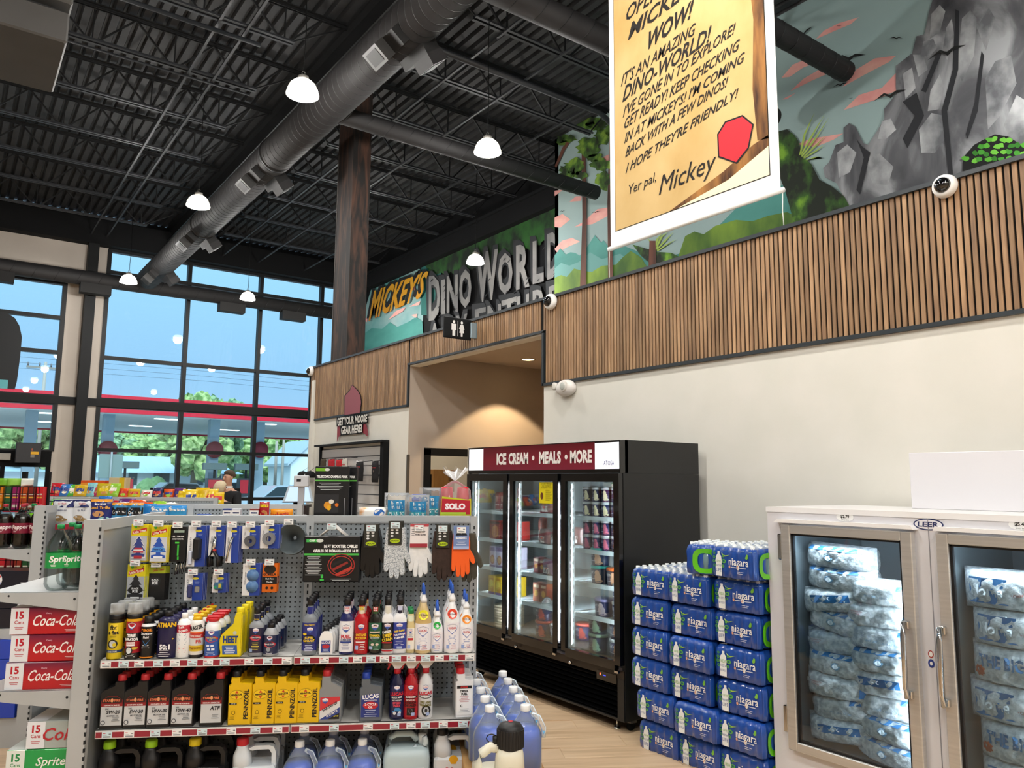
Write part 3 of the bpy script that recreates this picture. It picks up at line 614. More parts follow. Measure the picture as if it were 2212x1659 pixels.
for ch, x0, x1, yl0, yl1, yr0, yr1 in LT:
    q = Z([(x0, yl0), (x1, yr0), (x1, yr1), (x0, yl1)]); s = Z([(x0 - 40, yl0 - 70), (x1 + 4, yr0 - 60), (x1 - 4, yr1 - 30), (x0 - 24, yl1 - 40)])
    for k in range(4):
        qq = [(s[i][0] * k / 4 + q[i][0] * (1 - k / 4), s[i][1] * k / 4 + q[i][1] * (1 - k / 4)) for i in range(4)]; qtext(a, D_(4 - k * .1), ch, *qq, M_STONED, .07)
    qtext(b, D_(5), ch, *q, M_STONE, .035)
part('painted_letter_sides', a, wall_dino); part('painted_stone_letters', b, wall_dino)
mb = MB(); q = Z([(225, 945), (775, 745), (690, 1030), (165, 1265)]); s = [(x - 4, y - 5) for x, y in q]
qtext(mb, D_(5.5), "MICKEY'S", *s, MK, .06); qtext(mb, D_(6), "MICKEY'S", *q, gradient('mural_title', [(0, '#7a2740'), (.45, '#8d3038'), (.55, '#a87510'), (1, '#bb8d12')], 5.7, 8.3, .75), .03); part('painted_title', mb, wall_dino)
mb = MB(); rr = random.Random(2)
for ch, x0, x1, yl0, yl1, yr0, yr1 in LT:
    for i in range(3):
        x = rr.uniform(x0 + 10, x1 - 10); y = rr.uniform(yl0 + 20, yl1 - 20); c = [(x, y), (x + 14, y - 24), (x + 30, y - 30), (x + 18, y - 18), (x + 4, y + 4)]; wpoly(mb, D_(6.5), Z(c), M_STONED)
part('painted_cracks', mb, wall_dino)
# hanging banner ------------------------------------------------------------
XB = XW + .04
bn = thing('hanging_banner', 'tall white-edged banner printed as a parchment letter hanging above the slats', 'banner')
b0, b1, bz0, bz1 = 5.335, 3.425, 4.07, 7.9
mb = MB(); mb.add([(XB, b0, bz0), (XB, b1, bz0), (XB, b1, bz1), (XB, b0, bz1)], [(0, 1, 2, 3)], WHITE); mb.add([(XB + .004, b0, bz0), (XB + .004, b1, bz0), (XB + .004, b1, bz1), (XB + .004, b0, bz1)], [(3, 2, 1, 0)], WHITE); part('cloth', mb, bn)
mb = MB(); M_PARCH = noisy('parchment', '#b8965a', '#cfb27c', (1.6, 1.6, 1.2), .8, detail=5); M_BURN = noisy('burnt_edge', '#3d2312', '#a8743a', (6, 10, 2), .8, detail=5)
p0, p1, pz0 = b0 - .075, b1 + .09, bz0 + .16
mb.box(XB - .003, XB - .002, p1 - .006, p0 + .006, pz0 - .006, bz1, MK)
mb.add([(XB - .004, p0, pz0), (XB - .004, p1, pz0), (XB - .004, p1, bz1), (XB - .004, p0, bz1)], [(0, 1, 2, 3)], M_PARCH)
def ed(pts, m, k): mb.add([(XB - .004 - .001 * k, y, z) for y, z in pts], [tuple(range(len(pts)))], m)
ed([(p1, pz0), (p1, pz0 + .25), (p1 + .4, pz0 + .09), (p1 + .95, pz0)], C('#efe6c0'), 1)
ed([(p1 + .95, pz0), (p1 + .4, pz0 + .085), (p1, pz0 + .24), (p1, pz0 + .33), (p1 + .14, pz0 + .3), (p1 + .45, pz0 + .17), (p1 + 1.05, pz0)], M_BURN, 2)
ed([(p1, pz0 + .3), (p1 + .1, pz0 + .32), (p1 + .13, 5.0), (p1 + .1, 5.6), (p1 + .16, 6.3), (p1 + .13, bz1), (p1, bz1)], M_BURN, 2)
part('parchment_print', mb, bn)
INK = mat('banner_ink', '#1a1613', .8); mb = MB(); XT = XB - .008
def bline(t, x0, y0, x1, y1, h0, h1, sl=6, bold=.012): qtext(mb, XT, t, (x0 + sl, y0 - h0), (x1 + sl, y1 - h1), (x1, y1), (x0, y0), INK, bold)
bline("I HOPE THEY'RE FRIENDLY!", 1351, 376, 1590, 212, 25, 24); bline('BACK WITH A FEW DINOS!', 1350, 341, 1568, 188, 25, 25); bline("IN AT MICKEY'S! I'M COMING", 1348, 311, 1604, 135, 26, 26)
bline('GET READY! KEEP CHECKING', 1346, 281, 1593, 109, 27, 27); bline("I'VE GONE IN TO EXPLORE!", 1345, 255, 1584, 74, 28, 28); bline('DINO-WORLD!', 1344, 222, 1530, 92, 38, 40, 8, .02); bline("IT'S AN AMAZING", 1341, 188, 1498, 76, 30, 30); bline('WOW!', 1392, 114, 1490, 42, 46, 46, 10, .03)
bline("MICKEY'S", 1356, 88, 1520, -36, 42, 46, 10, .02); bline('OPEN AT', 1349, 50, 1476, -44, 38, 42, 8, .015); bline('Yer pal,', 1354, 430, 1416, 398, 30, 28, 4, 0); bline('Mickey', 1420, 436, 1538, 384, 58, 62, 12, 0)
part('lettering', mb, bn)
mb = MB(); wpoly(mb, XT, [(1549, 290), (1566, 262), (1604, 248), (1628, 268), (1618, 320), (1592, 354), (1551, 340)], MK); wpoly(mb, XT - .001, [(1552, 291), (1568, 265), (1603, 252), (1625, 270), (1615, 319), (1590, 350), (1554, 337)], C('#c1202e', .7)); part('emblem_panel', mb, bn)
part('bottom_rail', MB().tube([(XB, b0 + .03, bz0), (XB, b1 - .03, bz0)], .022, WHITE, 10), bn)
for y_ in (b0 + .02, b1 - .02): part('tie_cord', MB().tube([(XB, y_, bz0), (XB + .004, y_ + .01, 3.9), (XB, y_, 3.755)], .004, C('#d8dcd4'), 5), bn)
for y_ in (b0 - .1, b1 + .1): part('hanger_wire', MB().tube([(XB, y_, bz1), (XB, y_, 8.6)], .004, M_BLK, 5), bn)
# shaped sign over the merchandise wall ---------------------------------------
sg = thing('shaped_wall_sign', 'cut-out sign with raised white letters and red ribbon on the slat wall', 'sign'); Z3 = lambda pts: zz(640, 740, 8.295, pts); XS = XW - .05
mb = MB(); wpoly(mb, XS + .012, Z3([(862, 1300), (870, 960), (960, 860), (1000, 765), (1060, 820), (1110, 880), (1150, 960), (1160, 1080), (1135, 1260)]), C('#94525c', .6)); wpoly(mb, XS + .016, Z3([(855, 1310), (860, 950), (955, 850), (1000, 752), (1070, 812), (1120, 870), (1162, 955), (1174, 1090), (1145, 1275)]), M_BLK); part('red_shield', mb, sg)
mb = MB(); wpoly(mb, XS + .014, Z3([(722, 1340), (1285, 1262), (1290, 1430), (1200, 1448), (1190, 1625), (790, 1665), (785, 1505), (722, 1505)]), M_BLK)
wpoly(mb, XS + .02, Z3([(735, 1500), (790, 1505), (800, 1640), (760, 1690), (726, 1790)]), C('#8f3440', .6)); wpoly(mb, XS + .02, Z3([(1190, 1470), (1250, 1450), (1285, 1600), (1275, 1680), (1190, 1610)]), C('#8f3440', .6)); part('ribbon', mb, sg)
mb = MB(); M_RL = C('#dcd9d2', .5)
qtext(mb, XS, 'GET YOUR MOOSE', *Z3([(735, 1352), (1275, 1280), (1265, 1420), (735, 1495)]), M_RL, .045, .012, M_BLK); qtext(mb, XS, 'GEAR HERE!', *Z3([(805, 1500), (1180, 1460), (1175, 1610), (800, 1650)]), M_RL, .045, .012, M_BLK); part('raised_letters', mb, sg)
# restroom blade sign -------------------------------------------------------
rs = thing('restroom_sign', 'black blade sign with white man and woman figures above the alcove', 'sign', (XW, 7.63, 3.60))
part('panel', MB().bbox(-.47, -.09, -.012, .012, -.13, .12, M_BLK, .004), rs); part('bracket', MB().bbox(-.1, 0, -.02, .02, -.1, .09, mat('sign_alloy', '#9fb4bf', .35, .5), .005), rs)
mb = MB()
for cx, f in ((-.335, 0), (-.225, 1)):
    mb.disc(cx, .068, .016, .018, -.0135, WHITE, 14)
    if f: mb.poly([(cx - .02, .045), (cx + .02, .045), (cx + .038, -.01), (cx + .024, -.015), (cx + .034, -.055), (cx + .014, -.055), (cx + .012, -.1), (cx - .012, -.1), (cx - .014, -.055), (cx - .034, -.055), (cx - .024, -.015), (cx - .038, -.01)], -.0135, WHITE)
    else: mb.poly([(cx - .034, .045), (cx + .034, .045), (cx + .034, -.03), (cx + .02, -.03), (cx + .02, -.1), (cx - .02, -.1), (cx - .02, -.03), (cx - .034, -.03)], -.0135, WHITE)
mb.rect(-.283, -.278, -.1, .085, -.0135, WHITE); part('pictograms', mb, rs)
# dome cameras and emergency light on the wall --------------------------------
def dome_camera(y, z, label, s=1.0):
    t = thing('dome_camera', label, 'security camera', (XW - .03, y, z), 0, 'dome cameras'); t.rotation_euler = (0, math.radians(-90), 0); t.scale = (s, s, s)
    part('base_ring', MB().loft([(0, .072, .072), (.012, .076, .076), (.045, .07, .07), (.055, .056, .056), (.055, .05, .05)], WHITE, 24, cap1=False), t)
    part('dome', MB().loft([(.05, .051, .051), (.07, .046, .046), (.088, .03, .03), (.095, .006, .006)], mat('smoked_dome', '#08090b', .06, coat=1.0), 20), t)
    part('lens', MB().cyl(.018, 0, .075, .09, .013, mat('lens_glass', '#50606c', .1), 12), t)
    return t
for px_, py_, lb in ((2041, 402, 'dome camera high on the slats below the painted leaf bush'), (1190, 652, 'dome camera on the slat corner beside the alcove opening'), (672, 802, 'small dome camera at the far end of the slat wall')):
    q = onX(px_, py_, XW - .05); dome_camera(min(q.y, WE - .08), min(q.z, 3.69), lb, 1.0 if px_ > 2000 else 1.12)
q = onX(1219, 838, XW - .06)
em = thing('emergency_light', 'white oval emergency light fixed just under the slat band', 'emergency light', (XW, q.y, q.z)); em.rotation_euler = (0, math.radians(-90), 0)
part('housing', MB().loft([(0, .075, .125), (.03, .085, .135), (.07, .08, .12), (.095, .05, .08), (.1, .02, .03)], C('#e9e4df', .4), 28), em)
part('lamp_head', MB().loft([(.08, .052, .052, .01, -.03), (.112, .05, .05, .01, -.032), (.114, .046, .046, .01, -.032)], C('#dcd9d2'), 20), em)
part('lens', MB().loft([(.112, .043, .043, .01, -.032), (.118, .03, .03, .01, -.032), (.12, .012, .012, .01, -.032)], mat('emergency_lens', '#b9bdb6', .15), 18), em)
part('side_head', MB().loft([(.03, .035, .03, .03, .145), (.075, .04, .032, .03, .15), (.08, .03, .025, .03, .152)], C('#dcd9d2'), 16), em)
# ================================================================== three-door display freezer
FZX, FZY = 4.094, 5.227
ORD = ['first', 'second', 'third', 'fourth', 'fifth', 'sixth', 'seventh', 'eighth', 'ninth', 'tenth', 'eleventh', 'twelfth']
def FW(lx, ly, z): return (FZX + ly, FZY - lx, z)
R90 = -PI / 2
fz = thing('display_freezer', 'black three-door glass display freezer with red lit header', 'freezer', (FZX, FZY, 0), R90)
M_FB = noisy('freezer_black', '#1b1c1d', '#202122', (2, 2, 2), .35); M_FIN = mat('freezer_lining', '#6f7577', .45); M_FG = mat('freezer_gloss', '#0b0b0c', .12, coat=.6)
M_CHR = mat('chrome', '#d0d0cf', .15, 1.0); M_SS = noisy('brushed_steel', '#c4c2be', '#d2d0cc', (1, 1, 60), .4, .7)
mb = MB(); mb.box(-1.05, -1.02, .0, .85, .085, 1.869, M_FB); mb.box(1.02, 1.05, .0, .85, .085, 1.869, M_FB); mb.box(-1.019, 1.019, .82, .849, .085, 1.869, M_FB); mb.box(-1.05, 1.05, .02, .85, 1.87, 2.118, M_FB); mb.box(-1.02, 1.02, .05, .82, .085, .47, M_FB)
part('cabinet', mb, fz)
mb = MB(); mb.box(-1.02, 1.02, .74, .82, .47, 1.87, M_FIN); mb.box(-1.02, -1.0, .08, .74, .47, 1.87, M_FIN); mb.box(1.0, 1.02, .08, .74, .47, 1.87, M_FIN); mb.box(-1.0, 1.0, .1, .74, .46, .485, C('#3c3f40'))
part('lining', mb, fz)
part('side_trim', MB().box(-1.062, -1.045, -.02, .03, .3, 2.12, mat('cream_edge', '#d8d2c4', .4)), fz)
hd = part('header_sign', MB().box(-1.03, 1.05, -.03, .05, 1.87, 2.115, M_FG), fz)
M_LBW = mat('lightbox_white', '#e9ebf2', .5, emit=.55); M_LBR = gradient('lightbox_red', [(0, '#7c2337'), (.5, '#7d1b2c'), (1, '#5d0e1a')], 1.895, 2.1, .3)
part('light_panel', MB().rect(-1.015, -.77, 1.9, 2.1, -.032, M_LBW).rect(.772, 1.04, 1.9, 2.1, -.032, M_LBW).rect(-.77, .772, 1.898, 2.108, -.033, M_LBR), hd)
mb = MB(); INKB = C('#3c3478', .5)
for t_, x_, w_ in (('ICE', -.475, .15), ('CREAM', -.22, .29), ('MEALS', .22, .29), ('MORE', .61, .26)): mb.text(t_, x_, 2.0, .105, C('#f4f0ec', .4), -.035, w=w_, bold=.05)
for x_ in (-.005, .43): mb.disc(x_, 2.0, .018, .02, -.035, C('#f4f0ec', .4), 14)
mb.text('ATOSA', .93, 1.945, .034, INKB, -.035, w=.115); mb.disc(.998, 1.965, .004, .004, -.035, INKB, 8); part('lettering', mb, hd)
for i, (x0, x1) in enumerate(((-1.028, -.372), (-.334, .334), (.378, 1.045))):
    d = link('glass_door', None, fz); g0, g1 = x0 + .05, x1 - .06
    mb = MB(); fr = M_FG
    mb.box(x0, g0, -.045, -.002, .48, 1.865, fr); mb.box(g1, x1, -.045, -.002, .48, 1.865, fr); mb.box(g0, g1, -.045, -.002, 1.803, 1.865, fr); mb.box(g0, g1, -.045, -.002, .44, .505, fr); part('door_frame', mb, d)
    part('glass_pane', MB().box(g0, g1, -.03, -.024, .505, 1.803, glass('freezer_glass', '#e8f0f0', .05)), d)
    part('gasket', MB().box(g0, g0 + .008, -.02, 0, .505, 1.803, C('#9aa1a3')).box(g1 - .008, g1, -.02, 0, .505, 1.803, C('#9aa1a3')), d)
    part('hinge', MB().box(x1 - .06, x1 - .02, -.05, -.02, .425, .44, M_CHR), d)
    part('lock', MB().cyl(x0 + .1, 0, -.01, .01, .012, M_CHR, 10), d, (0, -.035, .4), rot=(PI / 2, 0, 0))
    for k, z_ in enumerate((1.525, 1.265, 1.008, .762)):
        part('shelf', MB().box(g0 - .03, g1 + .03, .07, .7, z_ - .012, z_, C('#c9d2d6', .35)).box(g0 - .03, g1 + .03, .06, .072, z_ - .026, z_ + .006, C('#dfe8ec', .3)), fz)
    led = part('led_strip', MB().box(g0 - .012, g0 + .008, .03, .05, .5, 1.8, C('#d8dadb')), fz)
    mb = MB()
    for k in range(20): mb.box(g0 - .006, g0 + .008, .024, .03, .53 + k * .064, .565 + k * .064, mat('led_dot', '#eef6ff', .5, emit=5))
    part('led_chips', mb, led, kind='stuff')
    ld = bpy.data.lights.new('freezer_led_fill', 'AREA'); ld.shape = 'RECTANGLE'; ld.size = .02; ld.size_y = 1.25; ld.energy = 17; ld.color = (.9, .96, 1)
    o = link('led_fill_light', ld, fz, (g0 - .022, .03, 1.15)); o.rotation_euler = (PI / 2, 0, math.radians(-35))
    ld = bpy.data.lights.new('freezer_led_fill', 'AREA'); ld.shape = 'RECTANGLE'; ld.size = .02; ld.size_y = 1.25; ld.energy = 13; ld.color = (.9, .96, 1)
    o = link('led_fill_light', ld, fz, (g1 + .03, .03, 1.15)); o.rotation_euler = (PI / 2, 0, math.radians(35))  # unseen fill light added behind the right frame, no LED strip there
part('kick_panel', MB().box(-1.03, 1.045, -.01, .05, .38, .44, C('#241c17', .3)).box(-1.03, 1.045, -.01, .05, .085, .1, M_FB).box(.98, 1.045, -.012, .05, .1, .38, M_FB).box(-1.03, -.98, -.01, .05, .1, .38, M_FB), fz)
_lm = MB().add([(-.98, .03, 0), (.98, .03, 0), (.98, -.006, -.02), (-.98, -.006, -.02), (-.98, .03, -.012), (.98, .03, -.012)], [(0, 3, 2, 1), (2, 3, 4, 5), (0, 4, 3), (1, 2, 5)], M_FG).mesh('louver')
for k in range(8): link('louver', _lm, fz, (0, 0, .375 - k * .034))
part('control_panel', MB().box(.76, .975, -.016, -.005, .335, .4, M_FG).rect(.795, .807, .37, .385, -.0165, mat('red_led', '#ff3b20', .5, emit=6)).rect(.83, .86, .37, .378, -.0165, mat('blue_led', '#3a45c8', .5, emit=1.2)), fz)
part('badge', MB().disc(-.9, .405, .05, .02, -.0115, C('#2c2a55')).text('Atosa', -.9, .405, .018, WHITE, -.0118), fz)
for cx_, cy_ in ((-.95, .1), (1.0, .1), (-.95, .75), (1.0, .75), (-.2, .1)):
    c_ = part('caster', MB().box(cx_ - .03, cx_ + .03, cy_ - .03, cy_ + .03, .06, .085, C('#55565a')), fz); part('wheel', MB().loft([(-.012, .03, .03), (-.006, .036, .036), (.006, .036, .036), (.012, .03, .03)], M_BLKP, 18), c_, (cx_, cy_, .037), rot=(0, PI / 2, 0))
for cx_ in (.92,): part('levelling_foot', MB().cyl(cx_, .04, 0, .02, .025, M_CHR, 12).cyl(cx_, .04, .02, .085, .008, M_CHR, 8), fz)
part('notice', MB().rect(.075, .265, 1.62, 1.795, -.0305, C('#e3d510', .5)).text('LOCALLY SMOKED', .17, 1.782, .011, INK, -.031, maxw=.16).text('DALTON MEATS', .17, 1.765, .011, INK, -.031, maxw=.14).text('BOARDMAN OHIO', .17, 1.748, .011, INK, -.031, maxw=.14).lines(.16, .25, 1.73, 12, .008, C('#8a7d10'), -.031, .003).disc(.11, 1.68, .02, .03, -.031, C('#6b3d1c'), 12), fz)
part('sticker', MB().rect(.955, .983, 1.765, 1.785, -.0305, WHITE).lines(.959, .98, 1.777, 2, .006, INK, -.031, .002), fz)
# ---- stock inside
def pouch(w, h, d, m, seed=0, nx=10, nz=12, crimp=.08, wr=.004):
    """pillow bag standing on z=0, facing -y; returns builder and a function that bends print onto its face"""
    r = random.Random(seed); ph = [r.uniform(0, 6.3) for _ in range(6)]
    def bul(x, z):
        a = max(0, 1 - abs(2 * x / w) ** 3.0); t = min(max(z / h, 0), 1); b = max(0, 1 - abs(2 * t - 1) ** (1 / crimp if crimp > .0 else 8))
        return d / 2 * (a * b) ** .6 + wr * math.sin(9 * x / w * 3 + ph[0] + 5 * t) * a * b * math.sin(11 * t + ph[1] + 4 * x / w)
    mb = MB()
    for s in (-1, 1):
        vs = [(w * (i / nx - .5), s * max(bul(w * (i / nx - .5), h * j / nz), .0006), h * j / nz) for j in range(nz + 1) for i in range(nx + 1)]
        q = [(j * (nx + 1) + i, j * (nx + 1) + i + 1, (j + 1) * (nx + 1) + i + 1, (j + 1) * (nx + 1) + i) for j in range(nz) for i in range(nx)]
        mb.add(vs, q if s < 0 else [tuple(reversed(f)) for f in q], m, True)
    return mb, (lambda x, z, y: (x, -max(bul(x, z), .0006) + y, z))
def tub(name, label, lid, band, scoop, r=.058, h=.11, big=False, word="Toft's"):
    t = thing(name, label, 'ice cream', group='ice cream tubs in the freezer'); ry = r * (.78 if big else 1)
    part('cup', MB().loft([(0, r * .9, ry * .9), (.004, r * .92, ry * .92), (h, r, ry)], C(band, .35), 22), t)
    part('lid', MB().loft([(h - .004, r * 1.04, ry * 1.04), (h + .014, r * 1.04, ry * 1.04), (h + .018, r * .98, ry * .98)], C(lid, .3), 22), t)
    f = lambda x, z, y: (x, -ry * math.sqrt(max(0, 1 - (x / r) ** 2)) * (.92 + .08 * z / h) + y, z)
    mb = MB(); mb.disc(.35 * r, h * .42, r * .36, h * .27, -.0012, C(scoop, .5), 14, f); mb.disc(.3 * r, h * .7, r * .25, h * .19, -.0014, C(scoop, .5), 12, f); mb.disc(.42 * r, h * .2, r * .4, h * .12, -.0013, C(scoop, .6), 12, f)
    mb.text(word, -.38 * r, h * .72, h * .2, C('#f1f1f4'), -.0016, maxw=r * .8, fn=f, rot=.12); mb.rect(-r * .8, r * .1, h * .3, h * .33, -.0015, C('#c9cad6'), f, 3); part('print', mb, t)
    return t
def carton(name, label, cat, w, d, h, face, group=None, deco=()):
    t = thing(name, label, cat, group=group); part('box', MB().bbox(-w / 2, w / 2, -d / 2, d / 2, 0, h, C(face, .35), .002), t); mb = MB()
    for k in deco:
        if k[0] == 'r': mb.rect(k[1] * w, k[2] * w, k[3] * h, k[4] * h, -d / 2 - .0008 - .0002 * (k[6] if len(k) > 6 else 0), C(k[5], .4))
        if k[0] == 'd': mb.disc(k[1] * w, k[2] * h, k[3] * w, k[4] * h, -d / 2 - .0012, C(k[5], .45), 16)
        if k[0] == 't': mb.text(k[1], k[2] * w, k[3] * h, k[4] * h, C(k[6], .5), -d / 2 - .0016, maxw=k[5] * w, bold=.02)
        if k[0] == 'l': mb.lines(k[1] * w, k[2] * w, k[3] * h, k[4], k[5] * h, C(k[6]), -d / 2 - .0012, k[5] * h * .4)
    if deco: part('print', mb, t)
    return t
def put(proto, spots, base, desc, group=None, rz=R90, used=[]):
    """place a product and its copies at world spots; each gets its own label"""
    out = []
    for i, (loc, lb) in enumerate(spots):
        if proto.name not in used: o = proto; used.append(proto.name); o.location = loc; o.rotation_euler = (0, 0, rz)
        else: o = dup(proto, loc, rz)
        o['label'] = desc % lb if '%s' in desc else desc
        if group: o['group'] = group
        out.append(o)
    return out
SH = (1.525, 1.265, 1.008, .762, .486); SN = ('top', 'second', 'third', 'fourth', 'bottom')
# right door: rows of tubs
TS = [('#c9cdd2', '#232a55', '#e9dcb8'), ('#c9cdd2', '#232a55', '#c76a82'), ('#c9cdd2', '#27305e', '#9a5a44'), ('#8fb8dd', '#2a3a6e', '#f0eee4')]
kinds = {}
def get_tub(key, big):
    k = (key, big)
    if k not in kinds:
        lid, band, sc = key; kinds[k] = tub('ice_cream_tub', 'x', lid, band, sc, .085 if big else .052, .118 if big else .1, big)
    return kinds[k]
SIL = '#c2c4c6'
def tubs(door, lx, shelf, key, big, n_up=1, ly=.16, lab=''):
    for u in range(n_up):
        put(get_tub(key, big), [(FW(lx, ly, SH[shelf] + .001 + u * (.137 if big else .119)), '%s%s' % (lab, ', %s of the stack' % ['lower', 'upper'][u] if n_up > 1 else ''))], None, 'ice cream tub behind glass, %s')
VAN, STR, CHO, BLU, ORA, MIN, TEA = (SIL, '#232a55', '#e6d8b2'), (SIL, '#242a58', '#c4667f'), (SIL, '#26264a', '#9a5540'), ('#8db4da', '#22306a', '#eee9dc'), ('#d4662f', '#2b2140', '#b98a6c'), ('#b9d8bd', '#252a55', '#a9d0b2'), ('#2fa7a0', '#22304f', '#c49a80')
for i, lx in enumerate((.5, .61, .72, .83, .94)):
    tubs(3, lx, 0, (VAN, VAN, VAN, STR, BLU)[i], False, 2, .15, '%s from left on top shelf' % ORD[i])
    tubs(3, lx, 1, (STR, STR, STR, CHO, CHO)[i], False, 2, .15, '%s from left on second shelf' % ORD[i])
tubs(3, .62, 2, TEA, True, 2, .16, 'with teal lid on third shelf'); tubs(3, .82, 2, ORA, True, 1, .14, 'with orange lid on third shelf'); tubs(3, .8, 2, CHO, True, 1, .34, 'hidden behind the orange lid on third shelf'); tubs(3, .95, 2, ORA, True, 1, .34, 'with orange lid at the right end of third shelf')
tubs(3, .66, 3, ('#9a94c0', '#232a55', '#b5a3a6'), True, 1, .16, 'with lilac rim on fourth shelf'); tubs(3, .88, 3, ('#b3b6b6', '#232a55', '#e2b56a'), True, 2, .14, 'caramel on fourth shelf')
tubs(3, .6, 4, MIN, True, 2, .15, 'mint green on freezer floor'); tubs(3, .86, 4, (SIL, '#241f3c', '#a46a45'), True, 2, .13, 'brown scoop on freezer floor')
tubs(2, -.08, 4, ('#c4584e', '#20284f', '#b9483e'), True, 2, .15, 'with red lid in the middle door'); tubs(2, .14, 4, (SIL, '#20284f', '#e0a44a'), True, 1, .13, 'with orange scoop in the middle door'); tubs(2, .2, 4, ('#c4584e', '#20284f', '#b9483e'), True, 1, .36, 'with red lid at the back in the middle door')
# middle door: wrapped meat
def meat(name, label, w, h, d, c1, c2, seed, tagc='#e9e6e2'):
    t = thing(name, label, 'meat', group='wrapped meat in the freezer'); mb, f = pouch(w, h, d, noisy('meat_%d' % seed, c1, c2, (40, 40, 40), .25, coat=.8, detail=3), seed, wr=.008); part('pack', mb, t)
    p = MB(); p.rect(-w * .3, w * .12, h * .12, h * .5, -.0015, C(tagc), f, 4); p.disc(-w * .1, h * .42, w * .07, h * .06, -.003, C('#d8442c'), 10, f); p.lines(-w * .26, w * .08, h * .3, 3, h * .06, C('#8a8684'), -.003, .002, f); part('tag', p, t); return t
for i, (lx, sh, w, h, c1, c2, ly, lb) in enumerate(((-.2, 0, .12, .2, '#5a2a2e', '#8a5c44', .25, 'tall smoked meat pack at left on top shelf'), (-.02, 0, .22, .13, '#7a4346', '#a8807c', .14, 'flat pale sausage pack on top shelf'), (.14, 0, .2, .12, '#84504e', '#b08a86', .16, 'wide sausage pack below the yellow notice'), (-.16, 1, .11, .22, '#6a231f', '#9a4a34', .2, 'hanging jerky pack at left on second shelf'), (-.03, 1, .14, .13, '#5f3a3c', '#83605e', .12, 'slanted dark meat pack on second shelf'), (.13, 1, .15, .16, '#6d4a4a', '#93716e', .13, 'tied roll pack with white tag on second shelf'), (.2, 1, .13, .15, '#6b4444', '#8d6a66', .3, 'pack at right end of second shelf'), (0.02, 2, .19, .13, '#574058', '#826c80', .13, 'bagged ring sausage with red dots on third shelf'), (.18, 2, .17, .15, '#665468', '#8d7c8e', .15, 'purple sausage bag at right on third shelf'))):
    put(meat('meat_pack', 'x', w, h, .05, c1, c2, 60 + i), [(FW(lx, ly, SH[sh] + .001), lb)], None, '%s of the freezer')
for i, (lx, z, w, h, c, lb) in enumerate(((-.2, SH[2], .07, .13, '#7d2026', 'dark red meat snack box at left on third shelf'), (-.12, SH[2], .07, .12, '#8a2c2c', 'dark red meat snack box second on third shelf'), (-.2, SH[3], .09, .16, '#a4502c', 'orange printed snack bag at left on fourth shelf'), (-.1, SH[3], .09, .16, '#8c3c24', 'brown printed snack bag second on fourth shelf'))):
    put(carton('snack_box', 'x', 'box', w, .09, h, c, 'boxes in the middle freezer door', (('d', 0, .45, .3, .18, '#e2b24a'), ('r', -.4, .4, .75, .9, '#e8d8c0'))), [(FW(lx, .2, z + .001), lb)], None, '%s of freezer')
for i, (lx, r_) in enumerate(((-.03, .05), (.08, .04), (.18, .05))):
    t = thing('clear_clamshell', 'clear plastic dome on fourth freezer shelf, %s from left' % ORD[i], 'container', FW(lx, .14, SH[3] + .001), R90, 'clear domes'); part('dome', MB().loft([(0, r_, r_), (.02, r_ * .95, r_ * .95), (.05, r_ * .6, r_ * .6), (.06, r_ * .2, r_ * .2)], film('clear_plastic', '#eef2f4', .22, .08), 18), t); part('base', MB().cyl(0, 0, 0, .004, r_ * 1.05, C('#d5d9dc'), 16), t)
# left door
for i in range(4):
    lx = (-.79, -.7, -.61, -.53)[i]; tall = i == 3
    t = thing('sausage_bag', 'x', 'bag', group='red bags on the top shelf'); mb, f = pouch(.085, .22 if tall else .17, .04, C('#8e2a2a', .25), 80 + i); part('pack', mb, t); p = MB(); p.rect(-.04, .04, .005, .06, -.002, C('#e6e2de'), f, 4); p.disc(0, .11, .02, .03, -.002, C('#c98a70'), 10, f); p.lines(-.03, .03, .045, 3, .012, C('#a03a34'), -.004, .003, f); part('print', p, t)
    put(t, [(FW(lx, .16, SH[0] + .001), ORD[i])], None, 'red sausage bag with white tag, %s from left on top freezer shelf')
pz = carton('pizza_box', 'x', 'box', .17, .2, .17, '#8c241f', 'boxes in the left freezer door', (('d', .05, .42, .3, .34, '#c98a3c'), ('d', .05, .42, .22, .26, '#a84a2c'), ('r', -.45, .45, .82, .95, '#3a1512')))
put(pz, [(FW(-.72, .17, SH[1] + .001), 'at left'), (FW(-.53, .17, SH[1] + .001), 'at right')], None, 'red food box with round dish picture %s on second freezer shelf')
pv = carton('meal_box', 'x', 'box', .1, .2, .19, '#c9c0d8', 'boxes in the left freezer door', (('r', -.48, .48, .78, .98, '#8a78ad'), ('d', 0, .38, .36, .22, '#b06a44'), ('d', 0, .38, .25, .15, '#d8b67c'), ('r', -.48, .48, .02, .12, '#7a5c96'), ('t', 'PIZZA', 0, .88, .08, .7, '#5a2030')))
put(pv, [(FW(lx, .17, SH[2] + .001), ORD[i]) for i, lx in enumerate((-.75, -.64, -.53))], None, 'lilac pizza snack box, %s from left on third freezer shelf')
py_ = carton('snack_box', 'x', 'box', .1, .2, .17, '#dfb61f', 'boxes in the left freezer door', (('d', -.05, .55, .32, .25, '#f2dc62'), ('d', .1, .3, .3, .16, '#c98a2c'), ('r', -.48, .48, .02, .16, '#6f3f92'), ('t', 'PUFFS', 0, .82, .1, .7, '#b0301f')))
put(py_, [(FW(lx, .17, SH[3] + .001), ORD[i]) for i, lx in enumerate((-.76, -.65, -.54))], None, 'yellow and purple snack box, %s from left on fourth freezer shelf')
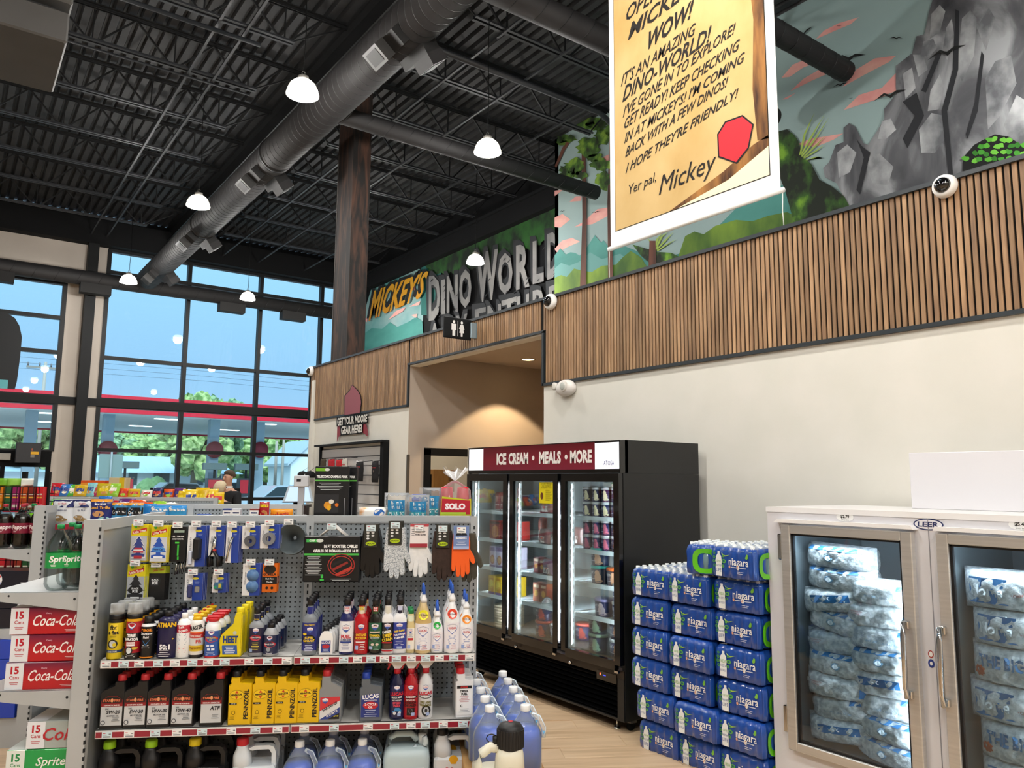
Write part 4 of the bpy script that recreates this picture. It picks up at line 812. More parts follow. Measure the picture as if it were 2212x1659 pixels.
for i in range(8):
    thing('pizza_crust', 'pale round pizza crust, %s from the bottom of the stack' % ORD[i], 'crust', FW(-.66, .2, .487 + i * .024), R90, 'stacked pizza crusts', MB().loft([(0, .13, .13), (.004, .14, .14), (.018, .14, .14), (.023, .13, .13)], noisy('crust', '#b79a78', '#e2d3ba', (30, 30, 30), .6), 26))
# ================================================================== cases of bottled water
CW, CD, CHT = .345, .26, .2
M_WRAP = mat('blue_shrink_wrap', '#1d4a9e', .22, coat=.7); M_WRAPT = film('clear_shrink_top', '#d7e6f2', .35, .12, bump=.3, bscale=50)
def scal(n, L):   # scallop depth along an edge
    r = L / n / 2
    return lambda x: min(.009, r - math.sqrt(max(0, r * r - (((x + L / 2) % (L / n)) - r) ** 2)))
sx_, sy_ = scal(5, CW), scal(4, CD)
def ring(z, inset):
    o = []
    for k in range(30): x = -CW / 2 + CW * k / 30; o.append((x * (1 - inset / CW * 2), -CD / 2 + sx_(x) + inset, z))
    for k in range(24): y = -CD / 2 + CD * k / 24; o.append((CW / 2 - sy_(y) - inset, y * (1 - inset / CD * 2), z))
    for k in range(30): x = CW / 2 - CW * k / 30; o.append((x * (1 - inset / CW * 2), CD / 2 - sx_(x) - inset, z))
    for k in range(24): y = CD / 2 - CD * k / 24; o.append((-CW / 2 + sy_(y) + inset, y * (1 - inset / CD * 2), z))
    return o
mb = MB(); mb.rings([ring(0, .01), ring(.006, .003), ring(.05, .0), ring(.09, .003), ring(.14, 0), ring(.17, .006), ring(.19, .02)], M_WRAP, True); WB = mb.mesh('wrap')
mb = MB(); mb.rings([ring(.172, .008), ring(.192, .021), ring(.195, .04)], M_WRAPT, True); WT = mb.mesh('clear_top')
mb = MB()
for i in range(5):
    for j in range(4):
        mb.cyl(-CW / 2 + CW * (i + .5) / 5, -CD / 2 + CD * (j + .5) / 4, .165, .2, .0145, C('#e8ecec', .35), 10)
        mb.loft([(.166, .03, .03), (.175, .018, .018)], C('#8fb0cc', .3), 10, cx=-CW / 2 + CW * (i + .5) / 5, cy=-CD / 2 + CD * (j + .5) / 4)
WC = mb.mesh('bottle_caps')
fr_ = lambda x, z, y: (x, -CD / 2 + min(sx_(x), .003) + y, z)
def case_print(v):
    mb = MB(); g = C('#7cc142', .4); w = C('#f0f3f2', .4); y = -.0022
    bx_ = -CW * .30
    mb.poly([(bx_ - .024, .008), (bx_ + .024, .008), (bx_ + .026, .06), (bx_ + .022, .075), (bx_ + .026, .1), (bx_ + .02, .128), (bx_ + .009, .142), (bx_ + .009, .158), (bx_ - .009, .158), (bx_ - .009, .142), (bx_ - .02, .128), (bx_ - .026, .1), (bx_ - .022, .075), (bx_ - .026, .06)], y - .0015, w, fr_)
    for i, t in enumerate((('GIVE', 'ANOTHER', 'LIFE'), ('VIDA', 'A ESTA', 'BOTELLA'))[v]):
        mb.text(t, bx_, .098 - i * .027, (.013, .012, .02)[i] if not v else (.02, .013, .013)[i], C('#7fae5c' if i < 1 else '#2b4c96'), y - .0035, maxw=.042, fn=fr_)
    for (cx, cz, r) in ((bx_ - .038, .12, .012), (bx_ - .04, .095, .013), (bx_ - .035, .07, .012), (bx_ + .04, .1, .016), (bx_ + .034, .07, .011), (bx_ - .036, .145, .01), (bx_ + .036, .13, .01)): mb.disc(cx, cz, r, r * .8, y, C('#4f9a48' if cx < bx_ else '#5fb043', .4), 10, fr_); mb.disc(cx, cz, r * .55, r * .4, y - .0006, C('#1c5a6e', .4), 8, fr_)
    mb.poly([(bx_ + .02, .15), (bx_ + .05, .135), (bx_ + .09, .142), (bx_ + .05, .128), (bx_ + .03, .138)], y, C('#a6c83f'), fr_); mb.poly([(.105, .13), (.118, .155), (.13, .15), (.128, .13), (.115, .122)], y, g, fr_)
    mb.text('niagara', .055, .095, .058, w, y - .002, w=.155, bold=.012, fn=fr_); mb.disc(.048, .068, .009, .011, y - .0008, C('#d8742c'), 12, fr_); mb.disc(.048, .068, .011, .014, y - .0006, w, 12, fr_); mb.disc(-.018, .07, .008, .009, y, C('#d9a588'), 10, fr_)
    mb.rect(-.005, .035, .066, .071, y, C('#c8d4e8'), fr_, 3); mb.rect(.062, .11, .066, .071, y, C('#c8d4e8'), fr_, 3); mb.lines(.04, .11, .042, 2, .01, C('#c8d4e8'), y, .003, fr_); return mb.mesh('print')
WPR = (case_print(0), case_print(1))
mb = MB(); n = 20; hg = C('#5fbf1f', .2, .6)
for i in range(n):
    a0, a1 = 2 * PI * i / n, 2 * PI * (i + 1) / n; q = []
    for a, r in ((a0, 1), (a1, 1), (a1, .62), (a0, .62)): q.append((CW / 2 + .004 - .012 * (1 - r), math.copysign(abs(math.cos(a)) ** .7, math.cos(a)) * .085 * r, .085 + math.copysign(abs(math.sin(a)) ** .7, math.sin(a)) * .078 * r))
    mb.add(q, [(0, 1, 2, 3)], hg); mb.add([(x - .003, y, z) for x, y, z in q], [(3, 2, 1, 0)], hg)
WH = mb.mesh('handle')
mb = MB(); mb.loft([(.012, .03, .03), (.06, .027, .027), (.07, .03, .03), (.12, .028, .028), (.145, .012, .012), (.165, .012, .012)], mat('water_bottle', '#6f8f96', .12), 12, cx=CW / 2 - .028); WBT = mb.mesh('bottle')
def water(loc, rz, v, label, top=False):
    t = thing('water_case', label, 'bottled water', loc, rz, 'stacked cases of water')
    link('wrap', WB, t)
    if top: link('clear_top', WT, t); o = link('bottle_caps', WC, t); o['kind'] = 'stuff'
    link('print', WPR[v], t); o = link('handle', WH, t); o['label'] = 'bright green carry handle'; link('bottle', WBT, t); link('handle', WH, t).rotation_euler = (0, 0, PI); return t
rr = random.Random(5)
for col in range(3):
    for row in range(6):
        yc = 3.99 - .175 - col * .356 - (.05 if row < 2 else 0) * (1 if col < 2 else .4) + rr.uniform(-.012, .012); xf = 3.98 + CD / 2 + rr.uniform(-.012, .012) - (.03 if col == 1 else 0) * (row % 2)
        water((xf, yc, row * .2035), R90 + rr.uniform(-.05, .03), (0, 1, 0, 1, 1, 0)[(row + col * 2) % 6], 'blue water case, %s column from the black freezer, %s layer up' % (ORD[col], ORD[row]), row == 5)
        water((xf + .29, yc + rr.uniform(-.01, .01), row * .2035), R90 + rr.uniform(-.02, .02), 0, 'blue water case in the back row, %s column, %s layer' % (ORD[col], ORD[row]), row == 5)
water((4.12, 3.36, 6 * .2035), R90 - 1.25, 0, 'blue water case on top of the stack with green handle facing out', True); water((4.06, 3.07, 6 * .2035), R90 - .08, 0, 'blue water case on top beside the white ice freezer', True); water((4.36, 3.1, 6 * .2035), R90, 1, 'blue water case on top behind the two front ones', True)
# ================================================================== white ice merchandiser
IX, IY = 4.05, 2.90
def IWp(lx, ly, z): return (IX + ly, IY - lx, z)
M_IW = mat('white_enamel', '#dcdbdf', .35); M_IWW = C('#efeeee', .3)
ic = thing('ice_freezer', 'white two-door glass-front ice freezer with steel door frames', 'freezer', (IX, IY, 0), R90)
mb = MB(); DW = ((.12, .885), (1.005, 1.77)); T = 1.66
mb.box(0, .13, 0, .86, .31, T - .1, M_IW); mb.box(.875, 1.015, 0, .86, .31, T - .1, M_IW); mb.box(1.76, 1.9, 0, .86, .31, T - .1, M_IW)
mb.box(0, 1.9, .0, .86, T - .1, T - .031, M_IW); mb.box(0, 1.9, 0, .86, .121, .31, M_IW); mb.box(0, 1.9, .861, .9, .121, T - .031, M_IW); mb.box(-.006, 1.906, -.004, .906, T - .03, T, M_IWW); mb.box(.02, 1.88, .03, .88, 0, .12, M_BLKP); mb.box(.952, .956, -.003, 0, .12, T - .03, C('#8f8d92')); part('cabinet', mb, ic)
part('lining', MB().box(.13, .875, .8, .86, .31, 1.56, C('#aeb6bb')).box(1.015, 1.76, .8, .86, .31, 1.56, C('#aeb6bb')).box(.126, .134, .02, .8, .31, 1.56, C('#8f9aa0')).box(1.011, 1.019, .02, .8, .31, 1.56, C('#8f9aa0')), ic)
for i, (x0, x1) in enumerate(DW):
    part('awning', MB().prism([(x0 - (.045 if i == 0 else .008), 1.572), (x1 + .015, 1.572), (x1 - .0, 1.592), (x0 - (.02 if i == 0 else 0), 1.592)], -.05, 0, M_IWW), ic)
    d = link('glass_door', None, ic); f_ = .058; mb = MB()
    for a in ((x0, x0 + f_, .30, 1.56), (x1 - f_, x1, .30, 1.56), (x0 + f_, x1 - f_, 1.56 - f_ * .85, 1.56), (x0 + f_, x1 - f_, .30, .30 + f_ * .85)): mb.bbox(a[0], a[1], -.045, -.004, a[2], a[3], M_SS, .004)
    part('door_frame', mb, d); part('gasket', MB().box(x0 + f_ - .004, x0 + f_ + .012, -.03, -.006, .35, 1.511, BLACK).box(x1 - f_ - .012, x1 - f_ + .004, -.03, -.006, .35, 1.511, BLACK).box(x0 + f_, x1 - f_, -.03, -.006, 1.5, 1.513, BLACK).box(x0 + f_, x1 - f_, -.03, -.006, .348, .36, BLACK), d)
    part('glass_pane', MB().box(x0 + f_ + .01, x1 - f_ - .01, -.028, -.02, .355, 1.505, glass('ice_glass', '#dde8ee', .05)), d)
    hx = x1 - .045 if i == 0 else x0 + .012
    part('handle', MB().tube([(hx, -.05, 1.1), (hx, -.085, 1.105), (hx + .004, -.1, 1.05), (hx + .004, -.1, .8), (hx, -.085, .745), (hx, -.05, .75)], .013, M_CHR, 10).bbox(hx - .018, hx + .018, -.07, -.04, 1.075, 1.115, M_CHR, .004).bbox(hx - .018, hx + .018, -.07, -.04, .735, .775, M_CHR, .004), d)
    for z_ in (1.43, .46): part('hinge', MB().bbox(x0 - .03 if i == 0 else x1, x0 if i == 0 else x1 + .03, -.04, -.0, z_ - .075, z_ + .075, M_CHR, .005), d)
mb = MB(); NV = C('#26305e', .4)
for cx, s in ((.505, '$2.79'), (1.375, '$5.49')): mb.disc(cx, 1.618, .052, .024, -.002, WHITE, 24); mb.text(s, cx, 1.62, .02, INK, -.003, bold=.03); mb.text('SMALL BAG', cx, 1.602, .006, C('#55555a'), -.003)
part('price_stickers', mb, ic)
mb = MB(); mb.disc(.955, 1.6, .075, .03, -.0022, NV, 30); mb.disc(.955, 1.6, .068, .024, -.0028, C('#e3e2e6'), 30); mb.text('LEER', .955, 1.6, .026, NV, -.0034, w=.105, bold=.03, shear=.1); part('maker_badge', mb, ic)
mb = MB(); mb.disc(.93, .96, .014, .018, -.002, C('#b03a34'), 16); mb.disc(.93, .96, .010, .013, -.0026, WHITE, 16); mb.disc(.93, .915, .016, .021, -.002, C('#2b3f8c'), 16); mb.disc(.93, .915, .007, .01, -.0026, WHITE, 10); part('safety_stickers', mb, ic)
thing('white_board', 'large blank white board standing on top of the ice freezer', 'board', (4.6, 2.30, T + .001), R90, None, MB().bbox(0, 1.25, 0, .02, 0, .325, C('#e6e5e9', .4), .003))
for x0, x1 in DW:   # tube lamp under the cabinet roof behind each door
    part('lamp_tube', MB().tube([(x0 + .08, .05, 1.53), (x1 - .08, .05, 1.53)], .012, mat('tube_white', '#f2f6ff', .5, emit=4), 8), ic)
    ld = bpy.data.lights.new('ice_lamp_fill', 'AREA'); ld.shape = 'RECTANGLE'; ld.size = .6; ld.size_y = .05; ld.energy = 9; ld.color = (.95, .98, 1)
    o = link('ice_lamp_fill', ld, ic, ((x0 + x1) / 2, .03, 1.54)); o.rotation_euler = (math.radians(-28), 0, 0)
    ld = bpy.data.lights.new('ice_lamp_fill', 'AREA'); ld.shape = 'RECTANGLE'; ld.size = .03; ld.size_y = 1.0; ld.energy = 7; ld.color = (.95, .98, 1)
    o = link('ice_lamp_fill', ld, ic, (x1 - .03, .02, .95)); o.rotation_euler = (PI / 2, 0, math.radians(25))  # upright fill light added behind the frame to brighten the ice bags
# bags of ice behind the doors
M_ICE = noisy('ice_bag', '#c2cacc', '#fafcfc', (34, 34, 34), .2, detail=5, bump=1.0, lo=.38, hi=.62, coat=.7); M_ICEB = C('#3f83bd', .35)
def ice_bag(v, w, h, d):
    mb, f = pouch(w, h, d, M_ICE, 200 + v, 14, 10, .22, .012); t = thing('ice_bag', 'x', 'ice bag', group='bags of ice in the freezer'); part('bag', mb, t); p = MB()
    if v == 0: p.rect(-.12, .12, h * .45, h * .72, -.003, M_ICEB, f, 6); p.text('Home City Ice', 0, h * .585, h * .17, C('#e9eff0'), -.006, maxw=.2, fn=f, bold=.02)
    elif v == 1: p.rect(-.16, .16, h * .78, h * .92, -.003, M_ICEB, f, 8); p.disc(0, h * .5, .022, h * .14, -.003, C('#8fb7d2'), 12, f); p.disc(0, h * .5, .014, h * .09, -.005, C('#dfe9ee'), 10, f)
    elif v == 2: p.rect(-.2, -.05, h * .5, h * .66, -.003, C('#eceef0'), f, 4); p.text('"Clearly Better Than', -.125, h * .61, h * .06, C('#b03a34'), -.006, maxw=.13, fn=f); p.text('Homemade"', -.125, h * .54, h * .06, C('#b03a34'), -.006, maxw=.09, fn=f); p.rect(.12, .19, h * .3, h * .6, -.003, M_ICEB, f, 3)
    elif v == 3: p.text('NET WT 7 LBS (3.17 kg)', 0, h * .4, h * .1, C('#7ea3bd'), -.003, maxw=.22, fn=f); p.rect(.08, .18, h * .7, h * .85, -.003, M_ICEB, f, 4)
    elif v == 4: p.rect(-.16, .02, h * .2, h * .8, -.003, M_ICEB, f, 5); p.text('Home', -.07, h * .5, h * .26, C('#e9eff0'), -.006, maxw=.15, fn=f, bold=.02); p.text('"Clearly Better', .1, h * .5, h * .1, C('#b04a3a'), -.006, maxw=.14, fn=f, rot=.3)
    elif v == 5: p.text('THE BIG', -.05, h * .6, h * .3, C('#4a86b8'), -.004, maxw=.2, fn=f, bold=.04); p.rect(.08, .18, h * .35, h * .75, -.003, M_ICEB, f, 4); p.poly([(-.15 + (.03 if k % 2 else .022) * math.cos(k * PI / 8), h * .35 + (.03 if k % 2 else .022) * math.sin(k * PI / 8)) for k in range(16)], -.004, C('#c05a34'), f)
    part('print', p, t); return t
IB = [ice_bag(v, .44, .15 if v < 4 else .2, .26) for v in range(6)]
rr = random.Random(9); z_ = .33; k = 0
for row in range(9):
    n_ = 2
    for c_ in range(n_):
        lx = .32 + c_ * .34 + rr.uniform(-.03, .03) + (.06 if row % 2 else 0); v = (0, 1, 3, 1, 2, 3, 1, 0, 2, 1, 1, 3, 0, 2, 1, 3, 1, 2)[(row * 2 + c_) % 18]; zz_ = z_ + row * .118 + (.03 if c_ == 0 else -.02)
        if row == 8 and c_ == 1: continue
        for o in put(IB[v], [(IWp(min(max(lx, .37), .64), .18 + rr.uniform(-.02, .02), max(zz_, .312)), '%s row up, %s' % (ORD[row], ('hinge side', 'handle side')[c_]))], None, 'clear bag of ice cubes behind left ice door, %s', rz=R90): o.rotation_euler = (0, rr.uniform(-.13, .13), R90 + rr.uniform(-.15, .15))
        
for row in range(6):
    v = (4, 5, 4, 5, 4, 4)[row]
    put(IB[v], [(IWp(1.27 + rr.uniform(-.02, .02), .17, .32 + row * .175), ORD[row])], None, 'large printed bag of ice behind right ice door, %s row up', rz=R90)
    put(IB[4 if row % 2 else 5], [(IWp(1.55, .24, .32 + row * .175), ORD[row])], None, 'large bag of ice behind right ice door far side, %s row up', rz=R90)
# open cardboard box low in front of the ice freezer ---------------------------
M_CB = noisy('cardboard', '#a9814f', '#b9905c', (30, 4, 4), .8)
cb = thing('cardboard_box', 'open brown cardboard box with raised flaps before the ice freezer', 'box', dep(1990, 1700, 2.35).xy.to_3d(), math.radians(-50))
mb = MB(); mb.box(-.3, .3, -.2, -.194, 0, .8, M_CB); mb.box(-.3, .3, .194, .2, 0, .8, M_CB); mb.box(-.3, -.294, -.194, .194, 0, .8, M_CB); mb.box(.294, .3, -.194, .194, 0, .8, M_CB); mb.box(-.294, .294, -.194, .194, 0, .01, M_CB); part('carton', mb, cb)
part('flap', MB().prism([(-.3, .8), (-.22, .8), (-.17, .88), (-.18, .905), (-.21, .9), (-.3, .86)], -.01, -.004, M_CB), cb); part('flap', MB().prism([(.3, .8), (.3, .92), (.27, .9), (.25, .8)], -.01, -.004, M_CB), cb)
# ================================================================== gondola shelving with motor goods
M_GM = noisy('shelf_grey', '#a9adaf', '#b2b5b7', (3, 3, 3), .42); M_GS = mat('shelf_steel', '#9ba0a3', .28, .35); M_SHT = noisy('shelf_top', '#b9b8b4', '#c6c4bf', (9, 9, 9), .5)
M_RED = mat('rail_red', '#8e1730', .3, coat=.4); M_SLOT = mat('slot_dark', '#1d2022', .8)
def peg_material():
    m = mat('pegboard', '#8e969b', .45); nt = m.node_tree; tc = nt.nodes.new('ShaderNodeTexCoord'); sx = nt.nodes.new('ShaderNodeSeparateXYZ'); nt.links.new(tc.outputs['Object'], sx.inputs[0]); sq = []
    for ax in (0, 2):
        a = nt.nodes.new('ShaderNodeMath'); a.operation = 'MULTIPLY'; a.inputs[1].default_value = 1 / .0254; nt.links.new(sx.outputs[ax], a.inputs[0])
        b = nt.nodes.new('ShaderNodeMath'); b.operation = 'FRACT'; nt.links.new(a.outputs[0], b.inputs[0])
        c = nt.nodes.new('ShaderNodeMath'); c.operation = 'SUBTRACT'; c.inputs[1].default_value = .5; nt.links.new(b.outputs[0], c.inputs[0])
        d = nt.nodes.new('ShaderNodeMath'); d.operation = 'POWER'; d.inputs[1].default_value = 2; nt.links.new(c.outputs[0], d.inputs[0]); sq.append(d)
    s = nt.nodes.new('ShaderNodeMath'); s.operation = 'ADD'; nt.links.new(sq[0].outputs[0], s.inputs[0]); nt.links.new(sq[1].outputs[0], s.inputs[1])
    l = nt.nodes.new('ShaderNodeMath'); l.operation = 'LESS_THAN'; l.inputs[1].default_value = .032; nt.links.new(s.outputs[0], l.inputs[0])
    mx = nt.nodes.new('ShaderNodeMix'); mx.data_type = 'RGBA'; mx.inputs[6].default_value = lin('#8e969b'); mx.inputs[7].default_value = lin('#1b1e20'); nt.links.new(l.outputs[0], mx.inputs[0]); nt.links.new(mx.outputs[2], nt.nodes['Principled BSDF'].inputs['Base Color'])
    return m
M_PEG = peg_material(); GT = 1.607
def Lg(u, w, z): return (u, -w, z)
def upright(mb, sl, u, w0, w1, z0, z1, hw=.02):
    mb.box(u - hw, u + hw, -w1, -w0, z0, z1, M_GM)
    for k in range(int((z1 - z0 - .06) / .034)): sl.box(u - .004, u + .004, -w1 - .001, -w1 + .002, z0 + .04 + k * .034, z0 + .058 + k * .034, M_SLOT)
def price_tag_mesh(c, seed):
    mb = MB(); mb.box(-.022, .022, -.0012, 0, -.0145, .0145, C(c, .4)); mb.rect(-.018, -.006, .006, .009, -.0014, C('#c23a4a')); mb.rect(.008, .018, .002, .006, -.0014, C('#6b6f74')); mb.rect(-.018, .0, -.002, 0, -.0014, C('#9aa0a5')); mb.rect(-.016, .016, -.011, -.005, -.0014, C('#8b9196')); return mb.mesh('price_tag')
PT = [price_tag_mesh('#e9ebec', 0), price_tag_mesh('#cfe3ea', 1)]
def shelf(unit, u0, u1, z, w=.41, tags=(), k0=0, rail=True):
    s = part('shelf', MB().box(u0, u1, -w, -.01, z - .012, z, M_SHT).box(u0, u1, -w, -w + .012, z - .034, z, M_SHT).box(u0 + .002, u0 + .006, -w, -.01, z - .03, z - .012, M_GM).box(u1 - .006, u1 - .002, -w, -.01, z - .03, z - .012, M_GM), unit)
    if rail:
        part('price_rail', MB().box(u0 + .004, u1 - .004, -w - .006, -w, z - .036, z - .002, C('#dedcd8')).box(u0 + .006, u1 - .006, -w - .008, -w - .006, z - .031, z - .007, M_RED), s)
        for i, t in enumerate(tags): o = link('price_tag', PT[(i + k0) % 2], s, (t, -w - .0085, z - .019))
    return s
gon = thing('shelving_unit', 'grey steel shelving with pegboard holding motor oils and gloves', 'shelving', G(0, 0, 0), GA)
for u in (-.888, 0, .884):
    a = MB(); s = MB(); upright(a, s, u, -.03, .012, 0, GT); up = part('upright', a, gon); part('slots', s, up, kind='stuff')
for u0, u1 in ((-.868, -.02), (.02, .864)):
    part('pegboard', MB().box(u0, u1, -.004, .004, .3, GT - .03, M_PEG), gon); part('back_panel', MB().box(u0, u1, .05, .056, .2, GT, M_GM), gon)
    part('top_rail', MB().box(u0 - .02, u1 + .02, -.01, .06, GT - .034, GT, M_GM).box(u0, u1, -.012, -.009, GT - .04, GT - .03, M_GS), gon)
    part('base_deck', MB().box(u0 - .02, u1 + .02, -.45, 0, .05, .27, M_GM), gon)
def tg(pxs, w, y=1430): return [uz(p, y, w)[0] for p in pxs]
k2 = lambda x: 200 + x / 5.027
k4 = lambda x: 600 + x / 3.814
shelf(gon, -.874, -.004, .963, tags=tg([k2(x) for x in (155, 345, 515, 720, 900, 1090, 1260, 1440, 1705, 1905, 2110)], .41, 1430))
shelf(gon, -.002, .868, .963, tags=tg([k4(x) for x in (75 + 155, 385, 545, 660, 770, 880, 978, 1100, 1220, 1330, 1450, 1580)], .41, 1420), k0=1)
shelf(gon, -.874, -.004, .652, tags=tg([k2(x) for x in (165, 405, 687, 922, 1195, 1510, 1770, 2010)], .41, 1582), k0=1)
shelf(gon, -.002, .868, .652, tags=tg([k4(x) for x in (220, 465, 745, 962, 1098, 1215, 1362, 1525)], .41, 1568))
part('rear_shelf', MB().box(-.87, .87, .06, .44, 1.518, 1.53, M_SHT), gon); part('rear_shelf', MB().box(-.87, .87, .06, .44, 1.1, 1.112, M_SHT), gon); part('rear_deck', MB().box(-.87, .87, .06, .46, 0, .2, M_GM), gon)
# hooks with their price holders
def hook(unit, u, z, w=.2, tag=True, kind=0):
    h = part('peg_hook', MB().tube([Lg(u, .004, z), Lg(u, w, z - .004), Lg(u, w + .012, z + .008)], .002, M_CHR, 5), unit)
    if tag:
        part('price_holder', MB().tube([Lg(u, .006, z + .022), Lg(u, w + .01, z + .022)], .0015, M_CHR, 4).box(u - .024, u + .024, -w - .016, -w - .012, z + .004, z + .036, C('#b9bcc0')), h); o = link('price_tag', PT[kind], h, (u, -w - .0165, z + .02))
    return h
# ---- left end display ------------------------------------------------------
def end_display(name, label, off, u_face, group):
    """end-of-aisle unit: back panel seen from the aisle, shelves reaching away to -u"""
    t = thing(name, label, 'shelving', G(u_face, off, 0), GA, group)
    part('back_panel', MB().box(-.03, -.004, -.43, .43, .1, GT - .02, M_GS), t); part('panel_frame', MB().box(-.02, 0, -.43, .43, GT - .05, GT, M_GM).box(-.002, .0, -.43, .43, .1, .14, M_GM), t)
    for y in (-.45, .45):
        a = MB(); s = MB(); a.box(-.075, .0, y - .02, y + .02, 0, GT, M_GM)
        for k in range(44): s.box(-.006, .001, y - .021 if y < 0 else y + .012, y - .012 if y < 0 else y + .021, .05 + k * .035, .068 + k * .035, M_SLOT)
        up = part('upright', a, t); part('slots', s, up, kind='stuff')
    return t
def end_shelf(t, z, L=.42):
    s = part('shelf', MB().box(-.07 - L, -.07, -.44, .44, z - .01, z, mat('shelf_bright', '#d9d8d6', .3)), t)
    for y in (-.445, .43): part('bracket', MB().add([(-.07, y, z), (-.07, y, z - .085), (-.07 - L, y, z - .03), (-.07 - L, y, z), (-.07, y + .015, z), (-.07, y + .015, z - .085), (-.07 - L, y + .015, z - .03), (-.07 - L, y + .015, z)], [(3, 2, 1, 0), (4, 5, 6, 7), (1, 2, 6, 5), (2, 3, 7, 6), (0, 1, 5, 4), (3, 0, 4, 7)], M_GM).disc(-.1, z - .03, .006, .006, y - .0005, M_SLOT, 10).disc(-.07 - L * .75, z - .014, .005, .005, y - .0005, M_SLOT, 10), s)
ed1 = end_display('end_display_rack', 'grey end-of-aisle rack with sprite-green and red soda, beside the oil shelves', 0, -.893, 'end racks'); ed1['label'] = 'grey end-of-aisle rack of soda joined to the motor oil shelving'
end_shelf(ed1, 1.275); end_shelf(ed1, .84); part('base', MB().box(-.5, -.07, -.44, .44, 0, .2, M_GM), ed1)
# ================================================================== product builders
def bend(r, ry=None, cy=0):
    ry = ry or r
    return lambda x, z, y: (x, cy - ry * math.sqrt(max(0, 1 - min(1, abs(x) / r) ** 2)) + y, z)
def roundp(name, cat, group, secs, body, caps=(), bands=(), deco=(), rb=.033, n=20, ry=None, lab=None):
    """lathe-like bottle: secs profile; caps (z0,z1,r,colour[,r1]); bands (z0,z1,r,colour) wrapped labels; deco printed on the front"""
    t = thing(name, lab or 'x', cat, group=group)
    part('bottle' if cat != 'spray can' else 'can', MB().loft([(s[0], s[1], s[1] * (ry or 1)) if len(s) == 2 else s for s in secs], body, n), t)
    for c in caps:
        m = c[3] if not isinstance(c[3], str) else C(c[3], .35); part(c[5] if len(c) > 5 else 'cap', MB().loft([(c[0], c[2], c[2]), (c[1] - .002, c[4] or c[2], c[4] or c[2]), (c[1], (c[4] or c[2]) * .9, (c[4] or c[2]) * .9)], m, 16), t)
    if bands:
        mb = MB()
        for b in bands: mb.loft([(b[0], b[2], b[2] * (ry or 1)), (b[1], b[4] if len(b) > 4 else b[2], (b[4] if len(b) > 4 else b[2]) * (ry or 1))], C(b[3], .3, .3), n, cap0=False, cap1=False)
        part('label_wrap', mb, t)
    if deco: part('print', prints(MB(), deco, bend(rb, rb * (ry or 1))), t)
    return t
def prints(mb, deco, f, y0=-.0012):
    y = y0
    for k in deco:
        y -= .00025; o = k[0]
        if o == 't': mb.text(k[1], k[2], k[3], k[4], C(k[6], .4), y, maxw=k[5], bold=k[7] if len(k) > 7 else .015, rot=k[8] if len(k) > 8 else 0, shear=k[9] if len(k) > 9 else 0, fn=f)
        elif o == 'r': mb.rect(k[1], k[2], k[3], k[4], y, C(k[5], .35), f, 6)
        elif o == 'd': mb.disc(k[1], k[2], k[3], k[4], y, C(k[5], .35), 16, f)
        elif o == 'p': mb.poly(k[1], y, C(k[2], .35), f)
        elif o == 'l': mb.lines(k[1], k[2], k[3], k[4], k[5], C(k[6]), y, k[5] * .35, f, 'c')
    return mb
def shield(x, z, s, txt='LUCAS', ground='#f1f1f4'):
    """badge-shaped product emblem: white shield, blue foot, red word"""
    P = lambda k: [(x - s * k, z + .55 * s * k), (x - .55 * s * k, z + .8 * s * k), (x, z + .95 * s * k), (x + .55 * s * k, z + .8 * s * k), (x + s * k, z + .55 * s * k), (x + .85 * s * k, z - .2 * s * k), (x, z - .95 * s * k), (x - .85 * s * k, z - .2 * s * k)]
    return [('p', P(1.08), '#39509a'), ('p', P(1), ground), ('p', [(x - .86 * s, z - .12 * s), (x + .86 * s, z - .12 * s), (x + .8 * s, z - .25 * s), (x, z - .93 * s), (x - .8 * s, z - .25 * s)], '#3552a2'), ('t', txt, x, z + .22 * s, .42 * s, 1.5 * s, '#c22738', .02)]
DOWN = {}
def row(proto, px, n, step, z, desc, group=None, w=.375, py=1415, jit=.004, du=0.0):
    """line n copies of a product up from the shelf front towards the pegboard"""
    u = uz(px, py, w)[0]
    for i in range(n):
        loc = G(u + du * i + RND.uniform(-jit, jit) * (i > 0), w - i * step, z + .0005); lb = desc + (', frontmost of its row' if i == 0 and n > 1 else ', %s from the front' % ORD[i] if n > 1 else '')
        o = proto if i == 0 else dup(proto, loc)
        o.location = loc; o.rotation_euler = (0, 0, GA + (RND.uniform(-.04, .04))); o['label'] = lb
        if group: o['group'] = group
BK = '#151518'; GRP1 = 'bottles and cans on the upper shelf'
clear_cap = film('clear_cap', '#e8ebec', .28, .1)
CANP = lambda r, h: [(0, r * .93), (.004, r), (h - .012, r), (h, r * .9), (h + .008, r * .62)]
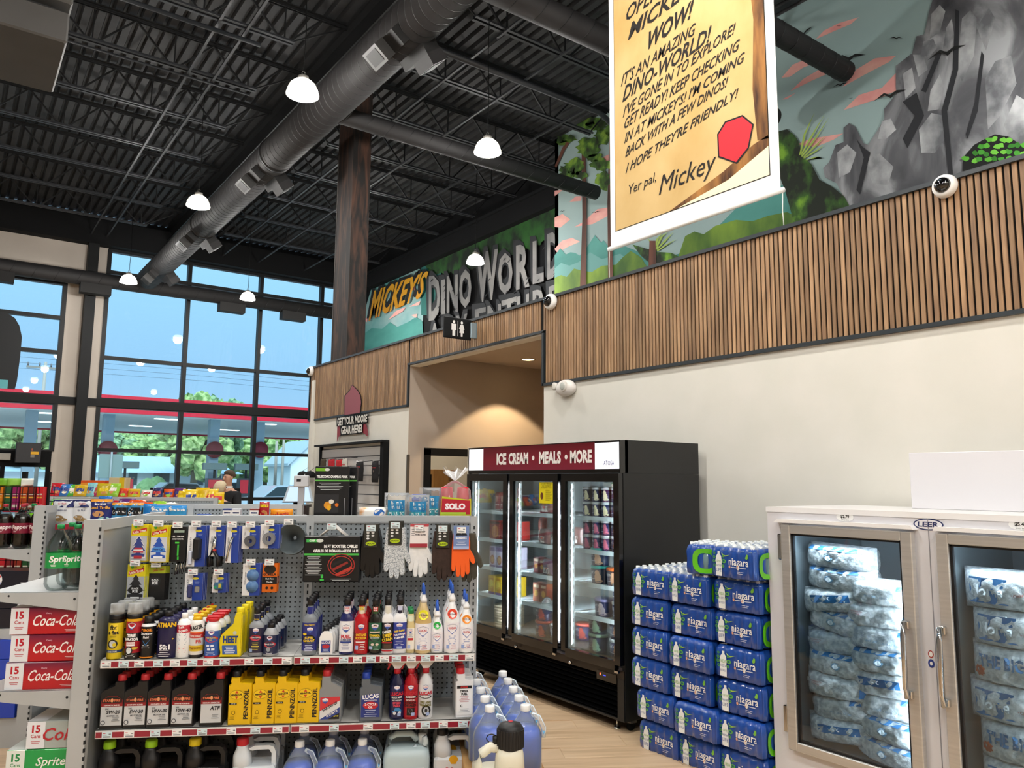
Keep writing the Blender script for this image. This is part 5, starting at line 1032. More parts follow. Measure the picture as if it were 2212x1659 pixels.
# 1 tyre sealant, 2 inflator, 3 starting fluid
p = roundp('spray_can', 'spray can', GRP1, CANP(.034, .18), C('#d8bf1e', .3), [(.178, .205, .034, BK, .033), (.203, .25, .033, clear_cap, .031)], [(.165, .178, .0344, BK), (.03, .042, .0344, '#24406a')], [('r', -.02, .018, .112, .16, '#f0d23a'), ('t', 'fix', 0, .145, .022, .04, BK, .04), ('t', 'a flat', 0, .122, .018, .045, BK, .04), ('d', .0, .07, .021, .021, BK), ('d', 0, .07, .015, .015, '#c9ccd0'), ('d', .008, .067, .008, .008, '#d8bf1e'), ('l', -.02, .02, .105, 2, .005, '#6b5d12'), ('t', 'CONE STOPS', 0, .036, .007, .04, '#dfe6ee')], .034)
row(p, 247, 3, .085, .963, 'yellow tyre sealant spray can with clear cap')
p = roundp('spray_can', 'spray can', GRP1, CANP(.035, .18), C('#a51c2a', .3), [(.178, .205, .035, BK, .034), (.203, .25, .034, clear_cap, .032)], [(.17, .182, .0354, '#e0a51e'), (.0, .028, .0353, BK), (.08, .118, .0354, BK)], shield(0, .15, .017) + [('t', 'TIRE', 0, .107, .015, .05, '#f1f1f1', .05), ('t', 'INFLATOR', 0, .09, .013, .058, '#f1f1f1', .05), ('r', -.02, .018, .06, .078, '#f2e9ea'), ('t', 'SEALS AND INFLATES', 0, .07, .005, .034, '#a51c2a'), ('d', -.006, .04, .017, .019, BK), ('d', -.006, .04, .012, .014, '#d5d8da'), ('d', .018, .05, .012, .006, '#c9a834'), ('l', -.024, .024, .022, 3, .006, '#c9c9cc')], .035)
row(p, 286, 4, .085, .963, 'red tyre inflator spray can with clear cap')
p = roundp('spray_can', 'spray can', GRP1, CANP(.033, .155), C('#0f1013', .3), [(.153, .19, .024, BK, .022)], [(.146, .157, .0334, '#e9e9ea', .029)], [('t', 'PYROIL', 0, .13, .012, .055, '#e58a1f', .05), ('t', 'Starting', 0, .112, .016, .055, '#f0f0f2', .03), ('t', 'Fluid', 0, .098, .01, .03, '#f0f0f2', .02), ('p', [(-.018, .088), (0, .066), (.02, .09), (0, .06)], '#3d7ec0'), ('l', -.02, .02, .06, 3, .006, '#d0d3d6'), ('r', -.03, .03, .004, .01, '#c97b1e')], .033)
row(p, 318, 4, .08, .963, 'black starting fluid spray can with black cap')
# 4 tin of two-stroke mix, 5 white fuel treatment, 6 penetrating catalyst, 7 penetrating oil
p = roundp('oil_tin', 'tin', GRP1, [(0, .044, .03), (.003, .046, .032), (.17, .046, .032), (.174, .044, .03), (.188, .026, .02)], C('#211d44', .28), [(.186, .214, .02, BK, .018)], [], [('t', 'ATMAN', 0, .155, .022, .085, '#e3b61f', .05), ('t', '50:1', .002, .055, .024, .05, '#f2f2f4', .05), ('l', -.03, .03, .038, 4, .009, '#e6e6ee'), ('d', -.034, .15, .004, .004, '#e3b61f'), ('d', .034, .09, .003, .003, '#e3b61f')], .046, ry=None)
row(p, 360, 4, .075, .963, 'dark blue oval tin of two-stroke oil with bare metal top')
p = roundp('treatment_bottle', 'bottle', GRP1, [(0, .031), (.004, .033), (.15, .033), (.168, .026), (.178, .014)], C('#eceef0', .35), [(.176, .202, .015, '#f2f2f2', .0145)], [(.115, .15, .0334, '#c62f3f')], [('t', 'Sea', -.006, .142, .014, .03, '#f4eef0', .03, .25), ('t', 'Foam', .002, .126, .014, .04, '#f4eef0', .03, .25), ('l', -.024, .024, .108, 8, .0065, '#9fb0c4'), ('l', -.022, .022, .05, 4, .008, '#d99a9f')], .033)
row(p, 395, 3, .08, .963, 'white fuel treatment bottle with red band')
p = roundp('spray_can', 'spray can', GRP1, CANP(.032, .165), C('#e6e4df', .3), [(.172, .186, .024, '#e3b81c', .02)], [(.09, .112, .0324, '#c22f26'), (.112, .118, .0324, '#e0651f'), (.03, .056, .0324, '#d3b21e'), (0, .014, .0324, BK), (.056, .09, .0324, '#cfcfcf')], [('t', 'BLASTER', 0, .138, .02, .058, BK, .04, .2), ('t', 'PENETRANT', 0, .1, .01, .05, '#f0e9e4'), ('t', 'PB', .014, .074, .016, .022, '#c22f26', .03), ('t', 'PENETRATING', 0, .044, .008, .05, '#7a1d18')], .032)
part('spray_arm', MB().bbox(-.02, .03, -.012, .012, .186, .2, C('#e3b81c', .35), .004).bbox(.0, .012, -.01, .01, .2, .208, C('#c22f26'), .003), p)
row(p, 423, 4, .08, .963, 'white and red penetrant spray can with yellow arm')
p = roundp('spray_can', 'spray can', GRP1, [(0, .034), (.004, .0355), (.13, .0355), (.15, .032), (.164, .02)], C('#e9ecef', .3), [(.162, .178, .022, '#c2242c', .03)], [(.008, .122, .036, '#2b57a8'), (0, .008, .0358, '#b3202c')], shield(0, .112, .014) + [('d', 0, .086, .03, .015, '#b3202c'), ('t', 'PENETRATING', 0, .091, .007, .046, '#e6c52c'), ('t', 'OIL', 0, .081, .007, .02, '#e6c52c'), ('r', -.02, -.006, .05, .06, '#dfe6f2'), ('r', 0, .014, .05, .06, '#dfe6f2'), ('r', -.015, -.002, .034, .044, '#dfe6f2'), ('r', .004, .018, .034, .044, '#dfe6f2'), ('l', -.024, .024, .024, 3, .006, '#b9c6e0')], .036)
part('spray_trigger', MB().bbox(-.03, .034, -.016, .016, .176, .19, C('#c2242c', .35), .005).bbox(-.034, -.026, -.012, .012, .16, .18, C('#c2242c', .35), .003), p)
row(p, 458, 3, .085, .963, 'blue and white penetrating oil can with red trigger top')
# 8 yellow water remover: angular bottle with tall neck on its right
def yellow_bottle():
    t = thing('fuel_additive_bottle', 'x', 'bottle', group=GRP1)
    o = [(-.05, 0), (.046, 0), (.05, .008), (.05, .19), (.044, .205), (.022, .205), (.016, .19), (.01, .155), (-.03, .118), (-.046, .1), (-.052, .08), (-.05, .04), (-.045, .02)]
    part('bottle', MB().prism(o, -.026, .026, C('#dcc81b', .3)).prism([(x * .9, .004 + z * .97) for x, z in o], -.031, .031, C('#dcc81b', .3)), t); part('cap', MB().loft([(.2, .016, .016), (.205, .019, .019), (.222, .019, .019), (.226, .017, .017)], C('#e2cf22', .3), 14, cx=.033), t)
    part('print', prints(MB(), [('d', .018, .112, .009, .009, '#b9c0b0'), ('t', 'HEET', .0, .082, .034, .07, '#1d3a78', .05), ('p', [(-.038, .055), (.03, .055), (.034, .014), (-.034, .014)], '#2f57a0'), ('l', -.03, .026, .046, 4, .009, '#dfe4f0')], lambda x, z, y: (x, -.0312 + y, z)), t); return t
row(yellow_bottle(), 500, 3, .09, .963, 'yellow angular fuel drier bottle with tall offset neck')
def additive(body, neck, lab, deco, cap=BK, h=.24, r=.033, nl=None, lz=(.02, .135), ry=.72, capr=.0165, extra=None, lab2=None):
    """flat-sided bottle with long neck"""
    k = h / .24
    secs = [(0, r * .94, r * ry * .94), (.005, r, r * ry), (.15 * k, r, r * ry), (.163 * k, r * .8, r * ry * .9), (.175 * k, .016, .016), (.205 * k, .0145, .0145), (.212 * k, .014, .014)]
    t = thing('additive_bottle', 'x', 'bottle', group=GRP1); part('bottle', MB().loft(secs, body, 20, p=2.4), t); part('cap', MB().loft([(.209 * k, capr, capr), (.238 * k, capr * .96, capr * .96), (.24 * k, capr * .85, capr * .85)], C(cap, .35), 14), t)
    mb = MB()
    if lab: mb.loft([(lz[0] * k, r + .0007, r * ry + .0007), (lz[1] * k, r + .0007, r * ry + .0007)], C(lab, .3, .3), 20, p=2.4, cap0=False, cap1=False)
    if nl: mb.loft([(.172 * k, .0172, .0172), (.204 * k, .0157, .0157)], C(nl, .3), 16, cap0=False, cap1=False)
    part('label_wrap', mb, t); f = lambda x, z, y: (x, -r * ry * (max(0, 1 - (abs(x) / r) ** 2.4)) ** (1 / 2.4) + y - .0006, z); part('print', prints(MB(), deco, f), t)
    if extra: part('neck_print', prints(MB(), extra, bend(.0165)), t)
    return t
GREY = '#8b9096'
row(additive(C('#8d9298', .3), None, '#1b1c3c', shield(0, .118, .014) + [('d', 0, .086, .026, .013, '#b02636'), ('t', 'POWER STEERING', 0, .088, .006, .044, '#f0e8e8'), ('l', -.02, .02, .062, 5, .008, '#d8c94a'), ('r', -.026, -.012, .022, .036, '#8fa4cc')], h=.225, r=.035, nl='#1b1c3c', lz=(.018, .14), extra=[('t', 'STOP LEAK', 0, .17, .006, .024, '#e6c52c')]), 552, 4, .075, .963, 'grey steering fluid bottle with dark label and tall neck')
row(roundp('brake_fluid_bottle', 'bottle', GRP1, [(0, .034), (.006, .036), (.1, .036), (.125, .022), (.13, .017)], C('#9a9da1', .28), [(.128, .15, .018, BK, .0175)], [(.012, .098, .0364, '#1d2748')], shield(0, .084, .013) + [('d', 0, .056, .028, .014, '#b02636'), ('t', 'BRAKE FLUID', 0, .057, .007, .044, '#f0e8e8'), ('d', -.004, .034, .01, .01, '#8d949c'), ('l', -.022, .022, .02, 2, .006, '#d5dae6')], .036), 584, 4, .08, .963, 'short grey brake fluid bottle with blue label')
row(additive(C('#7e858d', .25), None, '#232b78', shield(.004, .118, .014) + [('t', 'TREATMENT', 0, .142, .007, .05, '#e6c52c'), ('d', -.02, .1, .009, .006, '#e6c52c'), ('d', 0, .075, .03, .022, '#0f0f14'), ('t', 'SUPER', 0, .083, .011, .05, '#e6c52c', .04), ('t', 'COOLANT', 0, .069, .011, .052, '#e6c52c', .04), ('l', -.024, .024, .045, 4, .008, '#c5cbe6')], h=.265, r=.035, nl='#232b78', lz=(.02, .138)), 667, 4, .075, .963, 'blue-labelled coolant additive bottle, tall and grey')
p = thing('small_oil_bottle', 'x', 'bottle', group=GRP1); o_ = [(-.03, 0), (.03, 0), (.032, .006), (.032, .075), (.026, .1), (.008, .11), (-.012, .11), (-.026, .095), (-.032, .08), (-.032, .006)]
part('bottle', MB().prism(o_, -.018, .018, C('#eceded', .35)).prism([(x * .92, .003 + z * .98) for x, z in o_], -.021, .021, C('#eceded', .35)), p); part('cap', MB().cyl(-.002, 0, .108, .13, .015, C(BK), 14), p); part('print', prints(MB(), [('r', -.022, .022, .012, .068, '#2a3f86'), ('t', 'LUCAS', 0, .058, .011, .04, '#e8e4ea', .03), ('d', 0, .04, .018, .01, '#b02636'), ('l', -.018, .018, .026, 3, .006, '#b9c4e2')], lambda x, z, y: (x, -.0212 + y, z)), p)
row(p, 704, 7, .05, .963, 'small white oil bottle with black cap', du=.009)
row(additive(C('#20265c', .15, .4), None, '#e9e9ee', shield(0, .122, .019) + [('t', 'FUEL', 0, .085, .017, .05, '#c22738', .04), ('t', 'STABILIZER', 0, .07, .01, .05, '#2a2f66', .03), ('r', -.026, .026, .056, .063, '#2a3f86'), ('l', -.022, .022, .05, 4, .008, '#9a9fb8')], h=.265, r=.034, nl='#e9e4e8', lz=(.012, .142), extra=[('t', 'LUCAS', 0, .218, .008, .024, '#c22738', .03), ('t', 'FUEL', 0, .206, .007, .02, '#c22738')]), 747, 4, .075, .963, 'dark blue fuel stabiliser bottle with white label')
row(additive(C('#b0141f', .2, .4), None, None, shield(0, .128, .015) + [('p', [(-.03, .1), (.03, .1), (.026, .066), (-.03, .066)], '#161312'), ('t', 'OCTANE', 0, .092, .012, .05, '#e6b62c', .05), ('t', 'BOOSTER', 0, .077, .012, .052, '#e6b62c', .05), ('r', -.024, .02, .056, .061, '#e8e4e4'), ('r', -.026, -.012, .024, .042, '#9fb0d8'), ('l', -.008, .022, .046, 4, .008, '#e8d4d4')], h=.262, r=.034, nl='#d8cdb8', extra=[('t', '3X', 0, .216, .018, .024, '#e6c52c', .06)]), 779, 4, .075, .963, 'bright red octane booster bottle')
row(additive(C('#10120f', .2, .4), None, '#17563a', shield(0, .128, .017) + [('r', -.024, .024, .1, .107, '#c8b7a4'), ('d', 0, .08, .032, .02, '#101512'), ('t', 'ETHANOL', 0, .088, .011, .05, '#e6c52c', .05), ('t', 'FUEL CONDITIONER', 0, .077, .006, .045, '#e8e8e8'), ('d', -.01, .046, .008, .006, '#d8c6b8'), ('d', .012, .046, .008, .006, '#d8c6b8'), ('r', -.026, -.01, .024, .038, '#9fb0d8'), ('l', -.006, .022, .034, 3, .007, '#a8c8b4')], h=.262, r=.033, nl='#274c25', extra=[('r', -.012, .012, .2, .222, '#b5202c'), ('t', 'FLEX', 0, .216, .007, .022, '#f0e6e6', .04), ('t', 'FUEL', 0, .205, .007, .022, '#f0e6e6', .04)]), 809, 4, .075, .963, 'black and green ethanol conditioner bottle')
row(additive(C('#e8e8ea', .25, .4), None, '#1a1a20', shield(0, .13, .015) + [('t', 'DIESEL', -.002, .104, .012, .045, '#f0f0f0', .05, .18), ('t', 'DEEP', 0, .087, .015, .05, '#e6c52c', .05, .18), ('t', 'CLEAN', 0, .068, .015, .052, '#e6c52c', .05, .18), ('r', -.026, .024, .05, .056, '#b5202c'), ('r', -.016, .02, .024, .046, '#4a3a30'), ('r', -.033, .033, .012, .018, '#b5202c')], h=.262, r=.031, nl='#d6d2c4'), 836, 4, .075, .963, 'white diesel cleaner bottle with black label')
row(additive(C('#e6e8ec', .25, .4), None, '#2a3b94', shield(0, .13, .015) + [('t', 'DEEP CLEAN', 0, .108, .009, .048, '#e6c52c', .05, .18), ('p', [(-.03, .094), (.03, .102), (.03, .088), (-.03, .08)], '#b5202c'), ('t', 'FUEL SYSTEM', 0, .091, .008, .054, '#f2f2f4', .05, .15), ('t', 'CLEANER', 0, .077, .01, .05, '#f2f2f4', .05, .15), ('l', -.024, .024, .058, 3, .008, '#c5cbe6'), ('r', -.012, .014, .024, .036, '#9fb0d8')], h=.262, r=.034, nl='#1a1a30', extra=[('r', -.012, .012, .205, .225, '#c5cbe6')]), 862, 5, .068, .963, 'white and blue fuel system cleaner bottle')
row(additive(C('#cdbb86', .25, .4), None, '#ebe6da', shield(0, .105, .01) + [('r', -.014, .014, .062, .072, '#b5202c'), ('l', -.014, .014, .09, 3, .006, '#8a9ab8'), ('r', -.014, .0, .024, .04, '#9fb0d8')], cap='#1c7d45', h=.21, r=.021, nl='#dfe4cc', capr=.014, ry=.9), 886, 2, .06, .963, 'slim amber gear oil bottle with green cap')
def nozzle(body, sticker, h, r, deco, lab='#ece9ee', low=None):
    k = h / .27; t = thing('lubricant_bottle', 'x', 'bottle', group=GRP1)
    part('bottle', MB().loft([(0, r * .95, r * .95), (.005, r, r), (.135 * k, r, r), (.16 * k, r * .86, r * .86), (.2 * k, r * .42, r * .42), (.218 * k, r * .36, r * .36)], body, 22), t)
    nz = part('spout', MB().loft([(.216 * k, .017, .017), (.23 * k, .0165, .0165), (.245 * k, .008, .008), (.262 * k, .0065, .0065)], C('#e9ebee', .4), 14), t); part('spout_tip', MB().loft([(.25 * k, .0095, .0095), (.285 * k, .0055, .0055), (.29 * k, .003, .003)], C('#2f5fc4', .35), 12), nz)
    mb = MB(); mb.loft([(.016, r + .0006, r + .0006), (.128 * k, r + .0006, r + .0006)], C(lab, .35), 22, cap0=False, cap1=False); part('label_wrap', mb, t)
    fs = lambda x, z, y: (x, -(r * (1 - .62 * max(0, min(1, (z / k - .135) / .08)))) * math.sqrt(max(0, 1 - min(1, abs(x) / r) ** 2)) + y - .002, z)
    part('print', prints(MB(), deco, bend(r + .0006)), t); part('neck_sticker', prints(MB(), [('d', 0, .165 * k, r * .62, .021 * k, sticker[0]), ('t', sticker[1], 0, .165 * k, .009, r * 1.0, sticker[2])], fs), t); return t
LD = lambda r, z: shield(0, z, r * .62) + [('l', -r * .6, r * .6, z - r * .9, 5, .009, '#8f9cc6'), ('r', -r * .7, -r * .35, .022, .04, '#8fa4d8'), ('l', -r * .2, r * .6, .038, 3, .008, '#c79aa6')]
row(nozzle(noisy('amber_fill', '#c2a05c', '#d6c6a0', (2, 2, 9), .3), ('#e3dc2c', 'Oil Guide', '#4a4a12'), .30, .04, LD(.04, .105)), 913, 2, .09, .963, 'large amber cylinder lubricant bottle with blue spout')
row(nozzle(C('#eceef0', .35), ('#2fae4a', 'STOP LEAK', '#0f4a1c'), .215, .03, LD(.03, .075)), 943, 3, .075, .963, 'small white stop leak bottle with green sticker')
row(nozzle(C('#eceef0', .35), ('#d8452c', 'Oil Guide', '#6a1a10'), .305, .039, LD(.039, .115)), 975, 3, .088, .963, 'tall white oil stabiliser bottle with red sticker')
row(nozzle(C('#eceef0', .35), ('#e58a24', 'STOPS LEAK', '#5a2c08'), .26, .037, LD(.037, .095)), 1006, 3, .085, .963, 'white stop leak bottle with orange sticker at shelf end')
# ---- lower shelf: oil quarts
GRP2 = 'oil bottles on the lower shelf'
def quart(body, cap, name='oil_bottle', w=.108, h=.24, neckx=.03, deco=(), d=.058, left=.16, lab=None, capr=.019):
    t = thing(name, 'x', 'bottle', group=GRP2); hw = w / 2
    o = [(-hw + .003, 0), (hw - .003, 0), (hw, .006), (hw, left + .01), (neckx + .022, h - .052), (neckx + .02, h - .03), (neckx - .02, h - .03), (neckx - .022, h - .048), (-hw + .012, left + .012), (-hw, left)]
    mb = MB(); rs = []
    for y, k, e in ((-d / 2, .93, .004), (-d / 2 + .006, 1, 0), (d / 2 - .006, 1, 0), (d / 2, .93, .004)): rs.append([(x * k, y, e + z * (1 - 2 * e / h)) for x, z in o])
    n = len(o); vs = [v for r in rs for v in r]; fs = [(i * n + j, (i + 1) * n + j, (i + 1) * n + (j + 1) % n, i * n + (j + 1) % n) for i in range(3) for j in range(n)] + [tuple(range(n)), tuple(reversed(range(3 * n, 4 * n)))]
    mb.add(vs, fs, body); part('bottle', mb, t); part('cap', MB().loft([(h - .034, capr, capr), (h - .03, capr + .001, capr + .001), (h - .006, capr, capr), (h - .003, capr * .85, capr * .85)], C(cap, .4), 16, cx=neckx), t)
    if deco: part('label_print', prints(MB(), deco, lambda x, z, y: (x, -d / 2 + y, z)), t)
    return t
def star(grade, sub='SYNTHETIC BLEND'):
    return [('r', -.046, .046, .016, .105, '#c3c6c9'), ('r', -.046, .046, .1, .112, '#8e1b22'), ('p', [(-.046, .112), (.046, .112), (.046, .128), (.02, .146), (-.02, .146), (-.046, .128)], '#7c161d'), ('p', [(-.043, .117), (.043, .117), (.043, .13), (.018, .144), (-.018, .144), (-.043, .13)], '#1a1415'), ('t', 'STAR', -.022, .127, .011, .034, '#d8714a', .04), ('t', 'FIRE', .022, .127, .011, .034, '#d8714a', .04), ('d', 0, .128, .006, .009, '#e09a6a'), ('t', sub, 0, .106, .006, .075, '#f0e8e8', .03)] + ([('t', 'SAE', -.02, .09, .007, .02, '#3a3f48'), ('t', grade, .008, .076, .016, .066, '#22262e', .03, 0, .15), ('t', 'MOTOR OIL', .008, .059, .007, .056, '#3a3f48', .02, 0, .15), ('d', -.034, .03, .01, .01, '#3a3f48'), ('d', -.034, .03, .007, .007, '#c3c6c9')] if grade != 'ATF' else [('t', 'ATF', .018, .082, .018, .05, '#22262e', .03, 0, .2)]) + [('l', .0, .04, .05, 3, .007, '#7d8288')]
BKP = noisy('black_hdpe', '#131315', '#1a1a1c', (20, 20, 20), .38)
for px, g in ((243, '5W-20'), (293, '5W-30'), (343, '10W-30'), (395, '10W-40'), (457, 'ATF')):
    row(quart(BKP, '#b3262c', deco=star(g, 'SYNTHETIC BLEND' if g != 'ATF' else 'DEXRON-III/MERCON')), px, 6, .062, .652, 'black %s oil bottle with red cap' % (g if g != 'ATF' else 'transmission'), GRP2, .37, 1570)
YEL = C('#dfb40f', .32)
for i, px in enumerate((518, 569, 618, 666)):
    row(quart(YEL, BK, deco=[('t', 'PENNZOIL', .03, .095, .022, .135, BK, .03, PI / 2), ('d', -.014, .138, .032, .021, BK), ('d', -.014, .138, .031, .02, '#e8c21c'), ('p', [(-.022, .145), (-.006, .145), (-.014, .157)], '#c8402c'), ('p', [(-.022, .131), (-.006, .131), (-.014, .119)], '#c8402c'), ('t', 'PENNZOIL', -.014, .138, .009, .05, BK, .04, .1), ('r', -.046, -.012, .094, .102, BK), ('t', ('5W-20', '5W-30', '10W-30', '10W-40')[i], -.028, .098, .005, .028, '#e8e2c8'), ('d', -.026, .058, .009, .009, '#4a3c08'), ('d', -.026, .058, .007, .007, '#dfb40f'), ('l', -.044, -.018, .038, 3, .005, '#8a6f10')], left=.178, neckx=-.024, h=.245, d=.056), px, 5, .066, .652, 'yellow motor oil bottle with black cap, %s of four rows' % ORD[i], GRP2, .37, 1565)
row(quart(C('#85888b', .35), '#b3262c', neckx=-.02, deco=[('r', -.046, .046, .016, .118, '#d2d4d7'), ('p', [(-.046, .118), (.046, .118), (.046, .1), (-.046, .055)], '#c8343c'), ('p', [(-.046, .016), (.046, .07), (.046, .045), (-.01, .016)], '#2a3f86'), ('p', [(-.01, .016), (.046, .045), (.046, .016)], '#17171a')] + shield(-.022, .1, .014) + [('t', 'SAE 5W-20', .0, .075, .013, .075, '#22262e', .03, .5), ('t', 'MOTOR OIL', .012, .043, .01, .06, '#e8e8ee', .03, .5), ('t', 'API SP', .03, .03, .006, .024, '#e8d83c')], left=.15), 712, 5, .062, .652, 'grey synthetic oil bottle with red cap and blue stripe', GRP2, .37, 1562)
row(quart(C('#5d646c', .25), '#2340a0', neckx=-.025, h=.225, deco=[('p', [(-.044, .02), (.044, .02), (.04, .13), (-.044, .12)], '#22357c'), ('t', 'LUCAS', .0, .115, .02, .08, '#f0f0f4', .04, .08), ('t', 'SEMI-SYNTHETIC', 0, .097, .006, .06, '#e8e8f0'), ('d', 0, .074, .036, .018, '#b5202c'), ('t', '2-CYCLE', 0, .079, .011, .06, '#f4ecec', .04), ('t', 'OIL', 0, .066, .01, .03, '#f4ecec', .04), ('l', -.034, .034, .05, 4, .009, '#b9c4e2')], left=.15), 800, 5, .064, .652, 'grey two-cycle oil bottle with blue cap', GRP2, .37, 1560)
def trigger(body, label, words, wc, pic, desc, px):
    t = thing('spray_bottle', 'x', 'spray bottle', group=GRP2)
    part('bottle', MB().loft([(0, .033, .026), (.006, .035, .028), (.15, .035, .028), (.185, .028, .024), (.205, .014, .014), (.215, .014, .014)], body, 20), t); part('collar', MB().cyl(0, 0, .212, .236, .0165, C('#b3202c', .35), 14), t)
    h_ = part('trigger_head', MB().prism([(-.014, .236), (.012, .236), (.036, .262), (.04, .275), (.03, .283), (-.02, .286), (-.042, .28), (-.044, .268), (-.03, .262)], -.012, .012, C('#e6e6e8', .4)), t); part('trigger', MB().prism([(-.03, .264), (-.04, .262), (-.05, .232), (-.044, .23), (-.034, .25), (-.026, .258)], -.006, .006, C('#b3202c', .35)), h_)
    mb = MB(); mb.loft([(.012, .0357, .0287), (.16, .0357, .0287)], C(label, .3, .3), 20, cap0=False, cap1=False); part('label_wrap', mb, t)
    part('print', prints(MB(), shield(0, .148, .013) + [('t', 'LUCAS', 0, .122, .017, .062, '#c22738', .05, .05), ('d', 0, .106, .03, .008, BK), ('t', 'SLICK MIST', 0, .106, .008, .05, '#e8e8e8', .04), ('t', 'FAST AND EASY', 0, .092, .007, .045, '#e8e8e8'), ('t', words[0], 0, .08, .011, .056, wc, .04), ('t', words[1], 0, .067, .011, .056, wc, .04)] + pic + [('r', .004, .02, .02, .034, '#9fb0d8')], lambda x, z, y: (x, -.0287 * math.sqrt(max(0, 1 - min(1, abs(x) / .0357) ** 2)) + y - .0004, z)), t)
    row(t, px, 3, .085, .652, desc, GRP2, .365, 1558)
trigger(C('#171a3c', .15, .4), '#1c1f4a', ('SPEED', 'WAX'), '#d0455a', [('p', [(-.02, .036), (.022, .036), (.022, .046), (.012, .058), (-.008, .058), (-.012, .046), (-.02, .044)], '#3f86c0'), ('d', -.01, .034, .007, .008, '#d8d8dc'), ('d', .014, .034, .007, .008, '#d8d8dc')], 'dark blue trigger spray bottle of car wax', 856)
trigger(C('#a91421', .15, .4), '#a91421', ('INTERIOR', 'DETAILER'), '#1a0f10', [('r', -.018, .02, .022, .056, '#1b1416'), ('d', 0, .042, .011, .012, '#5a5a60')], 'red trigger spray bottle of interior cleaner', 886)
trigger(C('#d8d9dc', .2, .4), '#d9dadd', ('TIRE AND', 'TRIM SHINE'), '#6a6416', [('d', .004, .042, .022, .026, '#17171a'), ('d', .004, .042, .014, .017, '#b9bcc2'), ('d', .004, .042, .007, .009, '#2c2c30')], 'white trigger spray bottle of tyre shine', 918)
row(quart(C('#dfe1e4', .35), '#c2242c', w=.088, neckx=-.018, h=.235, left=.165, capr=.02, deco=[('r', -.036, .036, .015, .15, '#eceef0'), ('r', -.036, .036, .138, .152, BK), ('t', 'POWER', .0, .145, .008, .04, '#c8302c', .04), ('t', 'DIESEL', 0, .127, .011, .058, BK, .05), ('t', 'FUEL', 0, .113, .011, .045, BK, .05), ('l', -.028, .028, .1, 4, .008, '#c9a0a4'), ('t', 'C', -.014, .058, .012, .02, BK, .05), ('l', -.03, .03, .042, 3, .007, '#9a9ea4')]), 1001, 4, .065, .652, 'white diesel additive bottle with red cap at shelf end', GRP2, .36, 1552)
# ---- base deck: jugs
GRP3 = 'jugs on the bottom deck'
def flat_jug(body, cap, w=.19, d=.11, h=.28, capx=-.055, name='oil_jug', label=None, deco=()):
    """moulded jug with a cut-through handle at the top right and a cap at the top left"""
    t = thing(name, 'x', 'jug', group=GRP3); hw = w / 2; zt = h * .62
    o = [(-hw, 0), (hw, 0), (hw, h * .78), (hw - .012, h * .86), (hw - .03, h * .89), (-.005, h * .89), (-.03, h * .84), (-hw + .012, h * .78), (-hw, h * .68)]
    hole = [(hw - .024, h * .66), (hw - .022, h * .76), (hw - .034, h * .81), (.008, h * .81), (-.018, h * .72), (-.02, h * .66)]
    bodyp = [(-hw, .0), (hw, .0), (hw, zt), (-hw, zt)]
    mb = MB(); mb.bbox(-hw, hw, -d / 2, d / 2, 0, zt, body, .012); part('jug', mb, t)
    part('handle', MB().prism([(hw - .002, zt - .01), (hw - .002, h * .78), (hw - .014, h * .865), (hw - .034, h * .89), (-.002, h * .89), (-.03, h * .845), (-.01, h * .82), (.006, h * .83), (hw - .034, h * .83), (hw - .022, h * .77), (hw - .022, zt - .01)], -d * .16, d * .16, body), t)
    part('neck', MB().loft([(zt - .012, .045, d * .46, capx + .005, 0), (h * .76, .04, d * .3, capx, 0), (h * .86, .026, .026, capx, 0), (h * .9, .024, .024, capx, 0)], body, 18, p=2.6), t)
    part('cap', MB().loft([(h * .895, .026, .026), (h * .9, .028, .028), (h * .985, .027, .027), (h, .023, .023)], C(cap, .35), 18, cx=capx), t)
    if deco: part('label_print', prints(MB(), deco, lambda x, z, y: (x, -d / 2 + y, z)), t)
    return t
for i, (px, c) in enumerate(((262, '#8fc61e'), (352, '#8fc61e'), (446, '#d8c21c'))):
    row(flat_jug(BKP, c, .185, .12, .315), px, 2, .16, .27, 'black oil jug with %s cap, %s along the bottom' % ('lime' if i < 2 else 'yellow', ORD[i]), GRP3, .34, 1640)
row(flat_jug(C('#d5dce2', .35), '#c2202c', .2, .12, .31, -.06), 551, 3, .13, .27, 'white oil jug with red cap', GRP3, .34, 1640)
M_WF = mat('blue_washer_fluid', '#1f62dc', .2, coat=.3); M_WC = film('milky_plastic', '#dbe9f4', .14, .2)
def washer(label, loc, rz=GA, proto=[]):
    if not proto:
        t = thing('washer_fluid_jug', 'x', 'jug', group='blue washer fluid jugs')
        prof = [(0, .07), (.006, .076), (.15, .076), (.18, .068), (.225, .04), (.25, .024), (.262, .021)]
        part('fluid', MB().loft([(z * .99 + .001, r * .975, r * .975) for z, r in prof[:4]] + [(.196, .056, .056)], M_WF, 22, p=2.5), t)
        part('shell', MB().loft([(z, r, r) for z, r in prof], M_WC, 22, p=2.5, cap0=False, cap1=False), t); part('cap', MB().loft([(.258, .021, .021), (.262, .023, .023), (.284, .0225, .0225), (.287, .02, .02)], C('#eef0f1', .35), 16), t)
        part('handle', MB().tube([(.03, -.01, .245), (.06, -.02, .235), (.082, -.03, .19), (.08, -.03, .15)], [.012, .012, .012, .012], M_WC, 8), t); part('handle_fluid', MB().tube([(.08, -.03, .175), (.079, -.03, .15)], .0105, mat('cyan_fluid', '#35a8e0', .2), 8), t)
        proto.append(t); o = t; o.location = loc; o.rotation_euler = (0, 0, rz)
    else: o = dup(proto[0], loc, rz)
    o['label'] = label; return o
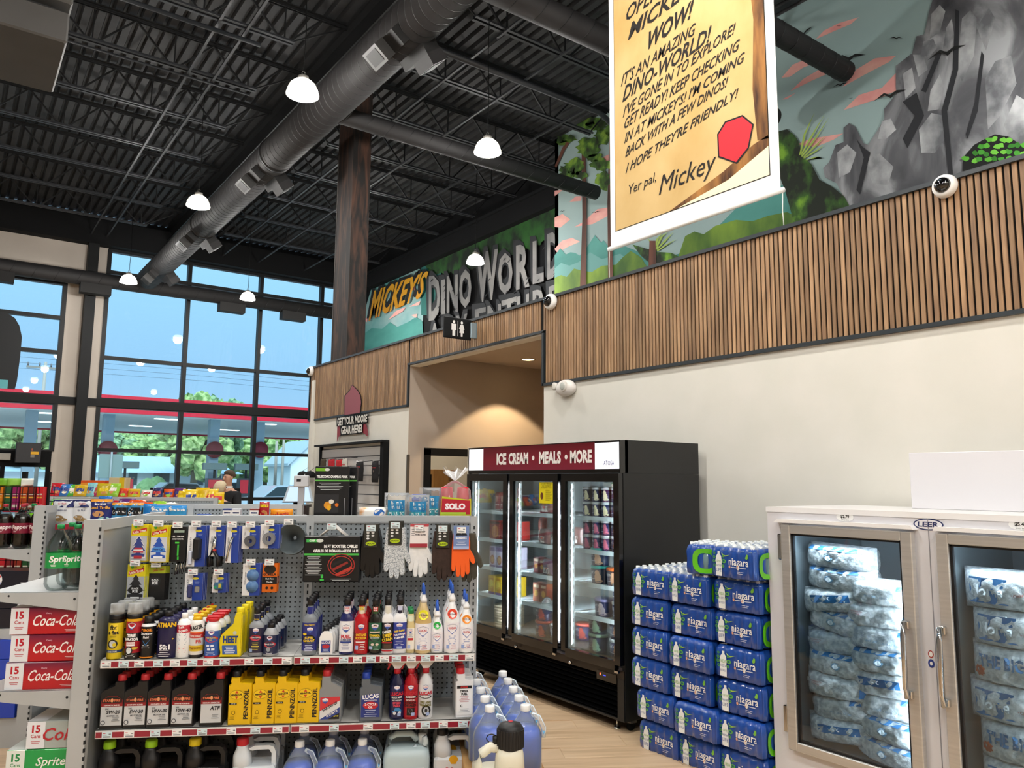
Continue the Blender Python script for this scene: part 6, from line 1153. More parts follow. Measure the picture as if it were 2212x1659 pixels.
for i, px in enumerate((646, 712, 782)):
    for j in range(2): u = uz(px, 1640, .34)[0]; washer('blue washer fluid jug on the bottom deck, %s from left, %s row' % (ORD[i], ('front', 'back')[j]), G(u, .34 - j * .17, .2705))
p = thing('bulk_fluid_jug', 'x', 'jug', group=GRP3); M_DEF = mat('def_plastic', '#b9cbd0', .3)
part('jug', MB().loft([(0, .105, .07), (.01, .112, .075), (.2, .112, .075), (.235, .105, .07), (.25, .08, .05)], M_DEF, 24, p=5), p); part('handle', MB().tube([(-.085, 0, .235), (-.08, 0, .285), (-.05, 0, .3), (.02, 0, .3), (.05, 0, .27)], .015, M_DEF, 10), p); part('spout', MB().tube([(.06 + .03 * math.cos(a), -.03, .27 + .0 * a + .035 * math.sin(a)) for a in [-2.6 + k * .3 for k in range(12)]], .013, C('#c9d6da', .4), 10), p); part('cap', MB().cyl(.075, 0, .25, .3, .02, C('#dfe6e8'), 16), p)
part('label_print', prints(MB(), [('r', -.085, .085, .02, .165, '#e4e8ea'), ('t', 'blue', -.034, .13, .036, .07, '#20386e', .02), ('t', 'sky', .044, .125, .036, .06, '#3f9a5c', .02)], lambda x, z, y: (x, -.075 + y - .001, z)), p)
row(p, 878, 2, .17, .27, 'pale clear exhaust fluid jug with ribbed spout', GRP3, .33, 1640)
row(flat_jug(C('#d6d8da', .3), BK, .19, .12, .325, -.055, deco=[('p', [(.0 + .022 * math.cos(a), .19 + .022 * math.sin(a)) for a in [PI * k / 8 for k in range(9)]] + [(-.01, .172), (.01, .172)], '#e0a51e'), ('t', 'Shell', -.02, .15, .014, .04, '#c2302c', .03), ('t', 'ROTELLA', .0, .13, .018, .08, '#22262e', .04), ('r', -.07, .07, .085, .112, '#2f6fb8'), ('p', [(.05, .17), (.056, .21), (.062, .17), (.06, .12)], '#c9a81e')]), 979, 2, .15, .27, 'white and grey diesel oil jug with black cap', GRP3, .33, 1640)
# ================================================================== goods hanging on the pegboard
def hang(proto, px, py, w, n, step, desc, hk=True, rz=0.0, kind=0, hu=0.0):
    """proto has its hook hole near local z = 0 and hangs down from there"""
    u, z = uz(px, py, w)
    if hk: hook(gon, u + hu, z - .006, w + .015, True, kind)
    for i in range(n):
        loc = G(u + i * .002, w - i * step, z - i * .0008); o = proto if i == 0 else dup(proto, loc); o.location = loc; o.rotation_euler = (0, 0, GA + rz + (RND.uniform(-.05, .05) if i else 0))
        o['label'] = desc + (', front of its hook' if i == 0 and n > 1 else ', %s behind on the hook' % ORD[i] if n > 1 else '')
def pcard(name, cat, w, h, base, deco, d=.003, group='carded goods on the pegboard', blister=None):
    t = thing(name, 'x', cat, group=group); part('card', MB().bbox(-w / 2, w / 2, -d / 2, d / 2, -h, .004, C(base, .35), .001), t); part('print', prints(MB(), deco, lambda x, z, y: (x, -d / 2 + y + .0006, z)), t)
    if blister: part('blister', blister, t)
    return t
def tree(x, z, s, col, stem='#1d2a5c'):
    o = [(0, .5), (.14, .3), (.08, .3), (.24, .08), (.14, .08), (.34, -.16), (.1, -.16), (.1, -.26), (.3, -.3), (.3, -.42), (-.3, -.42), (-.3, -.3), (-.1, -.26), (-.1, -.16), (-.34, -.16), (-.14, .08), (-.24, .08), (-.08, .3), (-.14, .3)]
    return ('p', [(x + a * s, z + b * s) for a, b in o], col)
LT_ = lambda c, bg: [('r', -.04, .04, -.055, 0, '#dccb1e'), ('p', [(-.036, -.048), (.036, -.03), (.036, -.012), (-.036, -.03)], '#c8302c'), ('t', 'Little Trees', 0, -.031, .013, .064, '#f2ecdc', .03, .22), ('d', -.02, -.008, .008, .008, '#4fae3c'), ('r', -.04, .04, -.175, -.055, bg)]
p = pcard('air_freshener', 'air freshener', .085, .18, '#dccb1e', LT_(0, '#b9bcc2') + [tree(0, -.11, .12, '#e6e2e2'), tree(0, -.11, .11, '#3a4684'), ('r', -.02, .02, -.12, -.112, '#c23a44'), ('r', -.026, .026, -.136, -.128, '#c23a44'), ('r', -.02, .02, -.165, -.15, '#c23a44'), ('r', -.024, .024, -.128, -.12, '#e6e2e2')]); hang(p, 303, 1134, .2, 3, .016, 'yellow air freshener card with flag-patterned tree', rz=-.12)
p = pcard('air_freshener', 'air freshener', .085, .18, '#dccb1e', LT_(0, '#c9ccd4') + [tree(0, -.11, .115, '#2f55b0'), ('d', 0, -.115, .034, .013, '#4a86d0'), ('t', 'New Car', 0, -.115, .01, .05, '#1d2a5c', .02), ('r', -.022, .022, -.16, -.148, '#e8ecf2')]); hang(p, 346, 1136, .21, 5, .012, 'yellow air freshener card with blue tree', rz=-.1)
p = pcard('air_freshener', 'air freshener', .085, .185, '#d4d01c', LT_(0, '#aab0b8') + [tree(0, -.105, .12, '#26282c'), ('d', 0, -.12, .034, .02, '#17181a'), ('t', 'BLACK', 0, -.112, .009, .034, '#d8dcdf', .04), ('t', 'ICE', 0, -.125, .014, .03, '#e8ecef', .05), ('r', -.024, .024, -.165, -.15, '#17181a'), ('r', -.021, .021, -.162, -.153, '#d8dcdf'), ('t', '2', .03, -.008, .014, .01, BK)]); hang(p, 296, 1221, .2, 6, .012, 'yellow and grey black-tree air freshener card', rz=.02)
p = pcard('air_freshener', 'air freshener', .08, .165, '#17181a', [('r', -.04, .04, -.035, 0, '#a8b428'), ('t', 'Little Trees', .005, -.018, .011, .055, '#b0302c', .03, .15), ('p', [(-.03, -.055), (.01, -.05), (.02, -.07), (.008, -.1), (-.026, -.1), (-.036, -.075)], '#26282c'), ('t', 'BLACK', -.008, -.066, .009, .034, '#d8dcdf', .04), ('t', 'ICE', -.008, -.082, .015, .032, '#e8ecef', .05)]); hang(p, 341, 1223, .16, 5, .01, 'black pouch of air fresheners with olive header')
p = pcard('multi_tool', 'tool', .08, .17, '#121417', [('r', -.02, .03, -.026, -.014, '#9ab0a4'), ('t', '6 IN 1 TPR GRIP', 0, -.045, .008, .06, '#e6e8ea', .04), ('t', 'SCREWDRIVER', 0, -.058, .007, .055, '#e6e8ea', .03), ('r', -.012, .008, -.08, -.072, '#4fd04a'), ('r', .0, .008, -.14, -.085, '#3fbf44'), ('r', .002, .01, -.16, -.145, '#3fbf44')], .02)
part('shafts', MB().tube([(.0, 0, -.165), (-.006, 0, -.235)], .004, M_CHR, 8).tube([(.02, 0, -.165), (.026, 0, -.225)], .004, M_CHR, 8), p); hang(p, 387, 1139, .17, 3, .03, 'black carded screwdriver with green grip marks')
def bcard(w, h, deco, bl=None): return pcard('tool_card', 'carded goods', w, h, '#e3e4e6', [('r', -w * .06, w / 2, -h, .004, '#24419a'), ('d', .08 * w, -.022, .016, .006, '#d9cf3a'), ('l', -.0, w * .35, -.04, 2, .006, '#8fa0d0'), ('t', deco[0], -w * .33, -h * .45, .011, h * .5, '#6d7076', .0, PI / 2)] + list(deco[1:]), .003, blister=bl)
BLK_ = C('#1b1c20', .3)
p = bcard(.088, .2, ('Tire Repair Kit',), MB().bbox(-.012, .024, -.03, -.002, -.165, -.055, BLK_, .008).bbox(-.034, -.016, -.02, -.002, -.19, -.12, C('#c9d0e2'), .004)); hang(p, 427, 1137, .18, 5, .02, 'blue carded tyre repair kit with black tube')
def pliers(): return MB().tube([(-.004, -.012, -.05), (-.01, -.012, -.1), (-.014, -.012, -.12)], [.008, .012, .008], M_CHR, 8).tube([(-.014, -.012, -.12), (-.034, -.012, -.16), (-.03, -.012, -.2)], .009, BLK_, 8).tube([(-.008, -.012, -.12), (.014, -.012, -.16), (.012, -.012, -.2)], .009, BLK_, 8).bbox(-.018, .004, -.02, -.006, -.125, -.112, C('#b3302c'), .003)
p = bcard(.076, .15, ('Pliers',), pliers()); hang(p, 470, 1137, .18, 3, .024, 'blue carded slip-joint pliers with black handles')
p = bcard(.064, .18, ('Tire Gauge',), MB().tube([(.002, -.012, -.05), (-.01, -.012, -.09), (-.024, -.012, -.17)], [.008, .006, .005], M_CHR, 8)); hang(p, 504, 1138, .18, 5, .016, 'blue carded tyre pressure gauge')
def tape(r, z): return MB().loft([(0, r, r), (.018, r, r), (.018, r * .45, r * .45), (0, r * .45, r * .45)], C('#57595e', .3), 20)
def with_roll(p, r, z, col='#57595e'): o = part('tape_roll', MB().rings([[(q * math.cos(-2 * PI * j / 24), q * math.sin(-2 * PI * j / 24), e) for j in range(24)] for e, q in ((0, r * .42), (0, r), (.02, r), (.02, r * .42), (0, r * .42))], C(col, .3), False, False, False), p, (.0, -.002, z)); o.rotation_euler = (PI / 2, 0, 0); return p
p = with_roll(bcard(.088, .11, ('Vinyl Tape',)), .028, -.07); hang(p, 543, 1138, .18, 4, .026, 'blue carded roll of electrical tape')
p = with_roll(bcard(.096, .115, ('Duct Tape',)), .032, -.066, '#7a7d82'); hang(p, 584, 1135, .19, 4, .028, 'blue carded roll of duct tape', rz=-.1)
p = bcard(.088, .13, ('Gasket Kit',), MB().bbox(-.026, -.004, -.02, -.002, -.115, -.05, C('#3b3f6c', .3), .005).bbox(-.02, -.008, -.016, -.004, -.05, -.036, WHITE, .003).bbox(.006, .03, -.008, -.002, -.09, -.06, C('#8d8a86'), .004)); hang(p, 420, 1240, .17, 4, .02, 'blue carded repair kit with small bottle')
p = bcard(.07, .092, ('Fuses',), MB().bbox(-.022, .018, -.018, -.002, -.075, -.04, C('#3f6a8a', .3), .004).bbox(-.02, -.008, -.02, -.018, -.07, -.056, C('#2c9a6a'), .001).bbox(.0, .014, -.02, -.018, -.066, -.045, C('#c9b84a'), .001)); hang(p, 475, 1240, .16, 3, .02, 'small blue carded set of fuses')
p = bcard(.086, .155, ('Utility Lamps',), MB().loft([(0, .03, .03), (.004, .03, .03)], C('#5f86b8', .15), 18)); CH[p.name][-1].rotation_euler = (PI / 2, 0, 0); CH[p.name][-1].location = (.008, -.002, -.055); o = link('blister', CH[p.name][-1].data, p, (.008, -.002, -.11)); o.rotation_euler = (PI / 2, 0, 0); hang(p, 544, 1219, .17, 4, .02, 'blue carded pair of round lights')
p = pcard('tape_card', 'tape', .075, .14, '#dd6a1a', [('d', 0, -.025, .03, .022, '#2a2019'), ('t', 'GORILLA', 0, -.05, .014, .064, BK, .05), ('r', -.037, .037, -.098, -.062, BK), ('t', 'Black Tape', 0, -.073, .009, .05, '#f0f0f0', .03), ('t', 'To-Go', 0, -.088, .009, .03, '#f0f0f0', .03), ('d', -.012, -.118, .007, .007, BK), ('d', .014, -.118, .007, .007, BK)]); with_roll(p, .04, -.08, '#77797c'); CH[p.name][-1].location = (.0, .022, -.08); hang(p, 584, 1219, .16, 2, .04, 'orange carded roll of heavy black tape', rz=-.05)
for i in range(2):
    t = thing('funnel', ('dark grey plastic funnel hanging mouth outward', 'second dark funnel nested behind the first')[i], 'funnel', G(uz(629, 1165, .16 - .03 * i)[0] + .006 * i, .16 - .03 * i, uz(629, 1165, .16)[1] - .004 * i), GA, 'funnels'); t.rotation_euler = (PI / 2, 0, GA); M_FN = mat('funnel_plastic', '#565f63', .3)
    part('cone', MB().loft([(.0, .074, .074), (-.006, .07, .07), (-.05, .03, .03), (-.11, .011, .011)][::1], M_FN, 28, cap0=False, cap1=False).loft([(.0, .074, .074), (.004, .076, .076), (-.003, .079, .079)], M_FN, 28, cap0=False, cap1=False), t); part('hang_tab', MB().bbox(-.014, .014, .07, .1, -.004, 0, M_FN, .001), t)
hook(gon, uz(624, 1135, .16)[0], uz(624, 1135, .16)[1], .16)
# booster cable boxes
p = thing('cable_box', 'x', 'box', group='jumper cable boxes'); BW, BH, BD = .285, .23, .03
part('box', MB().bbox(-BW / 2, BW / 2, -BD / 2, BD / 2, -BH, 0, C('#101114', .35), .004), p); part('hanger', MB().tube([(-.07, 0, -.002), (-.004, 0, .052), (.004, 0, .052), (.07, 0, -.002)], .004, C('#d6d6d4'), 6), p)
rr = random.Random(1); cab = []
for r_, c_ in ((.062, '#a8302c'), (.056, '#161618'), (.05, '#b83a30')): cab += [('d', .05, -.145, r_ * 1.12, r_ * .92, c_), ('d', .05, -.145, r_ * 1.05, r_ * .86, '#101114')]
part('print', prints(MB(), [('r', -.13, -.06, -.03, -.014, '#3fae54'), ('d', -.062, -.022, .018, .009, '#cfd4d0'), ('t', 'GRIP', -.1, -.022, .011, .045, '#e8f0e8', .04), ('t', '16 FT BOOSTER CABLES', .045, -.05, .017, .17, '#eceeee', .05), ('t', 'CÂBLES DE DÉMARRAGE DE 16 PI', .02, -.072, .018, .225, '#eceeee', .05), ('r', -.138, .138, -.096, -.086, '#46b04a'), ('l', -.135, -.045, -.105, 13, .0075, '#c9cdd0'), ('t', '8', -.045, -.2, .02, .02, '#3fc44e', .05), ('r', -.055, -.035, -.222, -.214, '#3fc44e'), ('l', -.02, .12, -.215, 2, .007, '#c9cdd0')] + cab + [('p', [(.02, -.19), (.1, -.15), (.11, -.162), (.03, -.2)], '#b83a30'), ('p', [(.0, -.14), (.07, -.105), (.076, -.115), (.006, -.152)], '#1d1d20'), ('p', [(.0, -.165), (.08, -.125), (.086, -.135), (.008, -.176)], '#8a2a26')], lambda x, z, y: (x, -BD / 2 + y, z)), p)
hang(p, 719, 1158, .2, 3, .036, 'black box of booster cables', False, -.04, 1); hook(gon, uz(717, 1140, .2)[0], uz(717, 1140, .2)[1] - .012, .2, True, 1)
# gloves
GLV = [(-.04, 0), (.04, 0), (.05, -.05), (.05, -.09), (.072, -.125), (.08, -.16), (.07, -.17), (.058, -.16), (.048, -.135), (.048, -.16), (.05, -.21), (.044, -.224), (.032, -.224), (.026, -.21), (.025, -.165), (.024, -.228), (.018, -.24), (.007, -.24), (.001, -.228), (0, -.168), (-.003, -.226), (-.009, -.237), (-.02, -.237), (-.026, -.224), (-.025, -.163), (-.03, -.2), (-.036, -.208), (-.046, -.206), (-.051, -.194), (-.05, -.09), (-.046, -.04)]
def glove(m, name='work_glove', s=1.0, m2=None):
    t = thing(name, 'x', 'glove', group='work gloves on the pegboard'); n = len(GLV); cx, cz = 0, -.11; rs = []
    for y, k in ((-.011, .86), (-.009, .95), (-.003, 1), (.003, 1), (.009, .95), (.011, .86)):
        rs.append([((cx + (x - cx) * (1 - (1 - k) * .35)) * s, y, (cz + (z - cz) * (1 - (1 - k) * .25)) * s) for x, z in GLV])
    vs = [v for r in rs for v in r]; fs = [(i * n + (j + 1) % n, (i + 1) * n + (j + 1) % n, (i + 1) * n + j, i * n + j) for i in range(5) for j in range(n)] + [tuple(reversed(range(n))), tuple(range(5 * n, 6 * n))]; mb = MB(); mb.add(vs, fs, m, False); part('glove', mb, t); return t
def gtag(t, w, h, base, deco): part('tag', MB().bbox(-w / 2, w / 2, -.02, -.017, -h + .035, .035, C(base, .35), .001), t); part('tag_print', prints(MB(), deco, lambda x, z, y: (x, -.0195 + y, z + .035)), t)
GAU = [('l', -.025, .025, -.01, 3, .007, '#7d9a2c'), ('d', -.015, -.045, .008, .005, '#dfe2e4'), ('d', .01, -.045, .008, .005, '#dfe2e4'), ('d', -.015, -.06, .008, .005, '#dfe2e4'), ('d', .01, -.06, .008, .005, '#dfe2e4'), ('d', -.015, -.075, .008, .005, '#dfe2e4'), ('d', 0, -.1, .026, .011, '#b5d01c'), ('t', 'GAUCHO', 0, -.1, .008, .04, '#20280a', .04)]
M_KN = noisy('brown_jersey', '#2e211c', '#3d2d26', (60, 60, 60), .9); M_BG = mat('black_leather_glove', '#101012', .25); M_DOTG = noisy('dotted_cotton', '#d3d7da', '#7d8790', (330, 330, 330), .8, detail=0, lo=.5, hi=.62); M_WG = noisy('white_cotton', '#dadcdd', '#e9eaea', (50, 50, 50), .85)
def tagged(m, deco, base='#2a2b26', w=.07, h=.12, s=1.0): t = glove(m, s=s); gtag(t, w, h, base, deco); return t
hang(tagged(M_BG, GAU), 802, 1146, .2, 4, .024, 'black coated work glove with black and lime tag', kind=1); hang(tagged(M_DOTG, GAU, s=1.08), 854, 1140, .21, 5, .022, 'white dotted work glove with black and lime tag', kind=1)
hang(tagged(M_WG, [('r', -.045, .045, -.12, 0, '#e4dede'), ('r', -.045, .045, -.12, -.1, '#9a2c3a'), ('r', -.045, .045, -.014, 0, '#b0404a'), ('t', 'RUBBER GRIP', .008, -.04, .009, .05, '#33303a', .03), ('t', 'WORK GLOVES', .008, -.055, .009, .055, '#33303a', .03), ('l', -.04, -.02, -.03, 4, .01, '#8a8a90')], '#e4dede', .09, .12, 1.0), 905, 1146, .2, 4, .02, 'plain white cotton glove with red and white tag')
hang(tagged(M_KN, GAU, s=1.06), 956, 1147, .21, 7, .018, 'dark brown jersey glove with black and lime tag', kind=1, rz=.05)
hang(tagged(mat('orange_knit', '#ee5f1c', .8), [('r', -.04, .04, -.12, 0, '#6f86b8'), ('p', [(-.03, -.05), (-.01, -.02), (0, -.045), (.012, -.018), (.032, -.05)], '#1d2638'), ('t', 'BANDITS', 0, -.062, .011, .07, '#e8ecf4', .05), ('l', -.03, .03, -.08, 3, .008, '#cfd8ea'), ('r', -.04, .04, -.12, -.105, '#9fb4dc')], '#6f86b8', .08, .12, .96), 996, 1150, .22, 1, .02, 'orange knit work glove with blue tag'); hang(glove(noisy('olive_foam', '#3f3d33', '#4a483c', (40, 40, 40), .85), s=1.05), 1010, 1152, .19, 4, .022, 'dark olive foam-palm glove behind the orange one', False, -.25)
# ================================================================== soda on the end racks
def soda(name, desc, locs, fill, labc, capc, word, wc, h=.3, r=.054, clear=True, big=1.0):
    t = thing(name, 'x', 'soda bottle', group='two litre soda bottles'); M = glass('pet_plastic', '#eef4f4', .03, .06) if clear else None
    prof = [(0, r * .55), (.008, r * .8), (.03, r), (.075, r * .97), (.09, r), (.2, r), (.225, r * .86), (.265, r * .4), (.282, r * .26), (.29, r * .26)]
    if fill: part('drink', MB().loft([(z, q * .97, q * .97) for z, q in prof[1:7]] + [(.236, r * .7, r * .7)], fill, 22), t)
    part('bottle', MB().loft([(z, q, q) for z, q in prof], M, 24, cap1=False), t); part('label_wrap', MB().loft([(.105, r + .001, r + .001), (.175, r + .001, r + .001)], C(labc, .3, .3), 24, cap0=False, cap1=False), t); part('cap', MB().loft([(.284, .0165, .0165), (.302, .016, .016), (.304, .014, .014)], C(capc, .35), 16), t)
    f = bend(r + .0012); part('print', prints(MB(), [('t', word, .004, .145, .038, .1, wc, .03, .06, .15)] + [('l', -.04, -.01, .12, 2, .006, wc)], f), t)
    for i, (loc, lb) in enumerate(locs): o = t if i == 0 else dup(t, loc); o.location = loc; o.rotation_euler = (0, 0, GA + (.5 if i == 0 else .12)); o['label'] = desc + lb
def GB(px, py, w, z): return G(uz(px, py, w)[0], w, z)
M_LIME = film('lime_drink', '#d9e6df', .12, .05)
soda('soda_bottle', 'clear lemon soda bottle with green label', [(GB(121, 1278, .37, 1.276), ', outermost on the rack'), (GB(158, 1278, .36, 1.276), ' beside the rack post'), (GB(148, 1240, .2, 1.276), ', behind the front pair')], None, '#1c9a4c', '#1e8a4a', 'Sprite', '#f0f4f0')
soda('soda_bottle', 'clear soda bottle with red cap', [(GB(180, 1240, .22, 1.276), ' behind the lemon sodas')], mat('cola', '#1a0c08', .12), '#8e1b22', '#c2242c', 'Coke', '#f0f0f0'); soda('soda_bottle', 'dark soda bottle with black cap', [(GB(163, 1225, .1, 1.276), ' at the back of the rack')], mat('cola', '#1a0c08', .12), '#7a1d2c', BK, 'Dr', '#f0f0f0')
def case15(name, desc, locs, base, strip, word, wc, top, pre=None, wsize=.05, w=.33, d=.2, h=.12, n15='15'):
    t = thing(name, 'x', 'soda carton', group='soda cartons'); m = base if not isinstance(base, str) else C(base, .3, .3)
    part('carton', MB().bbox(-w / 2, w / 2, 0, d, 0, h, m, .003), t); k = [('r', -w / 2 + .001, -w / 2 + .078, .002, h - .002, strip)]
    if n15: k += [('t', n15, -w / 2 + .04, h * .72, h * .28, .06, wc[1], .04), ('t', 'Cans', -w / 2 + .04, h * .46, h * .13, .05, wc[1]), ('l', -w / 2 + .014, -w / 2 + .066, h * .26, 2, .007, wc[1])]
    if pre: k += [('t', pre, -.0, h * .78, h * .07, .06, '#e8c0d0')]
    k += [('t', word, .035, h * .52, wsize, .2, wc[0], .012, 0, .28), ('l', .06, .15, h * .16, 2, .006, '#e8d0d0')]
    part('print', prints(MB(), k, lambda x, z, y: (x, y, z)), t); part('top_print', MB().add([(-w / 2 + .002, .002, h + .0008), (-w / 2 + .078, .002, h + .0008), (-w / 2 + .078, d - .002, h + .0008), (-w / 2 + .002, d - .002, h + .0008)], [(0, 1, 2, 3)], C(strip)), t)
    for i, (loc, lb) in enumerate(locs): o = t if i == 0 else dup(t, loc); o.location = loc; o.rotation_euler = (0, 0, GA + .01); o['label'] = desc + lb
M_CH = gradient('cherry_carton', [(0, '#b40f1c'), (.45, '#b5101f'), (1, '#63123c')], 0, .12, .3, coat=.3)
case15('soda_carton', 'red and purple fifteen-can cola carton', [(G(-1.11, .42, .841), ', lowest of three'), (G(-1.1, .415, .963), ', middle of three'), (G(-1.108, .42, 1.085), ', top of three')], M_CH, '#dfe3ea', 'Coca-Cola', ('#f2ecec', '#b51a2c'), 0, 'Cherry')
case15('soda_carton', 'silver fifteen-can diet cola carton', [(G(-1.045, .42, .583), ' on the green one')], noisy('silver_carton', '#9fa8a6', '#aab3b0', (2, 2, 2), .3), '#dfe3ea', 'Coke', ('#b3202c', '#b51a2c'), 0, None, .055, w=.235)
case15('soda_carton', 'green fifteen-can lemon soda carton', [(G(-1.085, .42, .461), ' at the foot of the rack'), (G(-1.085, .42, .34), ', second from the floor of the rack'), (G(-1.085, .42, .219), ', lowest in the rack')], C('#169a4a', .3, .3), '#dfe6e2', 'Sprite', ('#f0f6f0', '#16874a'), 0, None, .05, w=.31)
case15('soda_carton', 'red cola carton pushed to the back of the rack', [(G(-1.04, .2, .706), '')], C('#a31420', .3), '#dfe3ea', 'Coke', ('#f0ecec', '#4a4a50'), 0, w=.22)
ed2 = end_display('end_display_rack', 'x', -1.9, -1.975, 'end racks'); ed2['label'] = 'second grey end rack with dark soda bottles, behind the first'; end_shelf(ed2, 1.31); end_shelf(ed2, .78); part('base', MB().box(-.5, -.07, -.44, .44, 0, .2, M_GM), ed2)
M_COLA = mat('cola', '#1a0c08', .12)
soda('soda_bottle', 'maroon-labelled dark soda bottle', [(G(uz(x, 1185, -1.52)[0], w, 1.311), lb) for x, w, lb in ((5, -1.52, ' at the picture edge'), (43, -1.52, ' in the middle of the second rack'), (79, -1.52, ' next to the second rack post'), (20, -1.7, ', back row left'))], M_COLA, '#7c1c34', '#a8283a', 'Pepper', '#ecdcdc'); soda('soda_bottle', 'lime green soda bottle in the second rack', [(G(uz(66, 1180, -1.66)[0], -1.66, 1.311), '')], mat('lime_soda', '#7fc41e', .15), '#8fd02c', '#1e8a4a', 'Lime', '#1c5a2c')
def pepsi(desc, locs, base):
    t = thing('soda_carton', 'x', 'soda carton', group='soda cartons'); part('carton', MB().bbox(-.2, .2, 0, .2, 0, .125, C(base, .3, .3), .003), t); f = lambda x, z, y: (x, y, z); k = []
    for cx in (-.09,): k += [('d', cx, .064, .056, .056, '#e8eaee'), ('p', [(cx + .052 * math.cos(a), .064 + .052 * math.sin(a)) for a in [PI * (.1 + .8 * i / 10) for i in range(11)]], '#c2242c'), ('p', [(cx + .052 * math.cos(a), .064 + .052 * math.sin(a)) for a in [-PI * (.1 + .8 * i / 10) for i in range(11)]], '#2340a0'), ('t', 'PEPSI', cx, .064, .022, .08, '#10131c', .06)]
    part('print', prints(MB(), k + [('t', 'ZERO', .11, .04, .016, .06, '#e6e8ee', .05), ('t', 'SUGAR', .11, .022, .016, .07, '#e6e8ee', .05)] if base == '#0d1224' else k, f), t)
    for i, (loc, lb) in enumerate(locs): o = t if i == 0 else dup(t, loc); o.location = loc; o.rotation_euler = (0, 0, GA); o['label'] = desc + lb
pepsi('black cola carton with round emblem', [(G(-2.2, -1.47, .784), ', lower in the second rack'), (G(-2.2, -1.47, .911), ', middle in the second rack'), (G(-2.2, -1.47, 1.038), ', upper in the second rack')], '#0d1224')
pepsi('blue cola carton with round emblem', [(G(-2.27, -1.44, .203 + i * .127), ', %s up from the rack floor' % ORD[i]) for i in range(4)], '#1f43b8')
# ================================================================== shelving behind: three more rows
def far_gondola(name, label, off, u0, u1, shelf_z):
    t = thing(name, label, 'shelving', G(0, off, 0), GA, 'rows of shelving'); n = max(1, round((u1 - u0) / .9)); d = (u1 - u0) / n
    for i in range(n + 1): part('upright', MB().box(u0 + i * d - .02, u0 + i * d + .02, -.012, .03, 0, GT, M_GM), t)
    for i in range(n):
        part('pegboard', MB().box(u0 + i * d + .02, u0 + (i + 1) * d - .02, -.004, .004, .2, GT - .03, M_PEG), t); part('top_rail', MB().box(u0 + i * d, u0 + (i + 1) * d, -.01, .05, GT - .034, GT, M_GM), t)
        for z in (shelf_z, 1.1, .7): s = part('shelf', MB().box(u0 + i * d, u0 + (i + 1) * d, -.36, -.01, z - .014, z, M_SHT), t); part('price_rail', MB().box(u0 + i * d, u0 + (i + 1) * d, -.366, -.36, z - .036, z, M_RED), s)
        part('rear_shelf', MB().box(u0 + i * d, u0 + (i + 1) * d, .04, .4, 1.5, 1.514, M_SHT), t)
    part('base_deck', MB().box(u0, u1, -.4, .42, 0, .2, M_GM), t); return t
far_gondola('shelving_unit', 'second row of grey shelving with tins and pouches', -1.9, -1.95, -.33, 1.475); far_gondola('shelving_unit', 'third row of grey shelving topped with snack bags', -4.1, -3.3, -1.5, 1.4); far_gondola('shelving_unit', 'fourth row of shelving beneath the front windows', -6.6, -4.6, -2.2, 1.4)
def bagt(name, desc, w, h, d, col, loc, deco=(), rz=0, group='pouches and snack bags', lie=0.0, cat='bag'):
    mb, f = pouch(w, h, d, C(col, .25, .4) if isinstance(col, str) else col, int(abs(loc[0] * 1000)) % 997, 8, 9, .1, .006); t = thing(name, desc, cat, loc, GA + rz, group); part('pouch', mb, t)
    if deco: part('print', prints(MB(), deco, f, -.002), t)
    if lie: t.rotation_euler = (-lie, 0, GA + rz)
    return t
W2 = -1.62; Z2 = 1.4755
def P2(px): return G(uz(px, 1100, W2)[0], W2, Z2)
for i, (px, nm) in enumerate(((136, 'ORIGINAL'), (179, 'GARLIC'))):
    for j in range(2): bagt('cracker_pouch', 'white and navy %s pouch on the second row, %s' % (('first', 'second')[i], ('front', 'behind')[j]), .14, .17, .035, '#d3d6da', G(uz(px, 1100, W2)[0] + j * .03, W2 - j * .06, Z2), [('r', -.068, .068, .115, .168, '#20285c'), ('t', nm, 0, .095, .012, .08, '#4a4f6c', .02), ('d', -.02, .045, .035, .014, '#9a8058'), ('d', .0, .028, .04, .014, '#8a7048'), ('r', -.026, .026, .135, .148, '#c9a0a4')], cat='snack')
bagt('tuna_pouch', 'navy tuna lunch pouch with orange edge', .155, .175, .05, '#232c6c', P2(219), [('r', -.075, .075, .155, .174, '#d8922c'), ('t', 'StarKist', 0, .14, .018, .11, '#e8ecf2', .03), ('t', 'Lunch To-Go', 0, .115, .02, .13, '#e0a83c', .04), ('d', -.01, .07, .04, .022, '#c09060'), ('d', .03, .03, .04, .02, '#8fc0c8')], cat='snack')
bagt('tuna_pouch', 'blue tuna pouch with black label', .11, .15, .04, '#3a86b8', P2(259), [('r', -.053, .053, .13, .149, '#d8922c'), ('r', -.05, .05, .06, .115, '#17181c'), ('t', 'Creations', 0, .085, .022, .09, '#f0f0f0', .02, .05, .2), ('d', .01, .03, .045, .02, '#c9b890')], cat='snack'); bagt('tuna_pouch', 'blue and red tuna pouch with black label', .115, .15, .04, '#3a86b8', P2(293), [('r', -.055, .055, .13, .149, '#d8922c'), ('r', -.055, .055, .05, .115, '#17181c'), ('t', 'Tuna', -.02, .105, .012, .04, '#f0f0f0'), ('t', 'Creations', 0, .08, .022, .09, '#f0f0f0', .02, .05, .2), ('r', -.055, .055, .01, .05, '#9a2c34')], cat='snack'); bagt('tuna_pouch', 'blue tuna pouch at the end of its row', .09, .14, .03, '#2f7fc0', G(uz(316, 1100, W2)[0], W2 - .08, Z2), cat='snack')
for i, px in enumerate((346, 384)): bagt('bowl_pouch', 'light blue snack bowl pouch, %s of two' % ORD[i], .125, .13, .05, '#2f86cc', P2(px), [('t', 'Great Bowls', 0, .1, .018, .11, '#f0f4f8', .03), ('d', -.045, .11, .014, .014, '#f0e8e0')], cat='snack')
